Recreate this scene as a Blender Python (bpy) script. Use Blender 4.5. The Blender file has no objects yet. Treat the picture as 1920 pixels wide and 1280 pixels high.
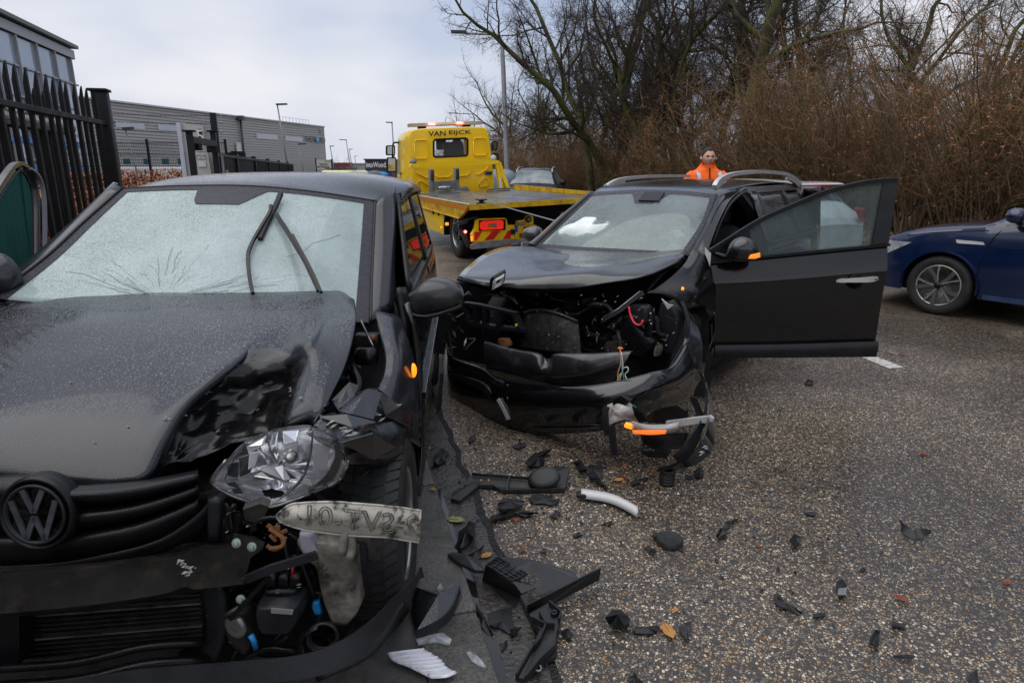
import bpy, bmesh, math, random
from mathutils import Vector as V, Matrix, noise as mnoise
R_ = math.radians
SC = bpy.context.scene
COL = SC.collection
# ---------------------------------------------------------------- camera
EYE, FPX, PITCH = 1.6, 1200.0, math.atan(322 / 1200)
cam = bpy.data.cameras.new('camera'); cam.sensor_width = 36; cam.lens = 36 * FPX / 1920
cam.clip_start = .05; cam.clip_end = 4000
co = bpy.data.objects.new('camera', cam); COL.objects.link(co)
co.location = (0, 0, EYE); co.rotation_euler = (math.pi / 2 - PITCH, 0, 0)
SC.camera = co
# ---------------------------------------------------------------- sky, sun, exposure
SUN_EL, SUN_AZ = 68, -110        # degrees; azimuth from +Y towards +X
w = bpy.data.worlds.new('World'); SC.world = w; w.use_nodes = True
nt = w.node_tree; nt.nodes.clear(); N = nt.nodes.new; LK = nt.links.new
out = N('ShaderNodeOutputWorld'); bg = N('ShaderNodeBackground'); bg.inputs[1].default_value = .1
sky = N('ShaderNodeTexSky'); sky.sky_type = 'NISHITA'; sky.sun_disc = False
sky.sun_elevation = R_(SUN_EL); sky.sun_rotation = R_(SUN_AZ); sky.dust_density = 3
tc = N('ShaderNodeTexCoord'); mp = N('ShaderNodeMapping'); mp.inputs['Scale'].default_value = (1, 1, 2.6)
mp.inputs['Location'].default_value = (.9, .4, .1)
n1 = N('ShaderNodeTexNoise'); n1.inputs['Scale'].default_value = 1.5; n1.inputs['Detail'].default_value = 4; n1.inputs['Roughness'].default_value = .5
cr = N('ShaderNodeValToRGB'); e = cr.color_ramp.elements
e[0].position = .40; e[0].color = (.35, .415, .55, 1); e[1].position = .60; e[1].color = (.655, .655, .69, 1)
sc10 = N('ShaderNodeVectorMath'); sc10.operation = 'SCALE'; sc10.inputs['Scale'].default_value = 9.6
mx = N('ShaderNodeMix'); mx.data_type = 'RGBA'; mx.inputs[0].default_value = .94
LK(tc.outputs['Generated'], mp.inputs[0]); LK(mp.outputs[0], n1.inputs['Vector']); LK(n1.outputs['Fac'], cr.inputs[0])
LK(cr.outputs[0], sc10.inputs[0]); LK(sky.outputs[0], mx.inputs[6]); LK(sc10.outputs[0], mx.inputs[7])
LK(mx.outputs[2], bg.inputs[0]); LK(bg.outputs[0], out.inputs[0])
sl = bpy.data.lights.new('sun', 'SUN'); sl.energy = 1.3; sl.angle = R_(80); sl.color = (1, .96, .9)
so = bpy.data.objects.new('sun', sl); COL.objects.link(so)
_d = V((math.sin(R_(SUN_AZ)) * math.cos(R_(SUN_EL)), math.cos(R_(SUN_AZ)) * math.cos(R_(SUN_EL)), math.sin(R_(SUN_EL))))
so.rotation_euler = _d.to_track_quat('Z', 'Y').to_euler(); so.location = _d * 60
SC.view_settings.view_transform = 'Standard'; SC.view_settings.look = 'None'; SC.view_settings.exposure = .5; SC.view_settings.gamma = 1
SC.view_settings.use_curve_mapping = False
SC.cycles.max_bounces = 8; SC.cycles.transparent_max_bounces = 16; SC.cycles.use_denoising = True
SC.cycles.glossy_bounces = 4; SC.cycles.transmission_bounces = 8; SC.cycles.caustics_reflective = False; SC.cycles.caustics_refractive = False
# ---------------------------------------------------------------- places
_c, _s = math.cos(PITCH), math.sin(PITCH)
def ray(px, py):
    a = (px - 960) / FPX; b = -(py - 640) / FPX
    return V((a, _c + b * _s, -_s + b * _c))
CAMP = V((0, 0, EYE))
def aty(px, py, y): r = ray(px, py); return CAMP + r * (y / r.y)
def atz(px, py, z=0.0): r = ray(px, py); return CAMP + r * ((z - EYE) / r.z)
def atp(px, py, p, n): r = ray(px, py); return CAMP + r * ((V(p) - CAMP).dot(n) / r.dot(n))
TH = R_(15.3); RU = V((-math.sin(TH), math.cos(TH), 0)); RN = V((math.cos(TH), math.sin(TH), 0)); RO = V((-.05, 1.71, 0))
def road(s, t, z=0.0): return RO + RU * s + RN * t + V((0, 0, z))   # metres along the road, metres right of the kerb
class Frame:                                                          # a car: nose point, yaw; lateral a, rearward b, height z
    def __init__(f, x, y, yaw):
        t = R_(yaw); f.o = V((x, y, 0)); f.lat = V((math.cos(t), -math.sin(t), 0)); f.rear = V((math.sin(t), math.cos(t), 0)); f.yaw = yaw
    def __call__(f, a, b, z): return f.o + f.lat * a + f.rear * b + V((0, 0, z))
    def A(f, px, py, a): return atp(px, py, f.o + f.lat * a, f.lat)
    def B(f, px, py, b): return atp(px, py, f.o + f.rear * b, f.rear)
    def loc(f, p): q = p - f.o; return (q.dot(f.lat), q.dot(f.rear), q.z)
# ---------------------------------------------------------------- materials
MATS = {}
def mat(name, col, rough=.5, metal=0., var=.12, vs=6., bump=0., bs=60., coat=0., emit=None, est=0., rvar=.1, spec=.4, dirt=None, ds=3., dlo=.5, dhi=.7, alpha=1., trans=0.):
    m = bpy.data.materials.new(name); m.use_nodes = True; t = m.node_tree; n = t.nodes; l = t.links
    b = n['Principled BSDF']; MATS[name] = m
    tc = n.new('ShaderNodeTexCoord')
    nz = n.new('ShaderNodeTexNoise'); nz.inputs['Scale'].default_value = vs; nz.inputs['Detail'].default_value = 5; nz.inputs['Roughness'].default_value = .6
    l.new(tc.outputs['Object'], nz.inputs['Vector'])
    c = V(col[:3])
    r = n.new('ShaderNodeValToRGB'); r.color_ramp.elements[0].position = .3; r.color_ramp.elements[1].position = .7
    r.color_ramp.elements[0].color = (*(c * (1 - var)), 1); r.color_ramp.elements[1].color = (*[min(1, q) for q in c * (1 + var)], 1)
    l.new(nz.outputs['Fac'], r.inputs[0]); cur = r.outputs[0]
    if dirt:
        dz = n.new('ShaderNodeTexNoise'); dz.inputs['Scale'].default_value = ds; dz.inputs['Detail'].default_value = 8; dz.inputs['Roughness'].default_value = .68
        l.new(tc.outputs['Object'], dz.inputs['Vector'])
        dr = n.new('ShaderNodeValToRGB'); dr.color_ramp.elements[0].position = dlo; dr.color_ramp.elements[1].position = dhi
        l.new(dz.outputs['Fac'], dr.inputs[0])
        mx = n.new('ShaderNodeMix'); mx.data_type = 'RGBA'; l.new(dr.outputs[0], mx.inputs[0]); l.new(cur, mx.inputs[6]); mx.inputs[7].default_value = (*dirt, 1)
        cur = mx.outputs[2]
    l.new(cur, b.inputs['Base Color'])
    rr = n.new('ShaderNodeMapRange'); rr.inputs[1].default_value = .3; rr.inputs[2].default_value = .7
    rr.inputs[3].default_value = max(.02, rough - rvar); rr.inputs[4].default_value = min(1, rough + rvar)
    l.new(nz.outputs['Fac'], rr.inputs[0]); l.new(rr.outputs[0], b.inputs['Roughness'])
    b.inputs['Metallic'].default_value = metal; b.inputs['Coat Weight'].default_value = coat; b.inputs['Coat Roughness'].default_value = .06
    b.inputs['Specular IOR Level'].default_value = spec; b.inputs['Alpha'].default_value = alpha; b.inputs['Transmission Weight'].default_value = trans
    if emit: b.inputs['Emission Color'].default_value = (*emit, 1); b.inputs['Emission Strength'].default_value = est
    if bump:
        bz = n.new('ShaderNodeTexNoise'); bz.inputs['Scale'].default_value = bs; bz.inputs['Detail'].default_value = 4
        l.new(tc.outputs['Object'], bz.inputs['Vector'])
        bp = n.new('ShaderNodeBump'); bp.inputs['Strength'].default_value = bump; bp.inputs['Distance'].default_value = .01
        l.new(bz.outputs['Fac'], bp.inputs['Height']); l.new(bp.outputs[0], b.inputs['Normal'])
    return m
# ---------------------------------------------------------------- mesh tools
def setp(o, label=None, cat=None, group=None, kind=None):
    if label: o['label'] = label
    if cat: o['category'] = cat
    if group: o['group'] = group
    if kind: o['kind'] = kind
    return o
def empty(name, loc, label, cat, group=None, rz=0.):
    o = bpy.data.objects.new(name, None); COL.objects.link(o); o.location = loc; o.rotation_euler = (0, 0, rz); o.empty_display_size = .1
    return setp(o, label, cat, group)
def link(name, me, mats, parent=None, smooth=True, label=None, cat=None, group=None, kind=None, ang=None, world=True):
    for m in (mats if isinstance(mats, (list, tuple)) else [mats]): me.materials.append(m)
    if smooth:
        me.polygons.foreach_set('use_smooth', [True] * len(me.polygons))
        if ang: me.set_sharp_from_angle(angle=R_(ang))
    me.update()
    o = bpy.data.objects.new(name, me); COL.objects.link(o)
    if parent:
        o.parent = parent
        if world:
            M = Matrix.Identity(4); p = parent
            while p: M = p.matrix_basis @ M; p = p.parent      # parents hold plain transforms only
            o.matrix_basis = M.inverted()
    return setp(o, label, cat, group, kind)
class MB:
    def __init__(s): s.v = []; s.f = []; s.m = []; s.mi = 0
    def add(s, vs, fs):
        o = len(s.v); s.v += [tuple(p) for p in vs]; s.f += [tuple(i + o for i in q) for q in fs]; s.m += [s.mi] * len(fs); return s
    def box(s, c, d, M=None, bev=0.):
        x, y, z = d[0] / 2, d[1] / 2, d[2] / 2
        if bev > 0:
            b = min(bev, x * .9, y * .9, z * .9); bm = bmesh.new(); bmesh.ops.create_cube(bm, size=1)
            for q in bm.verts: q.co = V((q.co.x * d[0], q.co.y * d[1], q.co.z * d[2]))
            bmesh.ops.bevel(bm, geom=bm.edges[:], offset=b, segments=2, affect='EDGES', profile=.5)
            bm.verts.index_update(); vs = [q.co.copy() for q in bm.verts]; fs = [[q.index for q in f.verts] for f in bm.faces]; bm.free()
        else:
            vs = [V((i * x, j * y, k * z)) for i in (-1, 1) for j in (-1, 1) for k in (-1, 1)]
            fs = [(0, 1, 3, 2), (4, 6, 7, 5), (0, 4, 5, 1), (2, 3, 7, 6), (0, 2, 6, 4), (1, 5, 7, 3)]
        if M is not None: vs = [M @ q for q in vs]
        return s.add([q + V(c) for q in vs], fs)
    def tube(s, pts, r, n=8, caps=True, r2=None, smoothp=0):
        pts = [V(p) for p in pts]
        if smoothp: pts = crv(pts, smoothp)
        k = len(pts); vs = []; ref = None
        for i, p in enumerate(pts):
            d = (pts[min(i + 1, k - 1)] - pts[max(i - 1, 0)])
            d = d.normalized() if d.length > 1e-9 else V((0, 0, 1))
            if ref is None: ref = d.orthogonal().normalized()
            ref = (ref - d * ref.dot(d)); ref = ref.normalized() if ref.length > 1e-6 else d.orthogonal().normalized()
            q = d.cross(ref); rr = r[i * len(r) // k] if isinstance(r, (list, tuple)) else (r if r2 is None else r + (r2 - r) * i / max(1, k - 1))
            vs += [p + (ref * math.cos(a) + q * math.sin(a)) * rr for a in [2 * math.pi * j / n for j in range(n)]]
        fs = [(i * n + j, i * n + (j + 1) % n, (i + 1) * n + (j + 1) % n, (i + 1) * n + j) for i in range(k - 1) for j in range(n)]
        if caps: fs += [tuple(range(n))[::-1], tuple((k - 1) * n + j for j in range(n))]
        return s.add(vs, fs)
    def strip(s, pts, wdir, w, th):                                   # a flat bar swept along pts
        pts = [V(p) for p in pts]; k = len(pts); vs = []
        for i, p in enumerate(pts):
            d = (pts[min(i + 1, k - 1)] - pts[max(i - 1, 0)]).normalized(); a = V(wdir); a = (a - d * a.dot(d)).normalized(); b = d.cross(a)
            ww = w[i] if isinstance(w, (list, tuple)) else w
            vs += [p + a * ww / 2 + b * th / 2, p - a * ww / 2 + b * th / 2, p - a * ww / 2 - b * th / 2, p + a * ww / 2 - b * th / 2]
        fs = [(i * 4 + j, i * 4 + (j + 1) % 4, i * 4 + 4 + (j + 1) % 4, i * 4 + 4 + j) for i in range(k - 1) for j in range(4)] + [(3, 2, 1, 0), tuple((k - 1) * 4 + j for j in range(4))]
        return s.add(vs, fs)
    def prism(s, poly, ext, bev=0.):                                  # planar polygon extruded by vector ext
        poly = [V(p) for p in poly]; e = V(ext); n = len(poly)
        vs = poly + [p + e for p in poly]
        return s.add(vs, [tuple(range(n))[::-1], tuple(range(n, 2 * n))] + [(i, (i + 1) % n, n + (i + 1) % n, n + i) for i in range(n)])
    def lathe(s, prof, c, axis, n=32, closed=False):                  # prof: (radius, along axis)
        a = V(axis).normalized(); u = a.orthogonal().normalized(); w_ = a.cross(u); k = len(prof); vs = []
        for (r, h) in prof: vs += [V(c) + a * h + (u * math.cos(t) + w_ * math.sin(t)) * r for t in [2 * math.pi * j / n for j in range(n)]]
        fs = [(i * n + j, i * n + (j + 1) % n, ((i + 1) % k) * n + (j + 1) % n, ((i + 1) % k) * n + j) for i in range(k if closed else k - 1) for j in range(n)]
        if not closed:
            if prof[0][0] > 1e-6: fs.append(tuple(range(n))[::-1])
            if prof[-1][0] > 1e-6: fs.append(tuple((k - 1) * n + j for j in range(n)))
        return s.add(vs, fs)
    def grid(s, rows, th=0., wrap=False):
        n, m = len(rows), len(rows[0]); P = [V(p) for r in rows for p in r]; fs = []
        q = lambda i, j: i * m + j % m
        for i in range(n - 1):
            for j in range(m if wrap else m - 1): fs.append((q(i, j), q(i, j + 1), q(i + 1, j + 1), q(i + 1, j)))
        if not th: return s.add(P, fs)
        nr = [V((0, 0, 0)) for _ in P]
        for f in fs:
            fn = (P[f[2]] - P[f[0]]).cross(P[f[3]] - P[f[1]])
            for i in f: nr[i] += fn
        k = len(P); P2 = [p - (nr[i].normalized() if nr[i].length > 1e-12 else V((0, 0, 1))) * th for i, p in enumerate(P)]
        rim = [q(0, j) for j in range(m)] + [q(i, m - 1) for i in range(1, n)] + [q(n - 1, j) for j in range(m - 2, -1, -1)] + [q(i, 0) for i in range(n - 2, 0, -1)]
        f2 = [tuple(i + k for i in f[::-1]) for f in fs] + [(rim[i], rim[(i + 1) % len(rim)] , rim[(i + 1) % len(rim)] + k, rim[i] + k)[::-1] for i in range(len(rim))]
        return s.add(P + P2, fs + f2)
    def tri(s, pts): return s.add(pts, [tuple(range(len(pts)))])
    def mesh(s, name):
        me = bpy.data.meshes.new(name); me.from_pydata(s.v, [], s.f)
        if any(s.m): me.polygons.foreach_set('material_index', s.m)
        me.validate(); return me
    def build(s, name, m, parent=None, **k): return link(name, s.mesh(name), m, parent, **k)
def cat1(p0, p1, p2, p3, t):
    return p1 * 1. + (p2 - p0) * (.5 * t) + (p0 * 2 - p1 * 5 + p2 * 4 - p3) * (.5 * t * t) + (p1 * 3 - p0 - p2 * 3 + p3) * (.5 * t * t * t)
def crv(pts, k, lin=False):                                           # Catmull-Rom through points, k steps each span
    pts = [V(p) for p in pts]; n = len(pts); o = []
    for i in range(n - 1):
        a, b = pts[i], pts[i + 1]; p = pts[i - 1] if i else a * 2 - b; q = pts[i + 2] if i + 2 < n else b * 2 - a
        for j in range(k): t = j / k; o.append(a.lerp(b, t) if lin else cat1(p, a, b, q, t))
    return o + [pts[-1]]
def surf(rows, ku=4, kv=4, lin=False):                                # rows of control points to a fine grid
    r1 = [crv(r, ku, lin) for r in rows]
    return list(map(list, zip(*[crv(c, kv, lin) for c in zip(*r1)])))
def rough(rows, amp, sc, seed=0, dirn=None, edge=True):                # dents
    o = []
    for i, r in enumerate(rows):
        q = []
        for j, p in enumerate(r):
            s_ = p * sc + V((seed * 7.3, seed * 3.1, seed))
            q.append(p + (V(dirn) * mnoise.noise(s_) * amp if dirn else mnoise.noise_vector(s_) * amp))
        o.append(q)
    return o
def fold(p, amp, sc, seed=0):                                         # sharp creases: ridged noise
    s_ = p * sc + V((seed * 5.7, seed * 1.3, -seed)); return (1 - abs(mnoise.noise(s_)) * 2.4) * amp
def copy_tree(o, parent=None):
    c = o.copy(); COL.objects.link(c); c.parent = parent
    for ch in o.children: copy_tree(ch, c)
    return c
def text(name, s, m, parent, o, xd, zd, h, w=None, ext=.004, bold=0.):      # lettering lying in the plane xd / zd, centre o
    cu = bpy.data.curves.new(name, 'FONT'); cu.body = s; cu.align_x = 'CENTER'; cu.align_y = 'CENTER'; cu.size = 1; cu.extrude = 0; cu.offset = bold; cu.resolution_u = 3
    t = bpy.data.objects.new(name, cu); COL.objects.link(t)
    dg = bpy.context.evaluated_depsgraph_get(); me = bpy.data.meshes.new_from_object(t.evaluated_get(dg)); bpy.data.objects.remove(t)
    xs = [v.co.x for v in me.vertices]; ys = [v.co.y for v in me.vertices]
    cx, cy = (min(xs) + max(xs)) / 2, (min(ys) + max(ys)) / 2; sy = h / (max(ys) - min(ys)); sx = (w / (max(xs) - min(xs))) if w else sy
    xd, zd = V(xd).normalized(), V(zd).normalized(); nn = xd.cross(zd)
    for v in me.vertices: v.co = V(o) + xd * (v.co.x - cx) * sx + zd * (v.co.y - cy) * sy + nn * ext
    return link(name, me, m, parent, smooth=False)
rnd = random.Random(7)
# ================================================================ materials of the ground
def road_mat():
    m = bpy.data.materials.new('exposed_aggregate'); m.use_nodes = True; t = m.node_tree; n = t.nodes; l = t.links; b = n['Principled BSDF']
    tc = n.new('ShaderNodeTexCoord')
    wz = n.new('ShaderNodeTexNoise'); wz.inputs['Scale'].default_value = 60; wz.inputs['Detail'].default_value = 2
    ad = n.new('ShaderNodeMix'); ad.data_type = 'RGBA'; ad.blend_type = 'LINEAR_LIGHT'; ad.inputs[0].default_value = .006
    l.new(tc.outputs['Object'], wz.inputs['Vector']); l.new(tc.outputs['Object'], ad.inputs[6]); l.new(wz.outputs['Color'], ad.inputs[7])
    vo = n.new('ShaderNodeTexVoronoi'); vo.inputs['Scale'].default_value = 92; vo.inputs['Randomness'].default_value = 1; l.new(ad.outputs[2], vo.inputs['Vector'])
    ve = n.new('ShaderNodeTexVoronoi'); ve.feature = 'DISTANCE_TO_EDGE'; ve.inputs['Scale'].default_value = 92; l.new(ad.outputs[2], ve.inputs['Vector'])
    sp = n.new('ShaderNodeSeparateColor'); l.new(vo.outputs['Color'], sp.inputs[0])
    rp = n.new('ShaderNodeValToRGB'); rp.color_ramp.interpolation = 'CONSTANT'; E = rp.color_ramp.elements
    cols = [(0, (.06, .05, .04)), (.16, (.13, .108, .08)), (.36, (.20, .152, .10)), (.54, (.28, .22, .15)), (.68, (.15, .13, .11)), (.78, (.44, .36, .26)), (.88, (.30, .155, .06)), (.955, (.50, .44, .36))]
    E[0].position = 0; E[0].color = (*cols[0][1], 1); E[1].position = cols[1][0]; E[1].color = (*cols[1][1], 1)
    for p, c in cols[2:]: q = E.new(p); q.color = (*c, 1)
    l.new(sp.outputs[0], rp.inputs[0])
    st = n.new('ShaderNodeMapRange'); st.inputs[1].default_value = .05; st.inputs[2].default_value = .17; l.new(ve.outputs[0], st.inputs[0])
    # some cells are binder only
    bi = n.new('ShaderNodeMath'); bi.operation = 'GREATER_THAN'; bi.inputs[1].default_value = .17; l.new(sp.outputs[1], bi.inputs[0])
    mu = n.new('ShaderNodeMath'); mu.operation = 'MULTIPLY'; l.new(st.outputs[0], mu.inputs[0]); l.new(bi.outputs[0], mu.inputs[1])
    mx = n.new('ShaderNodeMix'); mx.data_type = 'RGBA'; mx.inputs[6].default_value = (.032, .028, .025, 1); l.new(mu.outputs[0], mx.inputs[0]); l.new(rp.outputs[0], mx.inputs[7])
    # damp and dry areas
    wn = n.new('ShaderNodeTexNoise'); wn.inputs['Scale'].default_value = .55; wn.inputs['Detail'].default_value = 6; wn.inputs['Roughness'].default_value = .6; l.new(tc.outputs['Object'], wn.inputs['Vector'])
    wr = n.new('ShaderNodeMapRange'); wr.inputs[1].default_value = .38; wr.inputs[2].default_value = .62; wr.inputs[3].default_value = .8; wr.inputs[4].default_value = 1.6; l.new(wn.outputs['Fac'], wr.inputs[0])
    dk = n.new('ShaderNodeVectorMath'); dk.operation = 'SCALE'; l.new(mx.outputs[2], dk.inputs[0]); l.new(wr.outputs[0], dk.inputs['Scale'])
    l.new(dk.outputs[0], b.inputs['Base Color'])
    ro = n.new('ShaderNodeMapRange'); ro.inputs[1].default_value = .4; ro.inputs[2].default_value = .62; ro.inputs[3].default_value = .27; ro.inputs[4].default_value = .5; l.new(wn.outputs['Fac'], ro.inputs[0]); l.new(ro.outputs[0], b.inputs['Roughness'])
    b.inputs['Specular IOR Level'].default_value = .6
    hz = n.new('ShaderNodeMath'); hz.operation = 'MULTIPLY'; l.new(mu.outputs[0], hz.inputs[0]); l.new(sp.outputs[2], hz.inputs[1])
    bp = n.new('ShaderNodeBump'); bp.inputs['Strength'].default_value = .75; bp.inputs['Distance'].default_value = .005; l.new(hz.outputs[0], bp.inputs['Height']); l.new(bp.outputs[0], b.inputs['Normal'])
    return m
M_road = road_mat()
M_kerb = mat('kerb_concrete', (.10, .095, .088), .45, var=.5, vs=90, bump=.5, bs=160, dirt=(.03, .034, .02), ds=5, dlo=.48, dhi=.75, rvar=.14)
M_gutter = mat('wet_gutter_concrete', (.045, .04, .034), .3, var=.5, vs=11, bump=.7, bs=55, rvar=.18, spec=.6)
M_joint = mat('road_joint', (.01, .01, .009), .3, bump=.8, bs=90)
M_pave = mat('dark_pavement', (.07, .068, .065), .5, var=.3, vs=20, bump=.5, bs=180)
M_far = mat('far_ground', (.10, .095, .085), .8, var=.3, vs=.2)
M_soil = mat('leaf_litter', (.10, .052, .026), .85, var=.6, vs=14, bump=1., bs=25, dirt=(.03, .022, .014), ds=1.2, dlo=.45, dhi=.65)
M_grassbed = mat('grass_bed', (.05, .065, .02), .9, var=.5, vs=9, bump=.8, bs=30)
M_paint = mat('road_paint', (.62, .61, .58), .5, var=.15, vs=30, dirt=(.2, .19, .17), ds=26, dlo=.52, dhi=.62)
def rsheet(name, s0, s1, t0, t1, z, m, kind='structure', parent=None, n=2):
    b = MB(); b.grid([[road(s0 + (s1 - s0) * i / n, t, z) for t in (t0, t1)] for i in range(n + 1)])
    b.f = [f[::-1] for f in b.f]
    return b.build(name, m, parent, smooth=False, kind=kind)
b = MB(); S = 1500; b.add([(-S, -S, -.03), (S, -S, -.03), (S, S, -.03), (-S, S, -.03)], [(0, 1, 2, 3)]); b.build('ground', M_far, smooth=False, kind='structure')
RW = 8.15
rsheet('road', -14, 160, .10, RW, 0, M_road)
# ---------------------------------------------------------------- gutter, kerb, pavement on the near side
b = MB(); rows = []
for i in range(161):
    s = -4 + i * .125; w_ = .19 + .03 * mnoise.noise(V((s * 1.7, 3, 0))) + .02 * mnoise.noise(V((s * 6, 9, 0)))
    rows.append([road(s, -.02, .003), road(s, .10, .0035), road(s, w_, .0045)])
b.grid(rows); b.f = [f[::-1] for f in b.f]; b.build('gutter', M_gutter, smooth=True, kind='structure')
b = MB(); rows = []
for i in range(241):
    s = -3 + i * .05; w_ = .195 + .035 * mnoise.noise(V((s * 1.7, 3, 0))) + .02 * mnoise.noise(V((s * 6, 9, 0))); q = .014 + .014 * abs(mnoise.noise(V((s * 9, 2, 5))))
    rows.append([road(s, w_ - q, .008), road(s, w_ + q, .008)])
b.grid(rows); b.f = [f[::-1] for f in b.f]; b.build('gutter_joint', M_joint, smooth=True, kind='structure')
KZ = .055
kerb = bpy.data.objects.new('kerb', None); COL.objects.link(kerb); kerb['kind'] = 'structure'
def kerb_stone(s0, s1, t0, t1, z, name='kerb_stone'):
    b = MB(); c = (s0 + s1) / 2
    M = Matrix.Rotation(TH, 3, 'Z')
    b.box(road(c, (t0 + t1) / 2, z / 2 - .06), (t1 - t0, s1 - s0 - .006, z + .12), M=M, bev=.012)
    return b.build(name, M_kerb, kerb, ang=40)
for i in range(-4, 24): kerb_stone(i * 1.0 + .30, i * 1.0 + 1.30, -.22 + rnd.uniform(-.003, .003), rnd.uniform(-.003, .003), KZ + rnd.uniform(-.003, .003))
rsheet('pavement', -12, 40, -2.6, -.222, KZ - .006, M_pave)
b = MB(); b.grid([[road(s, t, .02) for t in (-90, -2.6)] for s in (-20, 10, 150)]); b.f = [f[::-1] for f in b.f]; b.build('yard_ground', M_pave, smooth=False, kind='structure')
# far kerb, verge and wood floor
kerb2 = bpy.data.objects.new('far_kerb', None); COL.objects.link(kerb2); kerb2['kind'] = 'structure'
kerb_, kerb = kerb, kerb2
for i in range(0, 40): kerb_stone(i * 1.0 + 2, i * 1.0 + 3, RW, RW + .16, .12)
kerb = kerb_
b = MB(); rows = []
for i in range(61):
    s = -10 + i * 2.2; rows.append([road(s, t, .10 + .05 * mnoise.noise(V((s * .4, t * .5, 0))) + (t - RW) * .03) for t in (RW + .165, RW + .7, RW + 1.3, RW + 2, RW + 3)])
b.grid(rows); b.f = [f[::-1] for f in b.f]; b.build('grass_verge', M_grassbed, kind='structure')
b = MB(); rows = []
for i in range(61):
    s = -10 + i * 2.2; rows.append([road(s, t, .13 + .12 * mnoise.noise(V((s * .3, t * .3, 2))) + min(t - RW, 6) * .03) for t in (RW + 2.0, RW + 2.4, RW + 3, RW + 5, RW + 8, RW + 12, RW + 18, RW + 30, RW + 60)])
b.grid(rows); b.f = [f[::-1] for f in b.f]; b.build('forest_floor', M_soil, kind='structure')
# lane dash in the middle of the road
for i, (s0, s1) in enumerate(((3.35, 4.42), (-3.2, -2.1), (10.4, 11.5), (16.5, 17.6), (22, 23.1))):
    if i == 0:
        b = MB(); P = [atz(1603, 664, .004), atz(1632, 664, .004), atz(1694, 688, .004), atz(1668, 691, .004)]; b.add(P, [(3, 2, 1, 0)]); o = b.build('lane_marking', M_paint, smooth=False, kind='structure')
    else: rsheet('lane_marking', s0, s1, 3.95, 4.06, .004, M_paint)
# grass blades on the verge (stuff) and fallen leaves under the shrubs (stuff)
M_grass = mat('grass', (.11, .16, .03), .6, var=.5, vs=4); M_grass2 = mat('dry_grass', (.16, .14, .05), .7, var=.3)
b = MB(); g = random.Random(3)
for i in range(26000):
    s = 4 + 16 * g.random() ** 1.2; t = RW + .18 + 1.9 * g.random()
    if mnoise.noise(V((s * 1.3, t * 1.3, 4))) < -.25: continue
    p = road(s, t, .10 + .05 * mnoise.noise(V((s * .4, t * .5, 0))) + (t - RW) * .03 - .01); a = g.random() * 6.28; h = g.uniform(.05, .14)
    d = V((math.cos(a), math.sin(a), 0)) * .006; k = V((g.uniform(-1, 1), g.uniform(-1, 1), 0)) * h * .5
    b.mi = 1 if g.random() < .2 else 0
    b.add([p - d, p + d, p + k + V((0, 0, h))], [(0, 1, 2)])
b.build('verge_grass', [M_grass, M_grass2], smooth=False, kind='stuff', label='short green grass on the verge behind the kerb', cat='grass')
M_leafs = [mat('leaf_brown', (.19, .085, .03), .7, var=.4, vs=30), mat('leaf_tan', (.33, .19, .08), .7, var=.3, vs=30), mat('leaf_dark', (.07, .035, .018), .7)]
b = MB()
for i in range(9000):
    s = 2 + 24 * g.random() ** 1.3; t = RW + 1.2 + 6 * g.random() ** 1.5
    p = road(s, t, .17 + .1 * g.random() + min(t - RW, 6) * .03); q = g.uniform(.03, .06); a = V((g.uniform(-1, 1), g.uniform(-1, 1), g.uniform(-.5, .5))).normalized(); c = a.orthogonal().normalized()
    b.mi = g.choice((0, 0, 1, 2)); b.add([p - a * q, p + c * q * .5, p + a * q, p - c * q * .5], [(0, 1, 2, 3)])
b.build('fallen_leaves', M_leafs, smooth=False, kind='stuff', label='carpet of brown fallen leaves under the roadside shrubs', cat='leaves')
# ================================================================ buildings and fences on the left
M_clad = mat('grey_cladding', (.46, .44, .415), .6, var=.06, vs=.3, metal=.1)
M_trim = mat('white_trim', (.5, .5, .51), .5, var=.06, vs=1)
M_strip = mat('window_strip', (.55, .56, .60), .3, var=.06, vs=.5)
M_pane = mat('office_glass', (.34, .38, .43), .08, var=.2, vs=.12, metal=.2, spec=.8)
M_mull = mat('grey_mullion', (.36, .36, .37), .45)
M_black = mat('black_powder_coat', (.005, .005, .006), .5, spec=.25, var=.3, vs=9, bump=.1, bs=200)
M_steel = mat('galvanised_steel', (.3, .31, .32), .45, metal=.7, var=.2, vs=3)
M_dksteel = mat('dark_steel', (.06, .062, .066), .45, metal=.5)
M_white = mat('white_panel', (.62, .61, .59), .5, var=.08, vs=3)
M_ink = mat('black_lettering', (.012, .012, .014), .5); M_inkw = mat('white_lettering', (.75, .75, .74), .5); M_blue = mat('blue_panel', (.02, .2, .5), .45)
# warehouse: long clad wall from A to B
A, B = V((-62, 45, 0)), V((-38.8, 139, 0)); d = (B - A).normalized(); nrm = V((d.y, -d.x, 0)); L = (B - A).length; HW = 10.05
wh = empty('warehouse', A.lerp(B, .5), 'long warehouse clad in ribbed grey metal with narrow window strips', 'building')
b = MB(); rows = []; nz = 24
for k in range(nz):
    z0 = HW * k / nz; z1 = HW * (k + .58) / nz; z2 = HW * (k + .60) / nz
    for z, o_ in ((z0, 0), (z1, 0), (z2, -.14), (HW * (k + .97) / nz, -.14)): rows.append([A + nrm * o_ + V((0, 0, z)), B + nrm * o_ + V((0, 0, z))])
b.grid(rows); C2 = B - nrm * 60; b.grid([[B, C2], [B + V((0, 0, HW)), C2 + V((0, 0, HW))]]); A2 = A - nrm * 60
b.add([A + V((0, 0, HW)), B + V((0, 0, HW)), C2 + V((0, 0, HW)), A2 + V((0, 0, HW))], [(0, 1, 2, 3)])
b.build('wall', M_clad, wh, smooth=False)
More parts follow.
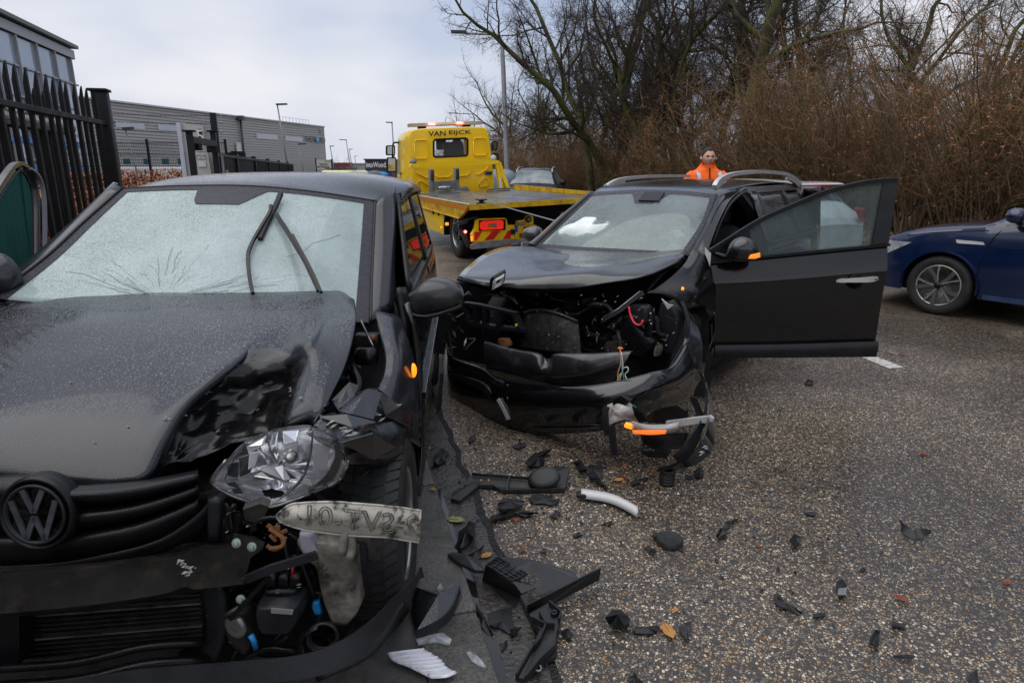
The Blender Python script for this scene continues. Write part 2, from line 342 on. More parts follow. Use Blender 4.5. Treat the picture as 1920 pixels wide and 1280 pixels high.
b = MB(); b.box((A + B) / 2 + V((0, 0, HW + .06)) + nrm * .1, (L, .3, .22), M=Matrix.Rotation(math.atan2(d.y, d.x), 3, 'Z')); b.build('roof_edge', M_trim, wh, smooth=False)
def whp(px, py, o_=.05): return atp(px, py, A, nrm) + nrm * o_
for (x0, y0, x1, y1) in ((215, 226, 270, 231), (295, 232, 345, 238), (480, 250, 520, 254.5), (534, 255, 567, 259.5)):
    p0, p1 = whp(x0, y0), whp(x1, y1); h = .85; b = MB()
    b.add([p0 - V((0, 0, h)) , p1 - V((0, 0, h)) + V((0, 0, p0.z - p1.z)), V((p1.x, p1.y, p0.z)), p0], [(0, 1, 2, 3)]); b.build('window_strip', M_strip, wh, smooth=False)
p = whp(447, 222, .35); b = MB(); b.tube([V((p.x, p.y, 0)), V((p.x, p.y, HW - .4))], .18, 6); b.build('downpipe', M_dksteel, wh); b = MB(); b.box(V((p.x, p.y, HW - .2)), (1.1, 1.1, .7)); b.build('hopper', M_dksteel, wh, smooth=False)
p = whp(445, 278, .3); b = MB(); b.box(p, (1.2, .1, 1.7), M=Matrix.Rotation(math.atan2(d.y, d.x), 3, 'Z')); b.build('notice_board', M_white, wh, smooth=False)
text('facade_lettering', 'THETFORD', M_ink, wh, whp(589, 262, .25), d, (0, 0, 1), 1.1, w=8); p = whp(592, 262, .35)
b = MB(); b.lathe([(0, 0), (.5, 0), (.5, .12), (0, .12)], p, nrm, 20); b.build('round_emblem', mat('emblem_blue', (.12, .4, .75), .4), wh, smooth=False)
b = MB(); p = whp(600, 246, .25); b.lathe([(.25, 0), (.42, 0), (.42, .1), (.25, .1)], p, nrm, 20, closed=True); b.build('ring_emblem', mat('emblem_green', (.15, .4, .38), .4), wh, smooth=False)
for k in range(9):      # roof guard rail near the far corner
    p = A.lerp(B, .88 + k * .012) - nrm * 2; b = MB(); b.tube([p + V((0, 0, HW)), p + V((0, 0, HW + 1.2))], .03, 4); b.build('guard_rail_post', M_dksteel, wh)
b = MB(); b.tube([A.lerp(B, .88) - nrm * 2 + V((0, 0, HW + 1.2)), A.lerp(B, .976) - nrm * 2 + V((0, 0, HW + 1.2))], .03, 4); b.build('guard_rail', M_dksteel, wh)
# glass office block
g0 = V((-27.9, 44, 0)); gd = -RU; gn = V((RN.x, RN.y, 0))
ob = empty('glass_office', g0, 'office block with a grey framed curtain wall of glass behind the palisade', 'building')
HO = 9.0
def gp(u, z, o_=0.): return g0 + gd * u + gn * o_ + V((0, 0, z))
b = MB(); b.prism([gp(-.2, 0, -.3), gp(40, 0, -.3), gp(40, 0, -16), gp(-.2, 0, -16)], (0, 0, HO)); b.build('wall', M_trim, ob, smooth=False)
b = MB(); b.box(gp(20, HO + .1, 0), (40.5, .6, .2), M=Matrix.Rotation(math.atan2(gd.y, gd.x), 3, 'Z')); b.build('roof_edge', mat('roof_edge_green', (.12, .13, .12), .5), ob, smooth=False)
b = MB(); b.box(gp(20, HO - .35, -.12), (40.4, .3, .5), M=Matrix.Rotation(math.atan2(gd.y, gd.x), 3, 'Z')); b.build('fascia', M_mull, ob, smooth=False)
zr = [HO - .55, HO - 2.15, HO - 3.7, HO - 5.3, HO - 6.9, .4]; ur = [.35 + 2.55 * k for k in range(9)]
for i in range(5):
    for j in range(8):
        b = MB(); b.box((gp((ur[j] + ur[j + 1]) / 2, (zr[i] + zr[i + 1]) / 2, -.2)), (ur[j + 1] - ur[j] - .14, .06, zr[i] - zr[i + 1] - .14), M=Matrix.Rotation(math.atan2(gd.y, gd.x), 3, 'Z')); b.build('pane', M_pane, ob, smooth=False)
for u in ur: b = MB(); b.box(gp(u, HO / 2 - .3, -.12), (.12, .22, HO - .6), M=Matrix.Rotation(math.atan2(gd.y, gd.x), 3, 'Z')); b.build('mullion', M_mull, ob, smooth=False)
for z in zr: b = MB(); b.box(gp(10, z, -.15), (20.8, .17, .1), M=Matrix.Rotation(math.atan2(gd.y, gd.x), 3, 'Z')); b.build('transom', M_mull, ob, smooth=False)
for z in (3.1, 1.7): b = MB(); b.box(gp(9, z, -.05), (17, .1, .32), M=Matrix.Rotation(math.atan2(gd.y, gd.x), 3, 'Z')); b.build('blue_band', M_blue, ob, smooth=False)
# ---------------------------------------------------------------- palisade fence along the pavement
FT = -2.86
MR = Matrix.Rotation(TH, 3, 'Z')
def picket_mesh():
    b = MB(); h = 2.42
    # rounded bar with a slanted blade top
    prof = [(-.032, -.010), (-.018, -.018), (.018, -.018), (.032, -.010), (.028, .014), (-.028, .014)]
    lo = [V((x, y, .08)) for x, y in prof]; hi = [V((x, y, h - .10 + .085 * (.032 - y * 3.0) / .064)) for x, y in prof]
    k = len(prof); b.add(lo + hi, [tuple(range(k))[::-1], tuple(range(k, 2 * k))] + [(i, (i + 1) % k, k + (i + 1) % k, k + i) for i in range(k)])
    b.v = [tuple(MR @ Matrix.Rotation(math.pi / 2, 3, 'Z') @ V(p)) for p in b.v]; return b.mesh('picket')
pk = picket_mesh(); pk.materials.append(M_black)
def fence(name, s0, s1, t, dz, label, step=.185, rails=((2.1, .05),), post=None, tube=None):
    f = empty(name, road((s0 + s1) / 2, t, 0), label, 'fence')
    n = int((s1 - s0) / step)
    for i in range(n):
        o = bpy.data.objects.new('picket', pk); COL.objects.link(o); o.parent = f; o.location = RU * (s0 + step * (i + .5) - (s0 + s1) / 2) + V((0, 0, dz + rnd.uniform(-.006, .006))); o.rotation_euler = (rnd.uniform(-.006, .006), rnd.uniform(-.006, .006), 0)
    for z, hh in rails:
        b = MB(); b.box(road((s0 + s1) / 2, t + .045, z), (.045, s1 - s0, hh), M=MR, bev=.006); b.build('rail', M_black, f, smooth=False)
        b = MB(); b.box(road((s0 + s1) / 2, t + .045, .28), (.045, s1 - s0, hh), M=MR, bev=.006); b.build('rail', M_black, f, smooth=False)
    return f
fa = fence('palisade_fence', -5.2, 6.84, FT, 0, 'tall black steel palisade fence with slanted picket tops beside the pavement')
b = MB(); b.box(road(6.93, FT + .02, 1.22), (.15, .15, 2.44), M=MR, bev=.01); b.build('post', M_black, fa, ang=40)
b = MB(); b.box(road(6.93, FT + .02, 2.455), (.19, .19, .03), M=MR, bev=.006); b.build('post_cap', M_black, fa, ang=40)
b = MB(); b.tube([road(6.8, FT + .1, .55), road(6.8, FT + .16, .55)], .035, 12); b.build('lock_knob', M_black, fa)
fb = fence('sliding_gate', -5.3, 6.6, FT - .32, -.06, 'black sliding gate with pickets running behind the palisade fence', rails=())
b = MB(); b.tube([road(-5.3, FT - .24, 2.03), road(6.6, FT - .24, 2.03)], .075, 12); b.build('top_tube', mat('wet_black_tube', (.02, .02, .022), .18, spec=.7), fb)
b = MB(); b.tube([road(-5.3, FT - .24, .3), road(6.6, FT - .24, .3)], .06, 8); b.build('bottom_tube', M_black, fb)
# small grey cabinet by the post
b = MB(); b.box(road(7.6, FT - .1, .62), (.3, .3, 1.24), M=MR, bev=.02); setp(b.build('control_cabinet', M_white, ang=40), 'small pale grey cabinet behind the fence end post', 'cabinet')
# beech hedge with rust coloured leaves behind the fence
def hedge(name, c, dx, dy, dz, n, label, yaw=TH):
    r = random.Random(5); b = MB(); M = Matrix.Rotation(yaw, 3, 'Z')
    for i in range(n):
        p = V((r.uniform(-.5, .5) * dx, r.uniform(-.5, .5) * dy, r.random() * dz * (1 + .12 * mnoise.noise(V((i * .01, 0, 0)))))); q = r.uniform(.03, .055)
        a = V((r.uniform(-1, 1), r.uniform(-1, 1), r.uniform(-1, 1))).normalized(); k = a.orthogonal().normalized(); p = c + M @ p; b.mi = r.choice((0, 0, 1, 2)); b.add([p - a * q, p + k * q * .6, p + a * q, p - k * q * .6], [(0, 1, 2, 3)])
    h = empty(name, c, label, 'hedge'); b.build('leaves', [M_rust, M_leafs[1], M_rust2], h, smooth=False)
    b = MB()
    for i in range(220):
        p = c + M @ V((r.uniform(-.5, .5) * dx, r.uniform(-.5, .5) * dy, 0)); b.tube([p, p + V((r.uniform(-.15, .15), r.uniform(-.15, .15), dz * r.uniform(.7, 1)))], .008, 3, caps=False)
    b.build('stems', M_leafs[2], h); return h
M_rust = mat('rust_leaf', (.40, .12, .035), .6, var=.4, vs=20); M_rust2 = mat('deep_rust_leaf', (.2, .05, .02), .6, var=.3, vs=20)
hedge('beech_hedge', road(4.5, FT - 1.4, 0), .8, 10.5, 1.35, 26000, 'rust coloured beech hedge seen through the palisade fence')
hedge('clipped_beech_hedge', V((-11.3, 17.6, 0)), 7.0, .8, 1.55, 12000, 'rust coloured beech hedge below the wire mesh fence', yaw=.06)
# wire mesh fence further back
mf = empty('mesh_fence', (-11.4, 20.5, 0), 'dark wire mesh fence with barbed wire in front of the warehouse', 'fence')
b = MB(); x0, x1 = -13.8, -8.75
for k in range(int((x1 - x0) / .055)): x = x0 + k * .055; b.box((x, 20.5, 1.22), (.007, .007, 2.44))
b.build('upright_wires', M_dksteel, mf, smooth=False, kind='stuff')
for z in (.3, .65, 1.0, 1.35, 1.7, 2.05, 2.38): b = MB(); b.box(((x0 + x1) / 2, 20.49, z), (x1 - x0, .012, .02)); b.build('wire', M_black, mf, smooth=False)
b = MB(); z = .1
while z < 2.4: b.box(((x0 + x1) / 2, 20.505, z), (x1 - x0, .005, .006)); z += .1
b.build('cross_wires', M_dksteel, mf, smooth=False, kind='stuff')
for x in (-13.6, -11.2, -8.8): b = MB(); b.box((x, 20.54, 1.25), (.06, .06, 2.5)); b.build('post', M_black, mf, smooth=False)
# rows of equipment behind the mesh
b = MB(); b.box((-13.4, 27, .85), (5.4, 1.2, 1.7), bev=.1); setp(b.build('parked_trailer', M_white, ang=40), 'white low trailer parked behind the mesh fence', 'trailer')
for i, px in enumerate((238, 276, 310, 340)):
    p = aty(px, 303, 24); b = MB(); b.box(p, (.2, .12, .2)); b.box(p + V((0, 0, .0)), (.1, .14, .08)); setp(b.build('bollard_light', mat('teal_case', (.01, .09, .09), .5), smooth=False), ('leftmost', 'second from the left', 'third from the left', 'rightmost')[i] + ' of the small teal boxes behind the mesh fence', 'lamp', 'teal boxes behind the mesh fence')
# barbed wires on a tall post
tp = road(14.7, FT, 0); bw = empty('barbed_wire_post', tp, 'tall black post carrying three strands of barbed wire', 'post')
ph = aty(420, 212, tp.y).z
b = MB(); b.box(tp + V((0, 0, ph / 2)), (.13, .13, ph), M=MR, bev=.01); b.build('post', M_black, bw, ang=40)
for (ya, yb) in ((213.5, 216.5), (228, 231), (243, 247.5)):
    p1 = aty(418, yb, tp.y); p0 = aty(205, ya, 16.5); b = MB(); b.tube([p0, p0.lerp(p1, .5) - V((0, 0, .03)), p1], .008, 4); r = random.Random(int(ya))
    for k in range(26):
        q = p0.lerp(p1, k / 26 + .01) - V((0, 0, .03 * (1 - abs(k / 13 - 1)))); b.tube([q + V((r.uniform(-.02, .02), r.uniform(-.02, .02), -.02)), q + V((r.uniform(-.02, .02), 0, .024))], .005, 3)
    b.build('barbed_wire', M_dksteel, bw); b = MB(); b.lathe([(0, 0), (.025, 0), (.025, .03), (0, .03)], p1 + V((0, -.08, 0)), (0, -1, 0), 8); b.build('insulator', M_steel, bw)
# gate portal, dark slatted gate run and sign totem
gpz = 2.3
pf = empty('gate_portal', road(12.8, FT, 0), 'black square steel portal frame of the sliding gate by the totem', 'gate')
L0, L1 = aty(361, 300, road(11.6, FT).y), aty(405, 300, road(13.6, FT).y)
for q, yt in ((L0, 247.5), (L1, 247.5)):
    zt = aty(361, yt, q.y).z; b = MB(); b.box((q.x, q.y, zt / 2), (.11, .11, zt), M=MR, bev=.01); b.build('post', M_black, pf, ang=40)
    b = MB(); b.box((q.x, q.y, zt + .015), (.2, .2, .03), M=MR); b.build('post_cap', M_black, pf, smooth=False)
zt = 2.12; b = MB(); dd = (L1 - L0); b.box(((L0.x + L1.x) / 2, (L0.y + L1.y) / 2, zt), (.12, dd.xy.length, .12), M=Matrix.Rotation(math.atan2(-dd.x, dd.y), 3, 'Z')); b.build('beam', M_black, pf, smooth=False)
for q in (.12, .86): p = L0.lerp(L1, q); b = MB(); b.box((p.x + .02, p.y, zt - .12), (.2, .14, .12)); b.build('guide_roller', M_black, pf, smooth=False)
b = MB(); q = L1 + V((.1, 0, 0)); b.box((q.x + .02, q.y + .05, .95), (.03, .05, 1.9)); b.build('reflector_strip', M_steel, pf, smooth=False)
gr = empty('slatted_gate', road(20, FT, 0), 'long black slatted gate with grey rail running away behind the portal', 'gate')
s = 14.2
while s < 46: b = MB(); b.box(road(s, FT, .95), (.03, .05, 1.9), M=MR); b.build('slat', M_black, gr, smooth=False); s += .11 if s < 22 else .22
for (z, hh, m) in ((1.92, .07, M_black), (1.45, .06, M_steel), (.2, .1, M_black)): b = MB(); b.box(road(30, FT + .04, z), (.05, 32, hh), M=MR); b.build('rail', m, gr, smooth=False)
for s in (17.5, 22, 27, 33, 40): b = MB(); b.box(road(s, FT, 1.0), (.14, .14, 2.05), M=MR); b.build('post', M_black, gr, smooth=False)
b = MB(); b.box(road(15.3, FT + .08, 1.38), (.02, .3, .42), M=MR); b.build('warning_plate', mat('warning_plate', (.5, .2, .17), .5, var=.5, vs=9), gr, smooth=False)
# second portal further along
pf2 = empty('distant_gate_portal', road(20.5, FT - .4, 0), 'distant smaller black gate portal behind the slatted gate', 'gate')
for px in (434, 455): q = aty(px, 300, 21); zt = aty(px, 286, 21).z; b = MB(); b.box((q.x, q.y, zt / 2), (.16, .16, zt)); b.build('post', M_black, pf2, smooth=False)
q, q2 = aty(434, 287, 21), aty(455, 287, 21); b = MB(); b.box((q + q2) / 2, ((q2 - q).length, .1, .1)); b.build('beam', M_black, pf2, smooth=False)
# sign totem
to = aty(360, 300, 15.2); tt = empty('sign_totem', (to.x, to.y, 0), 'pale grey sign totem with company name plates behind the gate portal', 'sign')
xl, xr = aty(341, 250, 15.2).x, aty(382, 250, 15.2).x; zt0, zt1 = aty(341, 231, 15.2).z, aty(382, 236, 15.2).z
b = MB(); b.prism([(xl, 15.2, 0), (xr + .15, 15.2, 0), (xr, 15.2, zt1), (xl, 15.2, zt0)], (0, .2, 0)); b.build('panel', mat('totem_panel', (.47, .455, .43), .5, var=.05), tt, smooth=False)
b = MB(); b.box((xl - .02, 15.27, zt0 / 2), (.09, .3, zt0 + .02)); b.build('edge_profile', mat('totem_edge', (.5, .52, .58), .4), tt, smooth=False)
def tplate(px0, py0, px1, py1, m, y=15.185):
    p0, p1 = aty(px0, py0, y), aty(px1, py1, y); b = MB(); b.box(((p0.x + p1.x) / 2, y, (p0.z + p1.z) / 2), (abs(p1.x - p0.x), .02, abs(p1.z - p0.z))); return b.build('name_plate', m, tt, smooth=False), (p0 + p1) / 2
_, c = tplate(371, 242, 380.5, 268, M_ink); text('number_lettering', '5', M_inkw, tt, c + V((0, -.012, 0)), (1, 0, 0), (0, 0, 1), .26)
_, c = tplate(367, 273, 384, 284, M_white); text('company_lettering', 'CORPORATE', M_ink, tt, c + V((0, -.012, 0)), (1, 0, 0), (0, 0, 1), .075, w=.2)
_, c = tplate(368, 287.5, 386, 298, M_white); text('company_lettering', 'AP TECH BV', M_ink, tt, c + V((0, -.012, 0)), (1, 0, 0), (0, 0, 1), .075, w=.2)
tplate(371, 302, 387, 313, M_white)
# trucks entrance sign
y = 48; sg = empty('entrance_sign', aty(607, 320, y) * 1, 'pale sign board reading TRUCKS ENTRANCE between two dark posts', 'sign'); sg.location.z = 0
p0, p1 = aty(593, 299.5, y), aty(622, 318, y); zt = p0.z; b = MB(); b.box(((p0.x + p1.x) / 2, y, (p0.z + p1.z) / 2), (p1.x - p0.x, .06, p0.z - p1.z)); b.build('board', mat('sign_board', (.52, .51, .45), .5, var=.1, vs=2), sg, smooth=False)
for x, o_ in ((p0.x - .04, .12), (p1.x + .04, .05)): b = MB(); b.box((x, y, (zt + o_) / 2), (.07, .1, zt + o_)); b.build('post', M_black, sg, smooth=False)
for s_, py, h, w_ in (('TRUCKS', 308.3, .15, .62), ('ENTRANCE', 313, .15, .86), ('THETFORD', 302.2, .06, .42)):
    p = aty(606.5 if w_ > .5 else 614, py, y); text('sign_lettering', s_, M_ink, sg, V((p.x, y - .035, p.z)), (1, 0, 0), (0, 0, 1), h, w=w_, bold=.012)
# intoWood building, far sheds, trucks
y = 125
def farbox(name, px0, px1, py0, y, dy, m, label, cat, zb=0.):
    p0, p1 = aty(px0, py0, y), aty(px1, py0, y); e_ = empty(name, ((p0.x + p1.x) / 2, y, 0), label, cat)
    b = MB(); b.box(((p0.x + p1.x) / 2, y + dy / 2, (p0.z + zb) / 2), (p1.x - p0.x, dy, p0.z - zb)); b.build('wall', m, e_, smooth=False)
    b = MB(); b.box(((p0.x + p1.x) / 2, y + dy / 2, p0.z + .1), (p1.x - p0.x + .4, dy + .4, .22)); b.build('roof_edge', M_trim if m is not M_slate else M_dksteel, e_, smooth=False); return e_, p0, p1
M_slate = mat('dark_slate_panel', (.035, .04, .052), .5); M_shed = mat('pale_shed', (.34, .345, .37), .6, var=.05, vs=.1)
iw, p0, p1 = farbox('timber_merchant', 684, 733, 300, y, 14, M_slate, 'dark slate block with white intoWood. lettering', 'building')
text('facade_lettering', 'intoWood.', M_inkw, iw, aty(705.5, 309, y - .1), (1, 0, 0), (0, 0, 1), 1.0, w=3.9, bold=.02)
sh, p0, p1 = farbox('low_shed', 610, 690, 307.5, 150, 30, M_shed, 'long low pale shed in the far distance left of the dark block', 'building')
b = MB(); p = aty(627, 309, 149); b.box(p, (.9 * 9, .3, .9)); b.build('red_band', mat('far_red', (.25, .03, .05), .5), sh, smooth=False)
sh2, p0, p1 = farbox('flat_shed', 728, 800, 305, 140, 30, M_shed, 'low pale grey shed between the dark block and the truck', 'building')
p = aty(633, 318, 36); yt = empty('pale_yellow_van', (p.x, 36, 0), 'pale yellow van roof just above the wrecked hatchback roof', 'van')
b = MB(); q0, q1 = aty(600, 319.5, 36), aty(661, 319.5, 36); b.box(((q0.x + q1.x) / 2, 38, q0.z / 2 + .15), (q1.x - q0.x, 4.2, q0.z - .3), bev=.18); b.build('body', mat('pale_yellow_paint', (.72, .66, .25), .3, coat=.6), yt, ang=50)
for sx in (-1, 1):
    for yy in (36.8, 39.3): b = MB(); b.lathe([(.0, -.1), (.3, -.1), (.34, -.06), (.34, .06), (.3, .1), (0, .1)], ((q0.x + q1.x) / 2 + sx * .8, yy, .34), (1, 0, 0), 20); b.build('wheel', M_black, yt)
b = MB(); p = aty(630, 317, 35.9); b.box((p.x, 37, p.z + .03), (1.7, .3, .06)); b.build('roof_rack', M_dksteel, yt, smooth=False)
y = 60; p = aty(708, 322, y); tk = empty('tank_truck', (p.x, y, 0), 'grey cement mixer drum with a blue end left of the tow truck mirror', 'truck')
q0, q1 = aty(680, 323, y), aty(722, 324, y); b = MB(); b.lathe([(.3, 0), (.5, .4), (.55, 1.2), (.42, 1.75), (.35, 1.9)], (q0.x, y, q0.z - .45), (1, 0, .06), 20); b.build('drum', mat('drum_grey', (.09, .1, .12), .5, var=.4, vs=3), tk)
b = MB(); b.lathe([(.43, 1.72), (.3, 2.15), (.2, 2.3), (0, 2.3)], (q0.x, y, q0.z - .45), (1, 0, .06), 20); b.build('blue_end', M_blue, tk); b = MB(); b.box((q0.x + 1.0, y, .8), (3.2, 1.6, .35)); b.build('chassis', M_dksteel, tk, smooth=False)
for xx in (-.2, .7, 2.1): b = MB(); b.lathe([(0, -.8), (.45, -.8), (.45, .8), (0, .8)], (q0.x + xx, y, .45), (0, 1, 0), 16); b.build('wheel', M_black, tk)
# ---------------------------------------------------------------- street lamps
M_lamp = mat('lamp_grey', (.22, .23, .245), .45, metal=.3)
def lamp(px, ytop, y, arm, label, lean=0., r=.07, curved=False, head=.6, m=None):
    p = aty(px, ytop, y); zt = p.z; base = V((p.x + lean, y, 0)); e_ = empty('street_lamp', base, label, 'street lamp', 'street lamps along the road'); m = m or M_lamp
    sg = 1 if arm > 0 else -1; top = V((p.x, y, zt))
    if curved:
        pts = [base, base.lerp(top, .5), base.lerp(top, .94), base.lerp(top, .975) + V((arm * .03, 0, 0)), top + V((arm * .12, 0, zt * .012)), top + V((arm * .55, 0, zt * .018)), top + V((arm, 0, zt * .02))]
        b = MB(); b.tube(pts, [r * 1.25, r, r * .8, r * .7, r * .6, r * .55, r * .5], 10, smoothp=3); b.build('pole', m, e_)
        q = top + V((arm, 0, zt * .02))
    else:
        b = MB(); b.tube([base, top], r * 1.2, 8, r2=r * .7); b.build('pole', m, e_); q = top
    b = MB(); hl = abs(head); b.prism([q + V((-.05 * sg, -.13, 0)), q + V((sg * hl, -.1, .02)), q + V((sg * hl, .1, .02)), q + V((-.05 * sg, .13, 0))], (0, 0, .09)); b.build('lamp_head', M_dksteel, e_, smooth=False)
b_ = 30.
lamp(941, 70, 27.5, -1.45, 'tall grey lamp post with a curved arm right of the yellow truck', lean=.27, r=.095, curved=True, head=.55, m=mat('lamp_pole_pale', (.36, .365, .37), .5, metal=.3))
lamp(520, 197.5, 42, .5, 'lamp post in front of the long warehouse', r=.06, lean=.45)
lamp(735, 231, 62, -.55, 'lamp post just left of the truck mirrors', r=.07, lean=.1, head=.55)
lamp(889, 216, 75, -1.9, 'distant lamp post with curved arm above the truck cab', r=.08, curved=True, head=.9)
lamp(649, 263, 90, -.4, 'lamp post left of the dark block, taller of the pair', r=.07, lean=.5, head=.9); lamp(619, 275, 85, .3, 'lamp post with a wide head by the entrance sign', r=.07, lean=.5, head=.5)
lamp(655, 280.5, 105, .3, 'lamp post left of the dark block, shorter of the pair', r=.07, lean=.4, head=.5); lamp(665, 293.5, 140, .3, 'most distant tiny lamp post above the pale shed', r=.08, lean=.3, head=.6)
lamp(560, 271, 70, .4, 'thin lamp post in front of the warehouse end wall', r=.05, lean=.4, head=.8); lamp(235, 244, 26, .25, 'thin lamp post behind the mesh fence', r=.035, lean=.4, head=.3)
# ================================================================ bare trees and hazel shrubs on the right
def bark(name, c, moss, k=.35):
    m = mat(name, c, .85, var=.5, vs=9, bump=.8, bs=30, dirt=moss, ds=1.6, dlo=.5 - k * .3, dhi=.62 - k * .1); return m
M_bark = bark('mossy_bark', (.045, .036, .027), (.10, .11, .022)); M_twig = mat('twig', (.06, .042, .03), .8, var=.4, vs=3)
M_stem = mat('hazel_stem', (.145, .10, .056), .7, var=.5, vs=2, dirt=(.055, .05, .018), ds=2.); M_htwig = mat('hazel_twig', (.22, .135, .066), .75, var=.5, vs=1.5)
M_cat = [mat('catkin_yellow', (.42, .27, .06), .7, var=.3, vs=3), mat('catkin_brown', (.36, .16, .055), .7, var=.3, vs=3), mat('dead_leaf', (.34, .12, .05), .7, var=.3, vs=3)]
def lean_tube(V_, F_, pts, rs, n):
    o = len(V_); k = len(pts); ref = None
    for i, p in enumerate(pts):
        d = pts[min(i + 1, k - 1)] - pts[max(i - 1, 0)]; d.normalize()
        if ref is None: ref = d.orthogonal().normalized()
        ref = ref - d * ref.dot(d); ref.normalize(); q = d.cross(ref); r = rs[i]
        for j in range(n):
            a = 6.28318 * j / n; V_.append(p + ref * (math.cos(a) * r) + q * (math.sin(a) * r))
    for i in range(k - 1):
        for j in range(n): F_.append((o + i * n + j, o + i * n + (j + 1) % n, o + (i + 1) * n + (j + 1) % n, o + (i + 1) * n + j))
def mkmesh(name, v, f, mt):
    me = bpy.data.meshes.new(name); me.from_pydata([tuple(p) for p in v], [], f)
    for m in (mt if isinstance(mt, list) else [mt]): me.materials.append(m)
    me.polygons.foreach_set('use_smooth', [True] * len(me.polygons)); me.update(); return me
def tree_meshes(seed, h, r0, stems, spread=.35, droop=0., depth=4, up=.35, crook=.16, lowb=.25, twigs=1.):
    g = random.Random(seed); TV, TF, CV, CF = [], [], [], []
    def grow(p, d, L, r, lev):
        n = max(3, int(L / (.55 if lev < 2 else .3))); n = min(n, 9); pts = [p.copy()]; rs = [r]; q = p.copy(); dd = d.copy(); end = r * (.5 if lev == 0 else .35)
        for i in range(n):
            w_ = V((g.gauss(0, 1), g.gauss(0, 1), g.gauss(0, .7))) * crook * (1 + .35 * lev); dd = (dd + w_ + V((0, 0, up * (.25 if lev else .1) - droop * lev * .1))).normalized()
            q = q + dd * (L / n); pts.append(q.copy()); rs.append(r + (end - r) * (i + 1) / n)
        big = lev <= 1
        lean_tube(TV if big else CV, TF if big else CF, pts, rs, 8 if lev == 0 else (6 if lev == 1 else (4 if lev == 2 else 3)))
        if lev >= depth: return
        nb = [9, 8, 7, 5, 3][lev]; nb = int(nb * (twigs if lev >= 2 else 1)); nb = max(2, nb)
        for k in range(nb):
            u = (lowb if lev == 0 else .15) + (1 - (lowb if lev == 0 else .15)) * (k + g.random()) / nb; i = min(int(u * n), n - 1); fr = u * n - i
            bp = pts[i].lerp(pts[i + 1], fr); br = rs[i] + (rs[i + 1] - rs[i]) * fr; bd = (pts[i + 1] - pts[i]).normalized()
            o = bd.orthogonal().normalized(); o.rotate(Matrix.Rotation(g.random() * 6.28, 3, bd)); sp = g.uniform(.5, 1.0)
            nd = (bd * (1 - sp * .62) + o * sp).normalized(); Lk = L * g.uniform(.35, .62) * (1 - .45 * u if lev == 0 else 1 - .3 * u)
            grow(bp, nd, max(.25, Lk), max(.005, br * g.uniform(.38, .6)), lev + 1)
        grow(pts[-1], dd, L * .5, end, lev + 1)
    for k in range(stems):
        a = 6.28 * (k + g.random() * .6) / stems; sp = spread * (g.uniform(.4, 1) if stems > 1 else .12)
        grow(V((math.cos(a) * r0 * .8, math.sin(a) * r0 * .8, -.1)) if stems > 1 else V((0, 0, -.1)), V((math.cos(a) * sp, math.sin(a) * sp, 1)).normalized(), h * g.uniform(.5, .62), r0 * (g.uniform(.65, 1) if stems > 1 else 1), 0)
    return mkmesh('trunk', TV, TF, M_bark), mkmesh('crown', CV, CF, M_twig)
TV_ = [tree_meshes(11, 13, .19, 4, .55, depth=4, lowb=.35), tree_meshes(23, 14, .25, 1, depth=4, lowb=.3), tree_meshes(37, 12, .16, 3, .4, depth=4, lowb=.3), tree_meshes(41, 9, .11, 6, .5, depth=3, lowb=.3, twigs=1.5)]
def tree(px, y, v, sc, rz, label, tilt=(0, 0), gz=.2):
    p = aty(px, 400, y); e_ = empty('bare_tree', (p.x, y, gz), label, 'tree', 'bare trees in the wood'); e_.scale = (sc, sc, sc); e_.rotation_euler = (tilt[0], tilt[1], rz)
    for nm, me in zip(('trunk', 'crown'), TV_[v]): o = bpy.data.objects.new(nm, me); COL.objects.link(o); o.parent = e_
tree(1118, 27, 0, 1.05, 2.2, 'spreading multi-stemmed bare tree leaning left beside the tall lamp post', (0, -.10))
tree(1385, 20, 1, 1.0, .4, 'thick straight bare trunk behind the man in orange')
tree(1420, 23, 1, .95, 2.9, 'second thick mossy trunk standing close behind the straight one', (0, .1))
tree(1255, 30, 0, .95, .3, 'multi-stemmed bare tree in the middle of the wood'); tree(1305, 25, 2, 1.0, 4.0, 'slender three-stemmed bare tree left of the thick trunk')
tree(1190, 36, 2, 1.1, 1.0, 'three-stemmed bare tree further back right of the lamp post'); tree(1010, 47, 3, 1.25, .2, 'low bushy bare tree behind the tall lamp post'); tree(1060, 40, 3, 1.2, 1.9, 'bushy many-stemmed bare tree behind the dark shrubs')
tree(1500, 22, 2, .95, 2.6, 'leaning bare tree above the white car', (0, .16)); tree(1590, 26, 0, .8, 5.0, 'spreading bare tree behind the tall hazel shrubs'); tree(1760, 22, 2, .9, .9, 'tall thin bare tree behind the shrubs at the right edge'); tree(950, 70, 3, 1.5, 3.0, 'distant bushy bare tree above the truck cab roof'); tree(640, 95, 3, .42, 1.2, 'small bare tree in front of the far pale shed'); tree(1155, 31, 1, .85, 2.2, 'single straight mossy trunk left of centre in the wood', (0, -.05)); tree(1225, 24, 2, .85, 3.3, 'slim bare tree standing behind the estate roof'); tree(1470, 34, 1, 1.0, 5.2, 'tall bare tree deep in the wood'); tree(1660, 32, 1, .9, 1.7, 'dim bare tree far behind the right hand thicket')
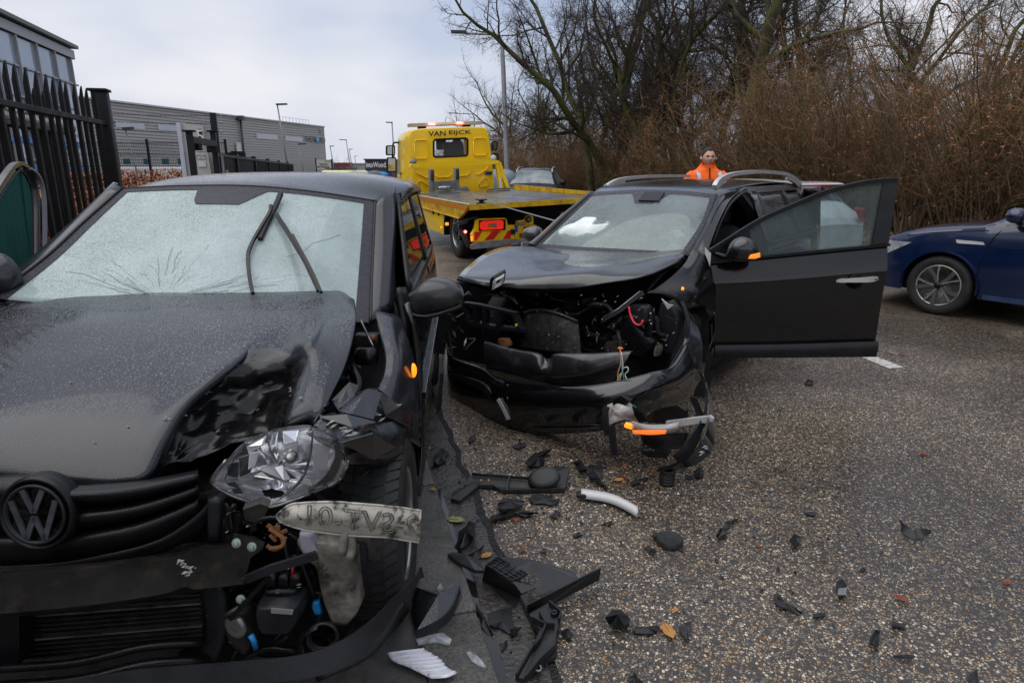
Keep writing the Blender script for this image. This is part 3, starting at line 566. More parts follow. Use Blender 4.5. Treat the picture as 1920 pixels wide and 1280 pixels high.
def shrub_meshes(seed, h, n, r0=.028, spread=.55, cats=900, leafc=.3, base=.35):
    g = random.Random(seed); SV, SF, WV, WF, LV, LF, LM = [], [], [], [], [], [], []
    tips = []
    for k in range(n):
        a = g.random() * 6.28; sp = spread * abs(g.gauss(0, .6)); p = V((math.cos(a), math.sin(a), 0)) * g.random() * base; d = V((math.cos(a) * sp, math.sin(a) * sp, 1)).normalized(); L = h * g.uniform(.55, 1.08); m = 7; pts = [p.copy()]; q = p.copy(); r = r0 * g.uniform(.35, 1.1)
        for i in range(m): d = (d + V((g.gauss(0, .09) + math.cos(a) * .03, g.gauss(0, .09) + math.sin(a) * .03, -.01))).normalized(); q = q + d * L / m; pts.append(q.copy())
        lean_tube(SV, SF, pts, [r * (1 - .8 * i / m) for i in range(m + 1)], 4)
        for b_ in range(g.randint(9, 14)):
            u = g.uniform(.12, .98); i = min(int(u * m), m - 1); bp = pts[i].lerp(pts[i + 1], u * m - i); bd = (pts[i + 1] - pts[i]).normalized(); o = bd.orthogonal().normalized(); o.rotate(Matrix.Rotation(g.random() * 6.28, 3, bd)); nd = (bd * .75 + o * g.uniform(.3, .95)).normalized(); l = g.uniform(.35, 1.15); w2 = [bp]
            for i2 in range(3): nd = (nd + V((g.gauss(0, .13), g.gauss(0, .13), g.gauss(0, .1) + .05))).normalized(); w2.append(w2[-1] + nd * l / 3)
            lean_tube(WV, WF, w2, [.008, .006, .004, .0025], 3); tips.append((w2[1], w2[3]))
            for c_ in range(3):
                u2 = g.uniform(.2, 1); bp2 = w2[1].lerp(w2[3], u2); o2 = V((g.gauss(0, 1), g.gauss(0, 1), g.gauss(.3, .8))).normalized(); l2 = g.uniform(.15, .5); lean_tube(WV, WF, [bp2, bp2 + o2 * l2 * .5 + V((0, 0, .02)), bp2 + o2 * l2], [.0045, .0035, .002], 3); tips.append((bp2, bp2 + o2 * l2))
    for k in range(cats):
        a, b_ = g.choice(tips); p = a.lerp(b_, g.random()); o = len(LV)
        if g.random() > leafc: l = g.uniform(.03, .065); x = V((g.gauss(0, 1), g.gauss(0, 1), 0)).normalized() * .006; y_ = V((-x.y, x.x, 0)); s_ = V((g.gauss(0, .15), g.gauss(0, .15), -1)) * l; LV += [p + x, p + y_ - x * .5, p - y_ - x * .5, p + s_]; LF += [(o, o + 1, o + 3), (o + 1, o + 2, o + 3), (o + 2, o, o + 3)]; LM += [0 if g.random() < .5 else 1] * 3
        else: q = g.uniform(.02, .045); x = V((g.gauss(0, 1), g.gauss(0, 1), g.gauss(0, 1))).normalized(); y_ = x.orthogonal().normalized(); LV += [p, p + x * q + y_ * q * .5, p + x * q * 2, p + x * q - y_ * q * .5]; LF.append((o, o + 1, o + 2, o + 3)); LM.append(2)
    lm = mkmesh('catkins', LV, LF, M_cat); lm.polygons.foreach_set('material_index', LM)
    return (('stems', mkmesh('stems', SV, SF, M_stem)), ('twigs', mkmesh('twigs', WV, WF, M_htwig)), ('catkins', lm))
SH = [shrub_meshes(1, 3.6, 34, cats=2000, leafc=.25), shrub_meshes(2, 4.6, 38, spread=.45, cats=1500, leafc=.45), shrub_meshes(3, 5.6, 34, r0=.036, spread=.38, cats=1800, leafc=.2), shrub_meshes(4, 3.0, 36, cats=3200, leafc=.08, spread=.7)]
def shrub(s, t, v, sc, label, grp, zs=1.):
    e_ = empty('hazel_shrub', road(s, t, .18), label, 'shrub', grp); e_.rotation_euler = (0, 0, g_.random() * 6.28); e_.scale = (sc, sc, sc * zs)
    for nm, me in SH[v]:
        o = bpy.data.objects.new(nm, me); COL.objects.link(o); o.parent = e_
        if nm != 'stems': o['kind'] = 'stuff'
g_ = random.Random(21)
for i in range(15): s = 2.5 + i * .95; shrub(s + g_.uniform(-.3, .3), RW + 2.6 + g_.uniform(-.3, .5), g_.choice((1, 2, 1)), g_.uniform(.78, 1.0), 'tall hazel shrub in the front row of the thicket right of the wrecked estate car', 'front row hazel shrubs at the right')
for i in range(18): s = 17.5 + i * 1.35; shrub(s + g_.uniform(-.3, .3), RW + 2.2 + g_.uniform(-.3, .8), g_.choice((0, 0, 1, 3)), g_.uniform(.75, .98), 'brown hazel shrub in the roadside row behind the man in orange', 'roadside hazel shrubs in the middle')
for i in range(14): s = 40 + i * 2.0; shrub(s, RW + 1.6 + g_.uniform(-.2, .8), g_.choice((3, 3, 0)), g_.uniform(.85, 1.1), 'yellowish catkin-covered hazel shrub in the row beside the tall lamp post', 'yellowish hazel shrubs by the lamp post')
for i in range(12): shrub(-16 + i * 1.5, RW + 2.4 + g_.uniform(-.4, .8), g_.choice((1, 2)), g_.uniform(.9, 1.1), 'tall hazel shrub continuing the thicket beyond the right edge', 'hazel shrubs beyond the right edge')
for s_, t_, v_ in ((-3, 13, 1), (-8, 12, 0), (-13, 14, 1), (2, 15, 2)):
    p = road(s_, t_); tree(960 + 1200 * p.x / max(.5, abs(p.y)) if p.y > .5 else 0, p.y, v_, 1., s_, ('nearer' if s_ < 0 else 'farther') + ' bare tree beyond the right edge, mirrored in the car paint') if p.y > .5 else None
for r_, (t_, n_) in enumerate(((4.6, 20), (6.8, 20), (9.5, 18), (13, 18))):
    for i in range(n_): shrub(1.0 + i * 1.75 + g_.uniform(-.6, .6), RW + t_ + g_.uniform(-.8, .8), g_.choice((1, 2, 0, 1)), g_.uniform(.62, .85) * (1 if i < 9 else .85), 'half hidden hazel shrub standing deeper in the wood', 'hazel shrubs deeper in the wood')
# ================================================================ shared car materials
def wet_paint(name, c, drop=.5, scale=170, rough=.22, coat=1., metal=0., dirt=None, dl=.5, dh=.75, lift=None):
    m = mat(name, c, rough, metal=metal, var=.15, vs=3, coat=coat, dirt=dirt, ds=2.2, dlo=dl, dhi=dh, rvar=.08); t = m.node_tree; n = t.nodes; l = t.links; b = n['Principled BSDF']
    tc = n.new('ShaderNodeTexCoord')
    nz = n.new('ShaderNodeTexNoise'); nz.inputs['Scale'].default_value = scale * .9; nz.inputs['Detail'].default_value = 1.5; l.new(tc.outputs['Object'], nz.inputs['Vector'])
    vo = n.new('ShaderNodeTexVoronoi'); vo.inputs['Scale'].default_value = scale; vo.feature = 'SMOOTH_F1'; l.new(tc.outputs['Object'], vo.inputs['Vector'])
    mr = n.new('ShaderNodeMapRange'); mr.inputs[1].default_value = .2; mr.inputs[2].default_value = .45; mr.inputs[3].default_value = 1; mr.inputs[4].default_value = 0; l.new(vo.outputs['Distance'], mr.inputs[0])
    gt = n.new('ShaderNodeMapRange'); gt.inputs[1].default_value = .38; gt.inputs[2].default_value = .5; l.new(nz.outputs['Fac'], gt.inputs[0])
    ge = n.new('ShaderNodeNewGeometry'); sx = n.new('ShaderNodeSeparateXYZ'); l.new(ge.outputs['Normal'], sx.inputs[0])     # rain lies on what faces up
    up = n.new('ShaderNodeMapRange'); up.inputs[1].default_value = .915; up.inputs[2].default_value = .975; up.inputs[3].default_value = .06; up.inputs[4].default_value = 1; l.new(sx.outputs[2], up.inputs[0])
    mu = n.new('ShaderNodeMath'); mu.operation = 'MULTIPLY'; l.new(mr.outputs[0], mu.inputs[0]); l.new(gt.outputs[0], mu.inputs[1])
    m2 = n.new('ShaderNodeMath'); m2.operation = 'MULTIPLY'; l.new(mu.outputs[0], m2.inputs[0]); l.new(up.outputs[0], m2.inputs[1])
    bp = n.new('ShaderNodeBump'); bp.inputs['Strength'].default_value = drop; bp.inputs['Distance'].default_value = .003; l.new(m2.outputs[0], bp.inputs['Height'])
    l.new(bp.outputs[0], b.inputs['Coat Normal']); l.new(bp.outputs[0], b.inputs['Normal'])
    if lift: mx = n.new('ShaderNodeMix'); mx.data_type = 'RGBA'; src = b.inputs['Base Color'].links[0].from_socket; l.new(m2.outputs[0], mx.inputs[0]); l.new(src, mx.inputs[6]); mx.inputs[7].default_value = (*lift, 1); l.new(mx.outputs[2], b.inputs['Base Color'])  # lit droplets painted in: their scattered light lightens the base colour
    return m
def misted_glass(name, fog, tint=(.62, .72, .70), drops=True, rough=.03, trans=(.82, .9, .87), streak=False, ior=1.5):
    m = bpy.data.materials.new(name); m.use_nodes = True; t = m.node_tree; n = t.nodes; l = t.links; n.remove(n['Principled BSDF']); MATS[name] = m
    o = n['Material Output']; tc = n.new('ShaderNodeTexCoord')
    df = n.new('ShaderNodeBsdfDiffuse'); df.inputs[0].default_value = (*tint, 1); tr = n.new('ShaderNodeBsdfTransparent'); tr.inputs[0].default_value = (*trans, 1); gl = n.new('ShaderNodeBsdfGlossy'); gl.inputs['Roughness'].default_value = rough
    fz = n.new('ShaderNodeTexNoise'); fz.inputs['Scale'].default_value = 4; fz.inputs['Detail'].default_value = 7; fz.inputs['Roughness'].default_value = .62
    if streak:
        mp = n.new('ShaderNodeMapping'); mp.inputs['Scale'].default_value = (26, 26, 3); mp.inputs['Rotation'].default_value = (0, .3, 0); l.new(tc.outputs['Object'], mp.inputs[0]); l.new(mp.outputs[0], fz.inputs['Vector']); fz.inputs['Scale'].default_value = 1
    else: l.new(tc.outputs['Object'], fz.inputs['Vector'])
    fr = n.new('ShaderNodeMapRange'); fr.inputs[1].default_value = .3; fr.inputs[2].default_value = .7; fr.inputs[3].default_value = fog * .82; fr.inputs[4].default_value = min(1, fog * 1.15); l.new(fz.outputs['Fac'], fr.inputs[0]); fac = fr.outputs[0]
    fs = n.new('ShaderNodeFresnel'); fs.inputs[0].default_value = ior
    if drops:
        vo = n.new('ShaderNodeTexVoronoi'); vo.inputs['Scale'].default_value = 210; l.new(tc.outputs['Object'], vo.inputs['Vector']); mr = n.new('ShaderNodeMapRange'); mr.inputs[1].default_value = .15; mr.inputs[2].default_value = .4; mr.inputs[3].default_value = 1; mr.inputs[4].default_value = 0; l.new(vo.outputs['Distance'], mr.inputs[0])
        bp = n.new('ShaderNodeBump'); bp.inputs['Strength'].default_value = .55; bp.inputs['Distance'].default_value = .003; l.new(mr.outputs[0], bp.inputs['Height'])
        for q in (gl, fs, df): l.new(bp.outputs[0], q.inputs['Normal'])
        sc_ = n.new('ShaderNodeSeparateColor'); l.new(vo.outputs['Color'], sc_.inputs[0]); gr = n.new('ShaderNodeMapRange'); gr.inputs[3].default_value = .9; gr.inputs[4].default_value = 1.08; l.new(sc_.outputs[0], gr.inputs[0])
        fm = n.new('ShaderNodeMath'); fm.operation = 'MULTIPLY'; fm.use_clamp = True; l.new(fac, fm.inputs[0]); l.new(gr.outputs[0], fm.inputs[1]); fac = fm.outputs[0]
    a = n.new('ShaderNodeMixShader'); l.new(fac, a.inputs[0]); l.new(tr.outputs[0], a.inputs[1]); l.new(df.outputs[0], a.inputs[2])
    g2 = n.new('ShaderNodeMixShader'); l.new(fs.outputs[0], g2.inputs[0]); l.new(a.outputs[0], g2.inputs[1]); l.new(gl.outputs[0], g2.inputs[2]); l.new(g2.outputs[0], o.inputs[0]); return m
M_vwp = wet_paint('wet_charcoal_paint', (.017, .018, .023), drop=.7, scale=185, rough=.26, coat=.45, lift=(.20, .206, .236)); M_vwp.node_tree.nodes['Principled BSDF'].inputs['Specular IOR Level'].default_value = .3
M_vws = wet_paint('charcoal_side_paint', (.008, .008, .009), drop=.25, scale=130, rough=.25, coat=.8, dirt=(.05, .043, .035), dl=.55, dh=.9)
M_vwd = mat('torn_and_shaded_paint', (.007, .007, .0075), .3, var=.4, vs=14, coat=.25, dirt=(.035, .027, .017), ds=7, dlo=.57, dhi=.8, rvar=.12)
M_scr = mat('bare_scratch', (.42, .41, .38), .55, var=.3, vs=60)
M_plas = mat('black_plastic', (.006, .006, .007), .3, spec=.3, var=.3, vs=12, bump=.12, bs=240)
M_plas2 = mat('grey_plastic', (.016, .0165, .019), .36, spec=.3, var=.3, vs=10, bump=.1, bs=200)
M_rub = mat('tyre_rubber', (.02, .02, .0205), .62, var=.35, vs=16, bump=.2, bs=150)
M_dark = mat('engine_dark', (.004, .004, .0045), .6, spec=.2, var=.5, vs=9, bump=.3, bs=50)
M_beam = mat('dirty_black_steel', (.03, .027, .025), .32, var=.45, vs=10, dirt=(.085, .07, .05), ds=13, dlo=.52, dhi=.76, metal=.2)
M_alu = mat('dull_aluminium', (.32, .32, .315), .34, metal=.85, var=.25, vs=12, dirt=(.06, .055, .045), ds=8)
M_chrome = mat('crumpled_chrome', (.78, .79, .81), .15, metal=.72, var=.12, vs=22, dirt=(.14, .14, .14), ds=11, dlo=.6, dhi=.8)
M_inter = mat('interior_dark', (.02, .021, .023), .75, var=.2); M_interp = mat('interior_grey', (.2, .2, .2), .7)
M_amber = mat('amber_lens', (.75, .22, .02), .2, emit=(1, .22, .01), est=1.4); M_glassy = misted_glass('clear_lens', .06, (.8, .8, .82), drops=False, trans=(.9, .9, .91))
M_vwglass = misted_glass('rain_misted_glass', .76, (.50, .615, .605)); M_sideg = misted_glass('dark_side_glass', .10, (.35, .4, .4), drops=False, trans=(.16, .2, .19)); M_greeng = misted_glass('green_side_glass', .72, (.045, .16, .135), drops=False, trans=(.3, .5, .45), ior=1.015, streak=True, rough=.3)
M_frit = mat('glass_border', (.035, .033, .045), .25, var=.3, vs=60, bump=.5, bs=260)
M_plate = mat('bent_plate', (.50, .47, .40), .42, var=.2, vs=20, dirt=(.05, .045, .04), ds=24, dlo=.50, dhi=.62)
M_washer = mat('dirty_white_plastic', (.19, .175, .15), .35, var=.5, vs=8, dirt=(.035, .028, .02), ds=9, dlo=.42, dhi=.62)
M_screw = mat('zinc_bolt', (.36, .42, .38), .4, metal=.7); M_rust_ = mat('rusty_bits', (.22, .09, .035), .8, var=.5, vs=30)
# ================================================================ wrecked hatchback on the pavement
F = Frame(-1.2, 1.40, -4)
vw = empty('wrecked_hatchback', F(0, 2, .055), 'dark grey wet hatchback with crushed front corner standing on the pavement', 'car')
ZP = [(1.30, .40), (1.40, .62), (1.46, .72), (1.54, .80), (1.65, .875), (1.8, .94), (2.0, .995), (2.2, 1.04), (2.4, 1.075), (2.62, 1.10), (3.2, 1.14)]
def zprof(y):
    for (y0, z0), (y1, z1) in zip(ZP, ZP[1:]):
        if y <= y1: return z0 + (z1 - z0) * (y - y0) / (y1 - y0)
    return ZP[-1][1]
def bon(px, py, dz=0.):
    r = ray(px, py); lo, hi = 1.0, 3.6
    for _ in range(40):
        k = (lo + hi) / 2; p = CAMP + r * k; a = F.loc(p)[0]
        if p.z > zprof(p.y) - .055 * (a / .85) ** 2 + dz: lo = k
        else: hi = k
    return CAMP + r * lo
BPX = [([-8, 110, 230, 350, 450, 540, 600, 640, 664], [541, 546, 549, 552, 551, 549, 548, 549, 566], [0, 0, 0, 0, 0, 0, 0, 0, -.02]),
       ([-60, 80, 215, 345, 455, 545, 602, 640, 668], [590, 596, 600, 602, 600, 594, 588, 586, 594], [0, 0, 0, 0, 0, 0, 0, .012, .02]),
       ([-130, 40, 190, 335, 450, 535, 577, 630, 660], [650, 654, 656, 656, 652, 646, 643, 640, 642], [0, 0, 0, 0, 0, -.01, .045, .02, .01]),
       ([-210, -10, 160, 315, 428, 500, 552, 612, 643], [712, 714, 712, 706, 690, 696, 700, 702, 696], [0, 0, 0, 0, .012, -.05, -.07, .015, 0]),
       ([-300, -60, 130, 270, 352, 450, 535, 602, 624], [775, 775, 772, 768, 760, 742, 738, 742, 735], [0, 0, 0, 0, .01, -.14, -.13, .01, 0]),
       ([-390, -110, 100, 230, 315, 420, 515, 592, 608], [840, 838, 835, 830, 820, 790, 778, 772, 766], [0, 0, 0, 0, 0, -.17, -.17, .0, 0]),
       ([-450, -140, 80, 215, 286, 390, 500, 580, 596], [880, 876, 882, 890, 882, 835, 812, 795, 788], [0, 0, 0, 0, -.01, -.17, -.17, -.05, -.01]),
       ([-480, -150, 70, 210, 272, 370, 480, 568, 592], [900, 888, 903, 911, 903, 862, 830, 806, 796], [-.02, -.02, -.02, -.02, -.03, -.18, -.18, -.10, -.02])]
for k, r in enumerate(BPX):
    f_, g_ = (.14, .72) if k > 2 else (.3, .3)
    for q, u in zip(r, (f_, f_, g_)): q.insert(5, q[4] + (q[5] - q[4]) * u)
for k, r in enumerate(BPX):
    for q, u in zip(r, (.38, .38, .9 if k > 2 else .38)): q.insert(8, q[7] + (q[8] - q[7]) * u)
rows = surf([[bon(x, y, d) for x, y, d in zip(*r)] for r in BPX], 7, 7)
dzs = surf([[V((d, 0, 0)) for d in r[2]] for r in BPX], 7, 7)
for i, r in enumerate(rows):
    for j, p in enumerate(r):
        k = min(1, max(0, -dzs[i][j].x / .07))
        rows[i][j] = p + V((0, -.5, .85)) * (fold(p, .022, 11, 3) + fold(p, .012, 26, 8)) * k + V((0, 0, .004 * mnoise.noise(p * 4)))
bm_ = MB(); bm_.grid(rows, .006); n_, m_ = len(rows), len(rows[0])
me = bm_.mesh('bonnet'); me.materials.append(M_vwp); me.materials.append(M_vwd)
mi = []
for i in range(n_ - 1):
    for j in range(m_ - 1): mi.append(1 if dzs[i][j].x < -.03 else 0)  # dent shade put into the colour: deep faces take the blacker paint
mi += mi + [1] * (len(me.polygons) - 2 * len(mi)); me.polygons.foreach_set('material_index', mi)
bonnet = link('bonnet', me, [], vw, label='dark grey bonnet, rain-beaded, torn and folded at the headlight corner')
def slivers(name, pts, parent, m=M_scr, n=6, ln=.05, wd=.004, seed=0, dirn=(1, -.2, .5)):
    r = random.Random(seed); b = MB()
    for c in pts:
        for k in range(n):
            p = c + V((r.uniform(-1, 1), r.uniform(-.3, .3), r.uniform(-1, 1))) * ln * .35; d = (V(dirn) + V((r.uniform(-.4, .4), r.uniform(-.4, .4), r.uniform(-.4, .4)))).normalized() * ln * r.uniform(.3, 1); s_ = d.orthogonal().normalized() * wd * r.uniform(.4, 1); u = d.cross(s_).normalized() * .0015
            b.add([p - d * .5, p + s_ + u, p + d * .5, p - s_ + u, p - u * 2], [(0, 1, 2, 3), (0, 4, 1), (1, 4, 2), (2, 4, 3), (3, 4, 0)])
    return b.build(name, m, parent, smooth=False, kind='stuff')
def nearb(px, py, lift=.006): # on the dented bonnet surface: nearest grid point along the view ray
    r = ray(px, py).normalized(); best = min((((p - CAMP) - r * (p - CAMP).dot(r)).length, i, j) for i, q in enumerate(rows) for j, p in enumerate(q)); p = rows[best[1]][best[2]]; return p + V((0, -.6, .8)) * lift
def paint_patch(name, pts, parent, m=M_scr, lift=.007):
    P = [nearb(x, y, lift) for x, y in pts]; c = sum(P, V((0, 0, 0))) / len(P); b = MB(); n = len(P); b.add(P + [c + V((0, -.6, .8)) * .002], [(i, (i + 1) % n, n) for i in range(n)]); return b.build(name, m, parent, smooth=False)
paint_patch('paint_scratch', [(361, 719), (374, 712), (370, 710), (384, 705), (380, 703), (398, 699), (394, 697), (412, 692), (408, 691), (435, 686), (420, 694), (428, 695), (412, 701), (424, 704), (408, 708), (416, 711), (402, 713), (405, 718), (396, 722), (392, 727), (388, 720), (376, 716)], bonnet)
paint_patch('paint_scratch', [(383, 733), (396, 731), (402, 728), (399, 735), (402, 739), (392, 741), (395, 744), (378, 749), (388, 744), (382, 742), (390, 738)], bonnet)
slivers('paint_chips', [nearb(x, y) for x, y in ((318, 800), (312, 790), (330, 845), (318, 860), (306, 868), (420, 770), (405, 775), (545, 735), (550, 742), (565, 752), (548, 730), (595, 780), (410, 808), (430, 815), (480, 770), (345, 780))], bonnet, n=2, ln=.028, seed=3, wd=.003)
slivers('wet_dirt_specks', [nearb(x, y) for x, y in ((175, 585), (360, 590), (460, 650), (60, 630), (420, 680), (190, 830), (240, 800), (300, 640), (140, 720))], bonnet, m=mat('pale_speck', (.5, .48, .45), .6), n=2, ln=.012, seed=4, wd=.003)
# ---------------------------------------------------------------- grille and round emblem
def gpt(px, py, o=0.):
    yb = 1.46 + .10 * max(0, (px - 100) / 280) ** 2 + .05 * max(0, (30 - px) / 280) ** 2; return aty(px, py, yb + o)
PXs = [-240, -120, 0, 65, 130, 200, 265, 330, 372]
def gl_(base, off): return [gpt(x, y, off) for x, y in zip(PXs, base)]
GR = [([905, 900, 893, 893, 912, 910, 904, 892, 884], .04), ([925, 922, 922, 924, 928, 925, 916, 902, 892], 0), ([940, 940, 942, 944, 942, 938, 928, 912, 900], .015), ([950, 950, 952, 953, 950, 945, 935, 918, 905], .055), ([968, 968, 970, 970, 968, 962, 950, 930, 914], 0.), ([985, 985, 986, 986, 984, 977, 964, 942, 924], .015), ([996, 996, 997, 997, 994, 986, 972, 949, 930], .055), ([1012, 1012, 1014, 1014, 1010, 1000, 985, 960, 940], .0), ([1045, 1044, 1042, 1040, 1032, 1022, 1006, 978, 955], .008), ([1062, 1061, 1060, 1058, 1050, 1038, 1022, 995, 972], .03)]
grows = surf([gl_(*g) for g in GR], 4, 4); b = MB(); b.grid(grows, .006); grille = b.build('grille', M_plas, vw, label='black plastic grille with horizontal ribs and a round emblem boss')
b = MB(); b.grid(surf([[gpt(x, y, .004) for x, y in ((-200, 1062), (65, 1056), (200, 1036), (300, 1008), (365, 965), (398, 928))], [gpt(x, y, .015) for x, y in ((-200, 1090), (65, 1078), (200, 1058), (300, 1032), (370, 1000), (402, 960))]], 5, 3), .008); b.build('grille_surround', M_plas, vw)
ec = aty(66, 964, 1.44); en = V((0, -1, .16)).normalized(); ex = V((1, 0, 0)); ez = ex.cross(-en) * -1
ez = en.cross(ex) * -1 if en.cross(ex).z < 0 else en.cross(ex)
b = MB(); b.lathe([(.098, -.05), (.097, -.012), (.093, 0), (.087, .003), (.085, -.004), (.0, -.005)], ec, en, 48); em = b.build('emblem_boss', M_plas, grille)
b = MB(); b.lathe([(.078, -.004), (.0785, .004), (.074, .007), (.0695, .004), (.069, -.004)], ec, en, 48); b.build('emblem_ring', M_plas2, grille)
b = MB(); b.lathe([(.0, -.002), (.0705, -.002)], ec, en, 40); b.build('emblem_disc', mat('emblem_back', (.016, .015, .015), .55), grille)
def estroke(pts, w_=.0135):
    b = MB(); P = [V((x * .07, y * .07, 0)) for x, y in pts]
    for p, q in zip(P, P[1:]):
        d = (q - p).normalized(); s_ = V((-d.y, d.x, 0)) * w_ / 2; poly = [p + s_, q + s_, q - s_, p - s_]; b.prism([ec + ex * v.x + ez * v.y + en * .0005 for v in poly], en * .0055)
    return b.build('emblem_letter', mat('emblem_grey', (.05, .053, .062), .5, var=.3, vs=40), grille, smooth=False)
estroke([(-.37, .92), (0, .1), (.37, .92)]); estroke([(-.80, .52), (-.33, -.88), (0, -.06), (.33, -.88), (.80, .52)])
# ---------------------------------------------------------------- crash beam, condenser, lower rails
bx = [-350, -100, 0, 150, 300, 345, 372, 460]; byy = [1.46, 1.40, 1.40, 1.42, 1.47, 1.50, 1.50, 1.54]
def brow(py, o): return [aty(x, y, yy + o) for x, y, yy in zip(bx, py, byy)]
sec = [brow([1150, 1135, 1128, 1112, 1088, 1078, 1074, 1072], .1), brow([1068, 1062, 1058, 1044, 1026, 1019, 1015, 1010], .1), brow([1095, 1087, 1080, 1066, 1050, 1043, 1036, 1030], 0), brow([1120, 1110, 1104, 1090, 1072, 1060, 1058, 1050], .004), brow([1172, 1158, 1150, 1136, 1114, 1100, 1104, 1094], -.004), brow([1178, 1166, 1158, 1143, 1120, 1106, 1110, 1100], .1)]
cs = [crv(r, 6) for r in sec]; cs = [[p + V((0, -.4, .3)) * fold(p, .006, 14, 2) for p in r] for r in cs]
b = MB(); b.grid(cs); beam = b.build('crash_beam', M_beam, vw, ang=35, label='bare dirty steel crash beam behind the lost bumper')
slivers('beam_scratches', [aty(x, y, 1.475) for x, y in ((345, 1060), (352, 1075), (338, 1052), (362, 1068), (100, 1105), (60, 1095), (220, 1080))], beam, n=6, ln=.022, seed=6, wd=.004)
b = MB(); P = [aty(x, y, 1.60) for x, y in ((35, 1130), (378, 1105), (384, 1205), (40, 1235))]; b.prism(P, (0, .04, 0)); cd = b.build('condenser', mat('condenser_core', (.02, .02, .02), .45, var=.5, vs=14, dirt=(.16, .15, .13), ds=8, dlo=.62, dhi=.8), vw, smooth=False)
for k in range(12):
    u = (k + .5) / 12; b = MB(); p, q = P[0].lerp(P[3], u), P[1].lerp(P[2], u); b.box((p + q) / 2 + V((0, -.006, 0)), ((q - p).length, .012, .005), M=Matrix.Rotation(math.atan2(-(q - p).z, (q - p).x), 3, 'Y')); b.build('fin', M_alu if k % 5 == 2 else M_beam, cd, smooth=False)
b = MB(); b.grid(surf([[aty(x, y, 1.57) for x, y in ((372, 1100), (384, 1150), (384, 1200), (370, 1215))], [aty(x, y, 1.54) for x, y in ((410, 1095), (420, 1140), (418, 1190), (400, 1240))]], 4, 4), .02); b.build('air_duct', M_plas2, vw)
b = MB(); P = [aty(x, y, 1.50) for x, y in ((-60, 1140), (36, 1132), (36, 1245), (-60, 1260))]; b.prism(P, (0, .06, 0)); b.build('plate_carrier', M_plas, vw, smooth=False)
for (y0, y1, yy, r) in ((1252, 1212, 1.47, .012), (1285, 1245, 1.45, .014), (1310, 1275, 1.43, .016)):
    b = MB(); b.tube([aty(-250, y0 + 10, yy), aty(0, y0, yy), aty(150, y0 - 12, yy), aty(270, y1, yy + .03), aty(380, y1 - 8, yy + .08)], r, 8, smoothp=4); b.build('lower_rail', M_plas, vw)
# bumper lip torn loose and sweeping up to the right
lip = [(-100, 1330, 1.35), (100, 1300, 1.36), (260, 1275, 1.37), (420, 1262, 1.38), (560, 1250, 1.40), (640, 1225, 1.43), (700, 1180, 1.49), (745, 1125, 1.58), (792, 1072, 1.70)]
wd = [.05, .05, .055, .055, .06, .065, .055, .035, .008]
pts = crv([aty(*p) for p in lip], 5); ws = [wd[min(int(i / 5), 7)] + (wd[min(int(i / 5) + 1, 8)] - wd[min(int(i / 5), 7)]) * (i % 5) / 5 for i in range(len(pts))]
b = MB(); b.strip(pts, (0, .45, 1), ws, .006); b.build('bumper_lip', M_plas2, vw, ang=40, label='torn black bumper lip curling up beside the wheel')
b = MB(); b.strip(crv([aty(x, y, yy) for x, y, yy in ((590, 1262, 1.5), (680, 1220, 1.55), (730, 1170, 1.62), (760, 1130, 1.7))], 5), (0, .8, .5), .05, .006); b.build('bumper_lip_inner', M_plas, vw)
# ---------------------------------------------------------------- broken headlight
HL = [(398, 905), (404, 888), (425, 862), (455, 830), (490, 812), (535, 800), (585, 797), (625, 818), (648, 845), (650, 872), (632, 903), (590, 922), (548, 938), (505, 950), (460, 938), (420, 922)]
hc = (520, 872); hd = 1.66
rings = []
for k, (sc_, dy) in enumerate(((1.0, 0), (.97, .02), (.86, .055), (.68, .09), (.45, .115), (.2, .125), (.02, .125))):
    rings.append(crv([aty(hc[0] + (x - hc[0]) * sc_, hc[1] + (y - hc[1]) * sc_, hd - .05 + .10 * ((x - 398) / 250) + dy) for x, y in HL + HL[:1]], 3)[:-1])
rings = [[p + (V((.3, -1, .3)) * (fold(p, .022, 11, 4) + fold(p, .005, 26, 2)) if k > 1 else V((0, 0, 0))) for p in r] for k, r in enumerate(rings)]
b = MB(); b.grid(rings, wrap=True); hl = b.build('headlight', M_chrome, vw, ang=70, label='smashed headlight, chrome reflector crumpled and lens broken')
b = MB(); b.tube(crv([aty(x, y, hd - .052 + .10 * ((x - 398) / 250)) for x, y in HL[9:] + HL[:3]], 4), .006, 6); b.build('headlight_rim', M_alu, hl)
def shard(parent, pts, m, name='shard', th=.003, y=None):
    P = [aty(*p) for p in pts]; n = (P[1] - P[0]).cross(P[2] - P[0]).normalized() * th; b = MB(); b.prism(P, n); return b.build(name, m, parent, smooth=False)
M_chr2 = mat('bright_chrome', (.88, .88, .9), .12, metal=.25, var=.05); M_chd = mat('dark_lamp_part', (.05, .05, .055), .25, var=.3)
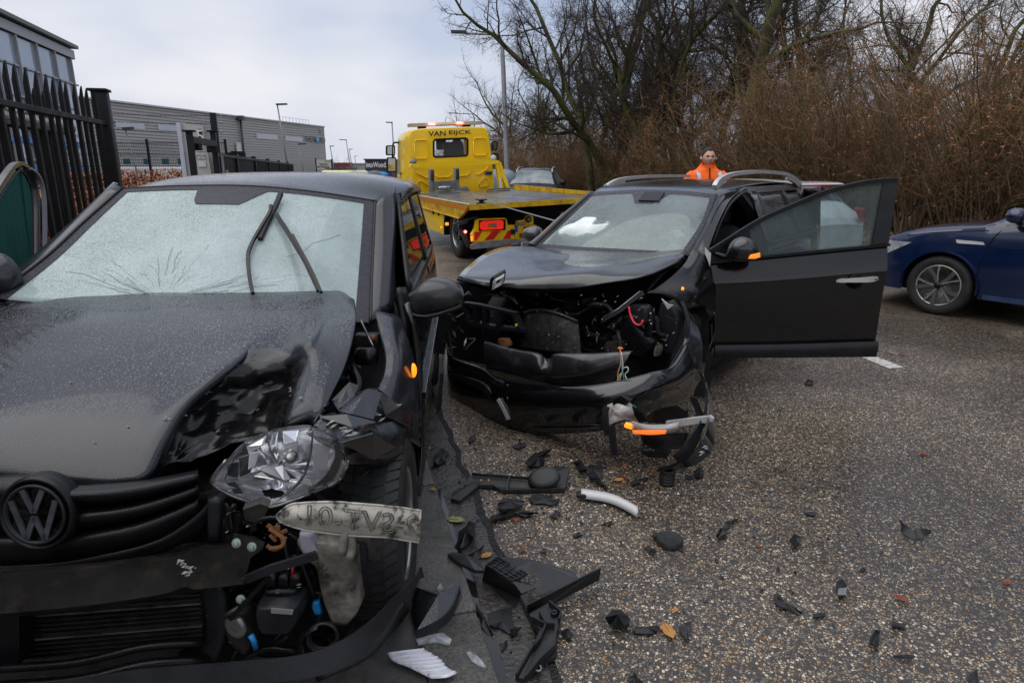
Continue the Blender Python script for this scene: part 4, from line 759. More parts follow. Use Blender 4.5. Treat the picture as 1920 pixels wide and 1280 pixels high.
for pts, m in (([(477, 893, 1.62), (560, 905, 1.60), (585, 912, 1.63), (582, 900, 1.66), (500, 880, 1.66)], M_chr2), ([(425, 870, 1.60), (448, 866, 1.62), (446, 895, 1.62), (428, 892, 1.61)], M_chd), ([(448, 858, 1.61), (468, 852, 1.6), (470, 885, 1.63), (450, 894, 1.62)], M_alu), ([(468, 850, 1.6), (488, 846, 1.62), (478, 872, 1.62), (466, 880, 1.6)], M_chr2), ([(590, 830, 1.63), (620, 838, 1.66), (612, 880, 1.66), (588, 880, 1.64)], M_chr2), ([(512, 815, 1.60), (522, 808, 1.63), (518, 835, 1.6), (508, 838, 1.59)], M_chrome), ([(530, 808, 1.6), (560, 806, 1.62), (556, 826, 1.58), (532, 832, 1.59)], M_chrome), ([(520, 845, 1.58), (545, 838, 1.60), (552, 858, 1.58), (530, 866, 1.57)], M_alu), ([(556, 820, 1.57), (585, 826, 1.6), (582, 862, 1.6), (560, 868, 1.57)], M_glassy), ([(486, 880, 1.6), (520, 868, 1.62), (555, 895, 1.63), (540, 903, 1.6), (505, 895, 1.6)], M_alu), ([(515, 876, 1.59), (530, 872, 1.6), (545, 898, 1.6), (532, 900, 1.58)], M_chr2), ([(424, 905, 1.6), (440, 903, 1.6), (455, 925, 1.6), (440, 925, 1.6)], M_chd), ([(600, 900, 1.66), (640, 860, 1.69), (646, 875, 1.7), (628, 903, 1.69)], M_alu), ([(462, 836, 1.6), (500, 815, 1.62), (494, 832, 1.6), (466, 850, 1.6)], M_chrome), ([(596, 800, 1.66), (612, 790, 1.70), (606, 815, 1.66)], M_alu)): shard(hl, pts, m)
b = MB(); b.lathe([(.0, 0), (.012, 0), (.016, .01), (.016, .03), (.006, .045), (0, .045)], aty(551, 853, 1.60), (0, -1, .2), 14); b.build('bulb', M_alu, hl)
b = MB(); b.grid(surf([[aty(x, y, yy) for x, y, yy in r] for r in ([(585, 800, 1.60), (618, 812, 1.62), (648, 845, 1.665)], [(580, 850, 1.585), (615, 855, 1.61), (652, 870, 1.66)], [(560, 900, 1.58), (600, 900, 1.60), (634, 902, 1.645)], [(510, 945, 1.575), (555, 934, 1.585), (600, 920, 1.60)])], 4, 4), .003); b.build('lens_fragment', M_glassy, hl)
b = MB(); b.grid(surf([[aty(x, y, yy) for x, y, yy in r] for r in ([(425, 862, 1.565), (455, 832, 1.58)], [(402, 890, 1.56), (430, 880, 1.57)], [(400, 905, 1.56), (425, 905, 1.57)], [(422, 921, 1.565), (445, 915, 1.57)])], 4, 4), .003); b.build('lens_fragment', M_glassy, hl)
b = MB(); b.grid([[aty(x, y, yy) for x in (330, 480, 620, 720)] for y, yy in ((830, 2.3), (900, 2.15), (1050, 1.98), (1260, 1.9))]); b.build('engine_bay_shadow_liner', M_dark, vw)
# ---------------------------------------------------------------- fender with crushed edge
FR = [[(703, 585, 2.66), (724, 588, 2.66), (740, 592, 2.70), (752, 600, 2.76)], [(712, 625, 2.52), (736, 630, 2.50), (753, 640, 2.56), (768, 650, 2.66)], [(722, 665, 2.38), (743, 670, 2.36), (762, 680, 2.44), (779, 692, 2.56)], [(718, 705, 2.26), (738, 715, 2.24), (762, 730, 2.32), (785, 742, 2.46)], [(695, 748, 2.12), (720, 760, 2.10), (754, 776, 2.2), (787, 792, 2.36)], [(655, 778, 1.98), (696, 795, 1.97), (748, 815, 2.1), (786, 838, 2.26)]]
fr = surf([[aty(*p) for p in r] for r in FR], 6, 5); fr = [[p + V((.3, -.8, .5)) * (fold(p, .008, 9, 5) * min(1, i / 20)) for p in r] for i, r in enumerate(fr)]
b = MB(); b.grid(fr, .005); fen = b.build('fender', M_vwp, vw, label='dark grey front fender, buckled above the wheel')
# crumpled lower flap of the fender, folded over the headlight
CR = [[(620, 752, 1.93), (660, 738, 1.99), (695, 728, 2.06), (715, 735, 2.12), (748, 760, 2.18), (772, 772, 2.25)], [(630, 768, 1.88), (665, 765, 1.92), (692, 758, 1.98), (715, 768, 2.03), (750, 785, 2.10), (774, 780, 2.22)], [(602, 778, 1.86), (640, 785, 1.80), (680, 790, 1.88), (715, 805, 1.92), (752, 812, 2.02), (772, 800, 2.16)], [(595, 795, 1.76), (625, 790, 1.80), (668, 808, 1.78), (708, 830, 1.86), (745, 838, 1.96), (768, 825, 2.1)], [(580, 812, 1.70), (620, 830, 1.66), (658, 838, 1.72), (700, 852, 1.80), (735, 860, 1.92), (758, 846, 2.05)], [(600, 830, 1.66), (640, 848, 1.64), (650, 868, 1.69), (690, 868, 1.80), (722, 872, 1.9), (748, 858, 2.02)]]
cr_ = surf([[aty(*p) for p in r] for r in CR], 6, 6); cr_ = [[p + V((.2, -1, .5)) * (fold(p, .045, 4.5, 9) + fold(p, .006, 16, 12) - .025) for p in r] for r in cr_]
b = MB(); b.grid(cr_, .004); cf = b.build('crumpled_fender_flap', M_vwd, vw, ang=28, label='black crumpled fender flap folded over the headlight')
for pts, m in (([(622, 750, 1.88), (655, 716, 1.96), (672, 722, 1.97), (664, 742, 1.92), (634, 768, 1.84)], M_vwp), ([(634, 770, 1.83), (690, 728, 1.99), (716, 736, 2.02), (700, 786, 1.86), (660, 776, 1.82)], M_vwp), ([(574, 812, 1.66), (602, 782, 1.74), (634, 822, 1.62), (618, 834, 1.62)], M_vwp), ([(600, 782, 1.76), (650, 778, 1.78), (704, 792, 1.82), (660, 800, 1.74)], M_vws), ([(704, 732, 2.02), (748, 764, 2.08), (774, 784, 2.14), (768, 800, 2.08), (722, 780, 1.96)], M_vws), ([(640, 830, 1.62), (700, 812, 1.74), (742, 838, 1.86), (700, 862, 1.74)], M_vws)): shard(cf, pts, m, 'folded_sheet', .004)
slivers('paint_chips', [aty(x, y, yy - .05) for x, y, yy in ((700, 735, 2.08), (715, 745, 2.1), (730, 752, 2.12), (745, 765, 2.15), (712, 780, 1.98), (620, 795, 1.74), (650, 812, 1.74), (640, 805, 1.76), (662, 818, 1.76), (690, 820, 1.8), (600, 770, 1.86), (575, 812, 1.7))], cf, n=4, ln=.035, seed=8, wd=.0035)
b = MB(); b.grid(surf([[aty(*p) for p in r] for r in ([(648, 920, 1.86), (690, 880, 1.9), (722, 862, 2.0), (742, 852, 2.1)], [(640, 1000, 1.92), (675, 960, 1.95), (700, 900, 2.06), (728, 872, 2.18)])], 5, 5), .004); b.build('arch_liner', M_plas2, vw)
b = MB(); b.grid(surf([[F.A(*p) for p in r] for r in ([(757, 605, .80), (775, 655, .84), (788, 730, .87), (793, 830, .875), (785, 930, .87)], [(763, 600, .80), (781, 650, .84), (795, 730, .87), (800, 830, .875), (790, 930, .87)])], 4, 3), .01); b.build('door_gap_trim', M_plas, vw)
# inner wing and engine parts seen through the bonnet gap
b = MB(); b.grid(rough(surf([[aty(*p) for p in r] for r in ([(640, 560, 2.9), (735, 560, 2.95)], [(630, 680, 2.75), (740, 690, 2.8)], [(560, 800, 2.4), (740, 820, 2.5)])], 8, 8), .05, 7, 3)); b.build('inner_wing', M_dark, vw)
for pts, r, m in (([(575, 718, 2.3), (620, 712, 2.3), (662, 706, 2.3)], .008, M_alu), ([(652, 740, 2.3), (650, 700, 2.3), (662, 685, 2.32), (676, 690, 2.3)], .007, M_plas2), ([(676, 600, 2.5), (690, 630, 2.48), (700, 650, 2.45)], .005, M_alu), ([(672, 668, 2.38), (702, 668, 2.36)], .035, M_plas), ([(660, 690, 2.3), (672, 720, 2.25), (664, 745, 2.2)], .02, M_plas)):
    b = MB(); b.tube([aty(*p) for p in pts], r, 10, smoothp=3); b.build('engine_pipe', m, vw)
b = MB(); b.box(aty(690, 640, 2.55), (.10, .06, .07), bev=.01); b.build('hinge_bracket', M_beam, vw, ang=40); b = MB(); b.box(aty(699, 633, 2.5), (.02, .02, .02), bev=.005); b.build('rusty_clip', M_rust_, vw); b = MB(); b.box(aty(607, 757, 2.05), (.03, .02, .016), bev=.004); b.build('blue_clip', M_blue, vw)
ff = []
for k in range(25):      # the undamaged far fender, its lamp and the bumper end
    bb = .06 + 1.30 * k / 24; lo = max(.26, .375 + math.sqrt(max(0, .37 ** 2 - (bb - .6) ** 2)) if abs(bb - .6) < .37 else .26); hi = max(lo + .03, zprof(1.4 + bb) - .06); ff.append([F(-(.80 + .07 * min(1, bb / .25) - .05 * max(0, u - .6)), bb, lo + (hi - lo) * u) for u in (0, .25, .5, .75, 1)])
b = MB(); b.grid(ff, .01); b.build('far_fender', M_vws, vw)
b = MB(); b.grid(surf([[F(a_, .04 + .22 * max(0, -a_ - .45) ** 1.5 + o_, z) for a_ in (-.44, -.56, -.68, -.80)] for z, o_ in ((.79, .05), (.72, .0), (.63, .01), (.58, .06))], 4, 4), .01); b.build('far_headlight', M_chrome, vw)
b = MB(); b.grid(surf([[F(a_, -.02 + .30 * max(0, -a_ - .5) ** 1.3 + o_, z) for a_ in (-.42, -.6, -.75, -.86)] for z, o_ in ((.57, .08), (.5, .0), (.35, .0), (.24, .08))], 4, 4), .01); b.build('bumper_end', M_vws, vw)
# side indicator
ic = aty(775, 694, 2.44); b = MB(); b.lathe([(0, .012), (.009, .011), (.014, .006), (.016, 0)], ic, (1, -.3, .1), 18); b.v = [tuple(V((v[0], ic.y + (v[1] - ic.y) * 1.1, ic.z + (v[2] - ic.z) * 1.9))) for v in b.v]; b.build('side_indicator', M_amber, vw)
# ---------------------------------------------------------------- windscreen, pillars, roof
WS = [[(232, 356, 1.98), (340, 351, 1.90), (466, 351, 1.86), (590, 362, 1.90), (703, 379, 1.98)], [(160, 420, 1.78), (290, 420, 1.68), (430, 422, 1.62), (575, 430, 1.67), (700, 450, 1.78)], [(90, 485, 1.58), (235, 490, 1.46), (390, 496, 1.40), (555, 505, 1.45), (697, 525, 1.57)], [(-10, 560, 1.36), (170, 578, 1.22), (345, 588, 1.15), (530, 594, 1.20), (694, 606, 1.33)]]
wsr = surf([[F.B(*p) for p in r] for r in WS], 8, 8); b = MB(); b.grid(wsr, .005); wsc = b.build('windscreen', M_vwglass, vw, label='cracked, misted windscreen covered in raindrops')
def wsp(u, v, o=0.):
    i, j = v * (len(wsr) - 1), u * (len(wsr[0]) - 1); i0, j0 = min(int(i), len(wsr) - 2), min(int(j), len(wsr[0]) - 2); p = wsr[i0][j0].lerp(wsr[i0][j0 + 1], j - j0).lerp(wsr[i0 + 1][j0].lerp(wsr[i0 + 1][j0 + 1], j - j0), i - i0); return p + V((0, -.72, .69)) * o
def wband(name, poly, m, o=.009, n=14):
    b = MB(); b.grid([[wsp(u0 + (u1 - u0) * k, v0 + (v1 - v0) * k, o) for k in (0, .5, 1)] for (u0, v0, u1, v1) in poly]); return b.build(name, m, wsc)
S20 = [k / 20 for k in range(21)]
wband('border', [(u, 0, u, .035 + (.13 * max(0, min(1, (u - .33) / .01)) * max(0, min(1, (.58 - u) / .08)))) for u in [k / 80 for k in range(81)]], M_frit)
wband('border', [(.955 - .0 * v, v, 1, v) for v in S20], M_frit); wband('border', [(0, v, .035, v) for v in S20], M_frit)
# cracks spreading from the lower left
M_crack = mat('crack_line', (.10, .13, .13), .4); rr = random.Random(12); b = MB()
for k in range(70):
    a = rr.choice((rr.gauss(-.5, .16), rr.gauss(-2.6, .16), rr.uniform(-2.9, -.25))); r0 = abs(rr.gauss(0, .16)); L_ = abs(rr.gauss(0, .10)) + .02; P = []
    for q in range(5): a += rr.gauss(0, .03); P.append(wsp(max(.04, min(.94, .43 + math.cos(a) * (r0 + L_ * q / 4))), max(.05, min(.97, .93 + math.sin(a) * (r0 + L_ * q / 4) * 1.25)), .008))
    b.tube(P, .00035 if k % 5 else .0007, 3, caps=False)
b.build('cracks', M_crack, wsc, kind='stuff')
for j0, pil in ((0, [(222, 345, 2.10), (140, 425, 1.9), (60, 495, 1.72), (-45, 575, 1.52)]), (-1, [(738, 352, 2.16), (741, 420, 1.95), (738, 490, 1.74), (742, 580, 1.53)])):
    e_ = [wsr[k][j0] for k in (0, 8, 16, 24)]; sg = -1 if j0 == 0 else 1; o_ = [F.B(*p) for p in pil]
    gg = [[p + V((0, 0, .003)), p.lerp(q, .35) + V((sg * .012, -.03, .012)), p.lerp(q, .75) + V((sg * .012, -.02, .01)), q] for p, q in zip(e_, o_)]
    b = MB(); b.grid(surf(gg if sg > 0 else [r[::-1] for r in gg], 3, 4), .01); b.build('a_pillar', M_vwp, vw)
    b = MB(); b.tube([r[j0] + V((sg * .004, -.006, .008)) for r in wsr], .008, 6); b.build('pillar_seal', M_plas, vw)
top = wsr[0]; NR = len(top)
rf = []
for k, (db, dz, wk) in enumerate(((-.005, .004, 1.), (.12, .03, 1.02), (.45, .062, 1.06), (1.0, .07, 1.07), (1.6, .05, 1.04), (1.95, .0, .98), (2.1, -.08, .94))):
    r = []
    for j, p in enumerate(top):
        a_, b_, z_ = F.loc(p); u = j / (NR - 1) * 2 - 1; a0 = .70 * u * wk if k > 1 else a_ * (1 if k == 0 else 1.07); bb = (b_ if k < 2 else 1.9 + (b_ - 1.9) * .5) + db; zz = z_ if k < 2 else 1.515; zz += dz - (.07 if k > 1 else .03 if k else 0) * abs(u) ** 3.5; r.append(F(a0, bb, zz))
    rf.append(r)
for k in range(1, len(rf)):
    for e_, q in ((0, -1), (-1, 1)):
        a_, b_, z_ = F.loc(rf[k][e_]); n_l = [F(q * (abs(a_) + .022), b_, z_ - .02), F(q * (abs(a_) + .035), b_, z_ - .05)]; rf[k] = (n_l[::-1] + rf[k]) if e_ == 0 else (rf[k] + n_l)
a_, b_, z_ = F.loc(rf[0][0]); rf[0] = [F(a_ - .02, b_ + .03, z_ - .01), F(a_ - .01, b_ + .015, z_ - .005)] + rf[0]; a_, b_, z_ = F.loc(rf[0][-1]); rf[0] += [F(a_ + .01, b_ + .015, z_ - .005), F(a_ + .02, b_ + .03, z_ - .01)]
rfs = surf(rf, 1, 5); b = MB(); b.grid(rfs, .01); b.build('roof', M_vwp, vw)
b = MB(); b.tube([p + V((0, -.003, .006)) for p in top], .006, 5); b.build('roof_seal', M_plas, vw)
# right hand flank (car's left): door skins and windows in car coordinates
def side_a(z, b_): return (.845 + .028 * math.sin(min(1, max(0, (z - .1) / .95)) * math.pi)) - max(0, z - .95) * .225 - .05 * max(0, (b_ - 3.2) / .9) ** 2
def sgrid(b0, b1, z0, z1, n=8, m=8, o=0., slope0=0., slope1=0., sgn=1): # rows over z
    R2 = []
    for i in range(m + 1):
        z = z0 + (z1 - z0) * i / m; R2.append([F(sgn * (side_a(z, bb) + o), bb, z) for bb in [(b0 + slope0 * i / m) + ((b1 + slope1 * i / m) - (b0 + slope0 * i / m)) * j / n for j in range(n + 1)]])
    return R2
for sgn in (1, -1):
    b = MB(); g1 = sgrid(1.36, 2.75, .24, 1.02, o=0, sgn=sgn); b.grid(g1 if sgn > 0 else [r[::-1] for r in g1], .02); dr = b.build('front_door' if sgn > 0 else 'far_side_panel', M_vws, vw)
    b = MB(); g1 = sgrid(2.762, 4.1, .24, 1.02, n=12, o=0, sgn=sgn); b.grid(g1 if sgn > 0 else [r[::-1] for r in g1], .02); rd = b.build('rear_door' if sgn > 0 else 'far_side_panel', M_vws, vw)
    b = MB(); g1 = sgrid(1.52, 2.72, 1.03, 1.455, sgn=sgn, slope0=.62); b.grid(g1 if sgn > 0 else [r[::-1] for r in g1], .004); b.build('door_window', M_sideg, vw); b = MB(); g1 = sgrid(2.82, 3.6, 1.03, 1.455, sgn=sgn, slope1=-.15); b.grid(g1 if sgn > 0 else [r[::-1] for r in g1], .004); b.build('door_window', M_sideg, vw)
    for (b0, s0, b1, s1, z0, z1, m) in ((2.72, 0, 2.82, 0, 1.02, 1.46, M_plas), (3.6, -.15, 4.05, -.42, 1.02, 1.46, M_vws), (2.2, 0, 3.85, 0, 1.45, 1.475, M_plas), (1.45, 0, 4.1, 0, 1.005, 1.035, M_plas), (1.50, .62, 1.53, .62, 1.03, 1.47, M_plas)):
        b = MB(); g1 = sgrid(b0, b1, z0, z1, o=.006, slope0=s0, slope1=s1, sgn=sgn, n=6, m=5); b.grid(g1 if sgn > 0 else [r[::-1] for r in g1], .02); b.build('window_frame', m, vw)
    b = MB(); b.strip([F(sgn * (side_a(.56, bb) + .008), bb, .57 + .02 * (bb - 1.4)) for bb in [1.4 + .27 * k for k in range(11)]], (0, 0, 1), .028, .016); b.build('side_moulding', M_plas, vw, ang=40)
    b = MB(); b.strip([F(sgn * (side_a(.58, bb) + .017), bb, .581 + .02 * (bb - 1.4)) for bb in [1.4 + .27 * k for k in range(11)]], (0, 0, 1), .006, .004); b.build('moulding_chrome_line', M_alu, vw, smooth=False)  # thin chrome line along the side moulding
    b = MB(); b.box(F(sgn * .80, 2.6, .2), (.1, 2.4, .12), M=Matrix.Rotation(R_(4), 3, 'Z'), bev=.02); b.build('sill', M_plas, vw, ang=40)
b = MB(); b.grid(surf([[F(a_ * k_, 4.0 + .08 * (1 - (a_ / .8) ** 2) + o_, z) for a_ in (-.8, -.4, 0, .4, .8)] for z, o_, k_ in ((.25, .0, 1), (.6, .04, 1), (.95, .0, .97), (1.2, -.14, .88), (1.46, -.3, .8))], 3, 3), .02); b.build('tailgate', M_vws, vw)
for sgn in (1, -1): b = MB(); b.box(F(sgn * .72, 4.02, .88), (.14, .12, .3), bev=.03); b.build('tail_light', mat('tail_red' + str(sgn), (.35, .01, .01), .2), vw, ang=40)
# door mirror
MS = [(752, 560, 603, .02), (762, 552, 602, .05), (778, 540, 598, .075), (795, 525, 594, .09), (815, 521, 588, .10), (838, 524, 583, .095), (856, 531, 578, .08), (866, 541, 573, .055), (870, 554, 566, .015)]
rows_ = []
for px, y0, y1, dp in MS:
    r = []; yc = 2.93
    for k in range(16):
        t_ = 2 * math.pi * k / 16; ce, se = math.cos(t_), math.sin(t_); ce = math.copysign(abs(ce) ** .75, ce); se = math.copysign(abs(se) ** .75, se); py = (y0 + y1) / 2 - se * (y1 - y0) / 2; r.append(aty(px, py, yc) + V((0, -ce * dp, 0)))
    rows_.append(r)
rows_ = list(map(list, zip(*[crv(c, 3) for c in zip(*rows_)])))
b = MB(); b.grid(rows_, wrap=True); mir = b.build('door_mirror', wet_paint('mirror_paint', (.018, .018, .02), .35, 160, .35, .5), vw)
b = MB(); b.tube([aty(754, 585, 2.86), aty(800, 594, 2.84), aty(866, 574, 2.86)], .012, 6, smoothp=3); b.build('mirror_seam', M_plas, mir)
b = MB(); b.grid(surf([[aty(*p) for p in r] for r in ([(742, 540, 2.86), (756, 540, 2.9)], [(748, 590, 2.82), (772, 600, 2.86)], [(752, 640, 2.78), (766, 636, 2.86)])], 3, 4), .02); b.build('mirror_foot', M_plas, vw)
# wipers standing away from each other
def wiper(arm, blade):
    e_ = [aty(x, y, 1.4 + 1.15 + (588 - y) / 237 * .71 - .045) for x, y in arm]; b = MB(); b.strip(crv(e_, 4), (1, 0, .1), .014, .012); w_ = b.build('wiper_arm', M_plas, vw, ang=40); e2 = [aty(x, y, 1.4 + 1.15 + (588 - y) / 237 * .71 - .03) for x, y in blade]; b = MB(); b.strip(crv(e2, 4), (1, 0, .1), .02, .018); b.build('wiper_blade', M_rub, w_, ang=40)
wiper([(474, 550), (468, 520), (465, 480), (473, 455), (490, 425), (506, 398), (508, 385)], [(487, 448), (502, 415), (516, 388), (527, 362)]); wiper([(602, 548), (590, 520), (575, 490), (556, 455), (548, 440)], [(518, 402), (535, 428), (553, 458), (572, 490), (598, 545)])
# half open far door
DH, DT = V((-2.3, 2.65, 0)), V((-2.66, 3.72, 0)); dn = (DT - DH).cross(V((0, 0, 1))).normalized()
def dpt(px, py, o=0.): return atp(px, py, DH, dn) + dn * o
outl = [(-75, 480), (-40, 412), (-5, 352), (18, 318), (30, 308), (40, 308), (54, 320), (64, 345), (68, 390), (68, 520)]
d_ = empty('ajar', (0, 0, 0), 'x', 'x'); bpy.data.objects.remove(d_)
b = MB(); b.strip(crv([dpt(*p) for p in outl], 4), dn, .03, .02); od = b.build('open_door', M_vwp, vw, ang=40, label='half open far side door with green tinted window')
b = MB(); b.strip(crv([dpt(x - 9 if x > 30 else x + 9, y + 8, .0) for x, y in outl], 4), dn, .02, .01); b.build('window_seal', M_plas, od)
b = MB(); P = [dpt(x - 8 if x > 30 else x + 8, y + 6) for x, y in outl] + [dpt(72, 560), dpt(-85, 560)]; b.prism(P, dn * .004); b.build('door_window', M_greeng, od, smooth=False)
b = MB(); b.prism([dpt(82, 520), dpt(82, 900), dpt(-160, 900), dpt(-110, 520)], dn * .08); b.build('door_skin', M_vws, od, smooth=False)
b = MB(); b.strip(crv([dpt(x + 8, y + 8, .02) for x, y in outl[5:]], 4), dn, .02, .012); b.build('door_edge', mat('pale_door_edge', (.22, .22, .25), .3), od, ang=40)  # edge strip in a paler grey than the door paint
b = MB(); b.lathe([(0, .06), (.05, .055), (.09, .03), (.11, 0), (.09, -.03), (0, -.05)], aty(-6, 520, 2.75), (0, -1, .1), 20); b.build('far_mirror', M_vwp, vw)
# interior
b = MB(); b.box(F(0, 1.62, .86), (1.45, .5, .22), M=Matrix.Rotation(R_(4), 3, 'Z'), bev=.06); b.build('dashboard', M_inter, vw, ang=40)
stc = F(.36, 1.95, .98); b = MB(); b.tube([stc + V((math.cos(k * .2618) * .19, math.sin(k * .2618) * .09, math.sin(k * .2618) * .165)) for k in range(25)], .016, 8); b.build('steering_wheel', M_interp, vw)
for a_ in (-.36, .36):
    b = MB(); b.box(F(a_, 2.55, .85), (.5, .2, .7), M=Matrix.Rotation(-.2, 3, 'X'), bev=.08); st = b.build('seat', M_inter, vw, ang=50); b = MB(); b.box(F(a_, 2.68, 1.3), (.27, .11, .2), bev=.05); b.build('headrest', M_inter, st, ang=50)
b = MB(); b.box(F(0, 2.6, .4), (1.5, 2.4, .08), M=Matrix.Rotation(R_(4), 3, 'Z')); b.build('floor_pan', M_inter, vw, smooth=False)
# ---------------------------------------------------------------- wheels
def wheel(parent, c, axis, R, W, rim_m, spokes=5, tread=True, rimr=.62, name='wheel', style='steel', nblk=52):
    ax = V(axis).normalized(); u = V((0, 0, 1)); v_ = ax.cross(u).normalized(); e_ = bpy.data.objects.new(name, None); COL.objects.link(e_); e_.parent = parent
    M = Matrix.Identity(4); p = parent
    while p: M = p.matrix_basis @ M; p = p.parent
    e_.matrix_basis = M.inverted()
    h = W / 2; rr = R * rimr
    b = MB(); b.lathe([(rr, -h * .8), (rr * 1.12, -h * .98), (R * .9, -h), (R * .975, -h * .82), (R, -h * .5), (R, h * .5), (R * .975, h * .82), (R * .9, h), (rr * 1.12, h * .98), (rr, h * .8)], c, ax, 56); ty = b.build('tyre', M_rub, e_)
    if tread:
        b = MB()
        for k in range(nblk):
            for q, (x0, x1, sk) in enumerate(((-.92, -.52, .5), (-.46, -.05, .25), (.05, .46, -.25), (.52, .92, -.5))):
                t0 = (k + (.5 if q % 2 else 0)) * 2 * math.pi / nblk; t1 = t0 + 2 * math.pi / nblk * .74; P = []
                for rad in (R * .985, R * 1.012):
                    for (xx, tt) in ((x0, t0), (x1, t0 + sk * .14), (x1, t1 + sk * .14), (x0, t1)):
                        rr_ = rad - (R * .03 * max(0, abs(xx) - .5) / .42); P.append(V(c) + ax * xx * h + (u * math.cos(tt) + v_ * math.sin(tt)) * rr_)
                b.add(P, [(3, 2, 1, 0), (4, 5, 6, 7), (0, 1, 5, 4), (1, 2, 6, 5), (2, 3, 7, 6), (3, 0, 4, 7)])
        b.build('tread_blocks', M_rub, ty, smooth=False, kind='stuff')
    b = MB(); b.lathe([(rr * 1.02, h * .8), (rr * 1.0, h * .9), (rr * .95, h * .86), (rr * .93, h * .3), (rr * .9, -h * .6)], c, ax, 48); rim = b.build('rim', rim_m, e_)
    if style == 'steel':
        b = MB(); b.lathe([(rr * .94, h * .55), (rr * .75, h * .72), (rr * .5, h * .6), (rr * .3, h * .78), (0, h * .8)], c, ax, 36); b.build('wheel_disc', rim_m, e_)
    else:
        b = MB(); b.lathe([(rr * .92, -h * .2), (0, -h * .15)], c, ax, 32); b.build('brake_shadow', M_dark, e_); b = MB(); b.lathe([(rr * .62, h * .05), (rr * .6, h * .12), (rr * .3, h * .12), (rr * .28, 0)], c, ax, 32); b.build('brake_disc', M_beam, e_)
        for k in range(spokes):
            for (da, m2, wd_, off) in ((-.20, rim_m, .07, .0), (.20, M_spoke, .17, .0)) if style == 'twin' else ((0, rim_m, .2, 0),):
                a0 = 2 * math.pi * k / spokes + .3; r0, r1 = rr * .16, rr * .95; d0 = u * math.cos(a0 + da * .35) + v_ * math.sin(a0 + da * .35); d1 = u * math.cos(a0 + da * 1.15) + v_ * math.sin(a0 + da * 1.15); p0, pm, p1 = V(c) + d0 * r0 + ax * h * .82, V(c) + (d0 + d1).normalized() * rr * .55 + ax * h * .84, V(c) + d1 * r1 + ax * h * .86; b = MB(); b.strip([p0, pm, p1], d0.cross(ax), [rr * wd_ * .8, rr * wd_, rr * wd_ * 1.25], .018); b.build('spoke', m2, e_, ang=40)
    b = MB(); b.lathe([(rr * .17, h * .8), (rr * .16, h * .92), (0, h * .94)], c, ax, 24); b.build('hub_cap', M_plas, e_)
    return e_
M_rimg = mat('wheel_silver', (.42, .42, .42), .3, metal=.8, var=.2); M_spoke = mat('spoke_grey', (.2, .195, .19), .3, metal=.7)
ax_ = V((math.cos(R_(8)), math.sin(R_(8)), 0)); wheel(vw, F(.775, .60, .375), V((math.cos(R_(-3)), -math.sin(R_(-3)), 0)), .315, .205, M_rimg)
wheel(vw, F(-.775, .60, .375), F.lat * -1, .315, .205, M_rimg, tread=False); wheel(vw, F(.76, 3.2, .33), F.lat, .315, .205, M_rimg, tread=False); wheel(vw, F(-.76, 3.2, .375), F.lat * -1, .315, .205, M_rimg, tread=False)
# ---------------------------------------------------------------- things laid bare behind the bumper
PL = [[(520, 962, 1.50), (548, 945, 1.50), (600, 940, 1.515), (660, 942, 1.53), (720, 947, 1.545), (789, 956, 1.58)], [(524, 972, 1.50), (548, 968, 1.485), (600, 968, 1.50), (655, 972, 1.515), (720, 976, 1.53), (787, 986, 1.565)], [(535, 982, 1.50), (560, 990, 1.50), (600, 996, 1.515), (650, 1002, 1.53), (720, 1006, 1.545), (785, 1016, 1.58)]]
pr = surf([[aty(*p) for p in r] for r in PL], 8, 5); pr = [[p + V((0, -1, 0)) * (.006 * mnoise.noise(p * 22) * (1.6 if F.loc(p)[0] < .66 else .4)) for p in r] for r in pr]
b = MB(); b.grid(pr, .002); plate = b.build('number_plate', M_plate, vw, label='bent number plate seen from behind with mirrored embossed characters')
pl_e = [p for p in pr[0]] + [r[-1] for r in pr[1:]] + pr[-1][::-1][1:] + [r[0] for r in pr[::-1][1:]]
b = MB(); b.tube([p + V((0, -.002, 0)) for p in pl_e], .003, 5); b.build('plate_rim', M_plate, plate)
M_emb = mat('embossed_grey', (.2, .185, .16), .5, dirt=(.06, .055, .05), ds=40, dlo=.5, dhi=.62)
c0 = aty(684, 975, 1.518); xdir = (aty(780, 985, 1.562) - aty(600, 968, 1.50)).normalized(); zdir = (aty(700, 950, 1.535) - aty(697, 1000, 1.535)).normalized()
tx = text('embossed_characters', '2-SVT-01', M_emb, plate, c0, xdir * -1, zdir, .06, w=.29)
cuv = MB(); tme = tx.data; tx.data.transform(Matrix.Identity(4))
for v in tme.vertices: v.co = v.co + V((0, -.006, 0))
bmx = bmesh.new(); bmx.from_mesh(tme)      # keep only outlines of the strokes, as pressed metal shows
edges = [e for e in bmx.edges if len(e.link_faces) == 1]; b = MB()
for e in edges: b.tube([e.verts[0].co, e.verts[1].co], .0021, 4, caps=False)
bmx.free(); bpy.data.objects.remove(tx); b.build('embossed_characters', M_emb, plate, kind='stuff')
def lump(name, prof, m, parent=vw, amp=.006, sc=18, seed=1, y=1.6, dp=.06, n=16, sq=.6):
    R2 = []
    for (px0, px1, py) in prof:
        r = []
        for k in range(n):
            t_ = 2 * math.pi * k / n; ce, se = math.cos(t_), math.sin(t_); ce = math.copysign(abs(ce) ** sq, ce); se = math.copysign(abs(se) ** sq, se); p = aty((px0 + px1) / 2 + ce * (px1 - px0) / 2, py, y) + V((0, se * dp, 0)); r.append(p + mnoise.noise_vector(p * sc + V((seed, 0, 0))) * amp)
        R2.append(r)
    R2 = list(map(list, zip(*[crv(c, 3) for c in zip(*R2)]))); b = MB(); b.grid(R2, wrap=True); k = len(R2); b.f += [tuple(range(n))[::-1], tuple((k - 1) * n + j for j in range(n))]; b.m += [0, 0]; return b.build(name, m, parent)
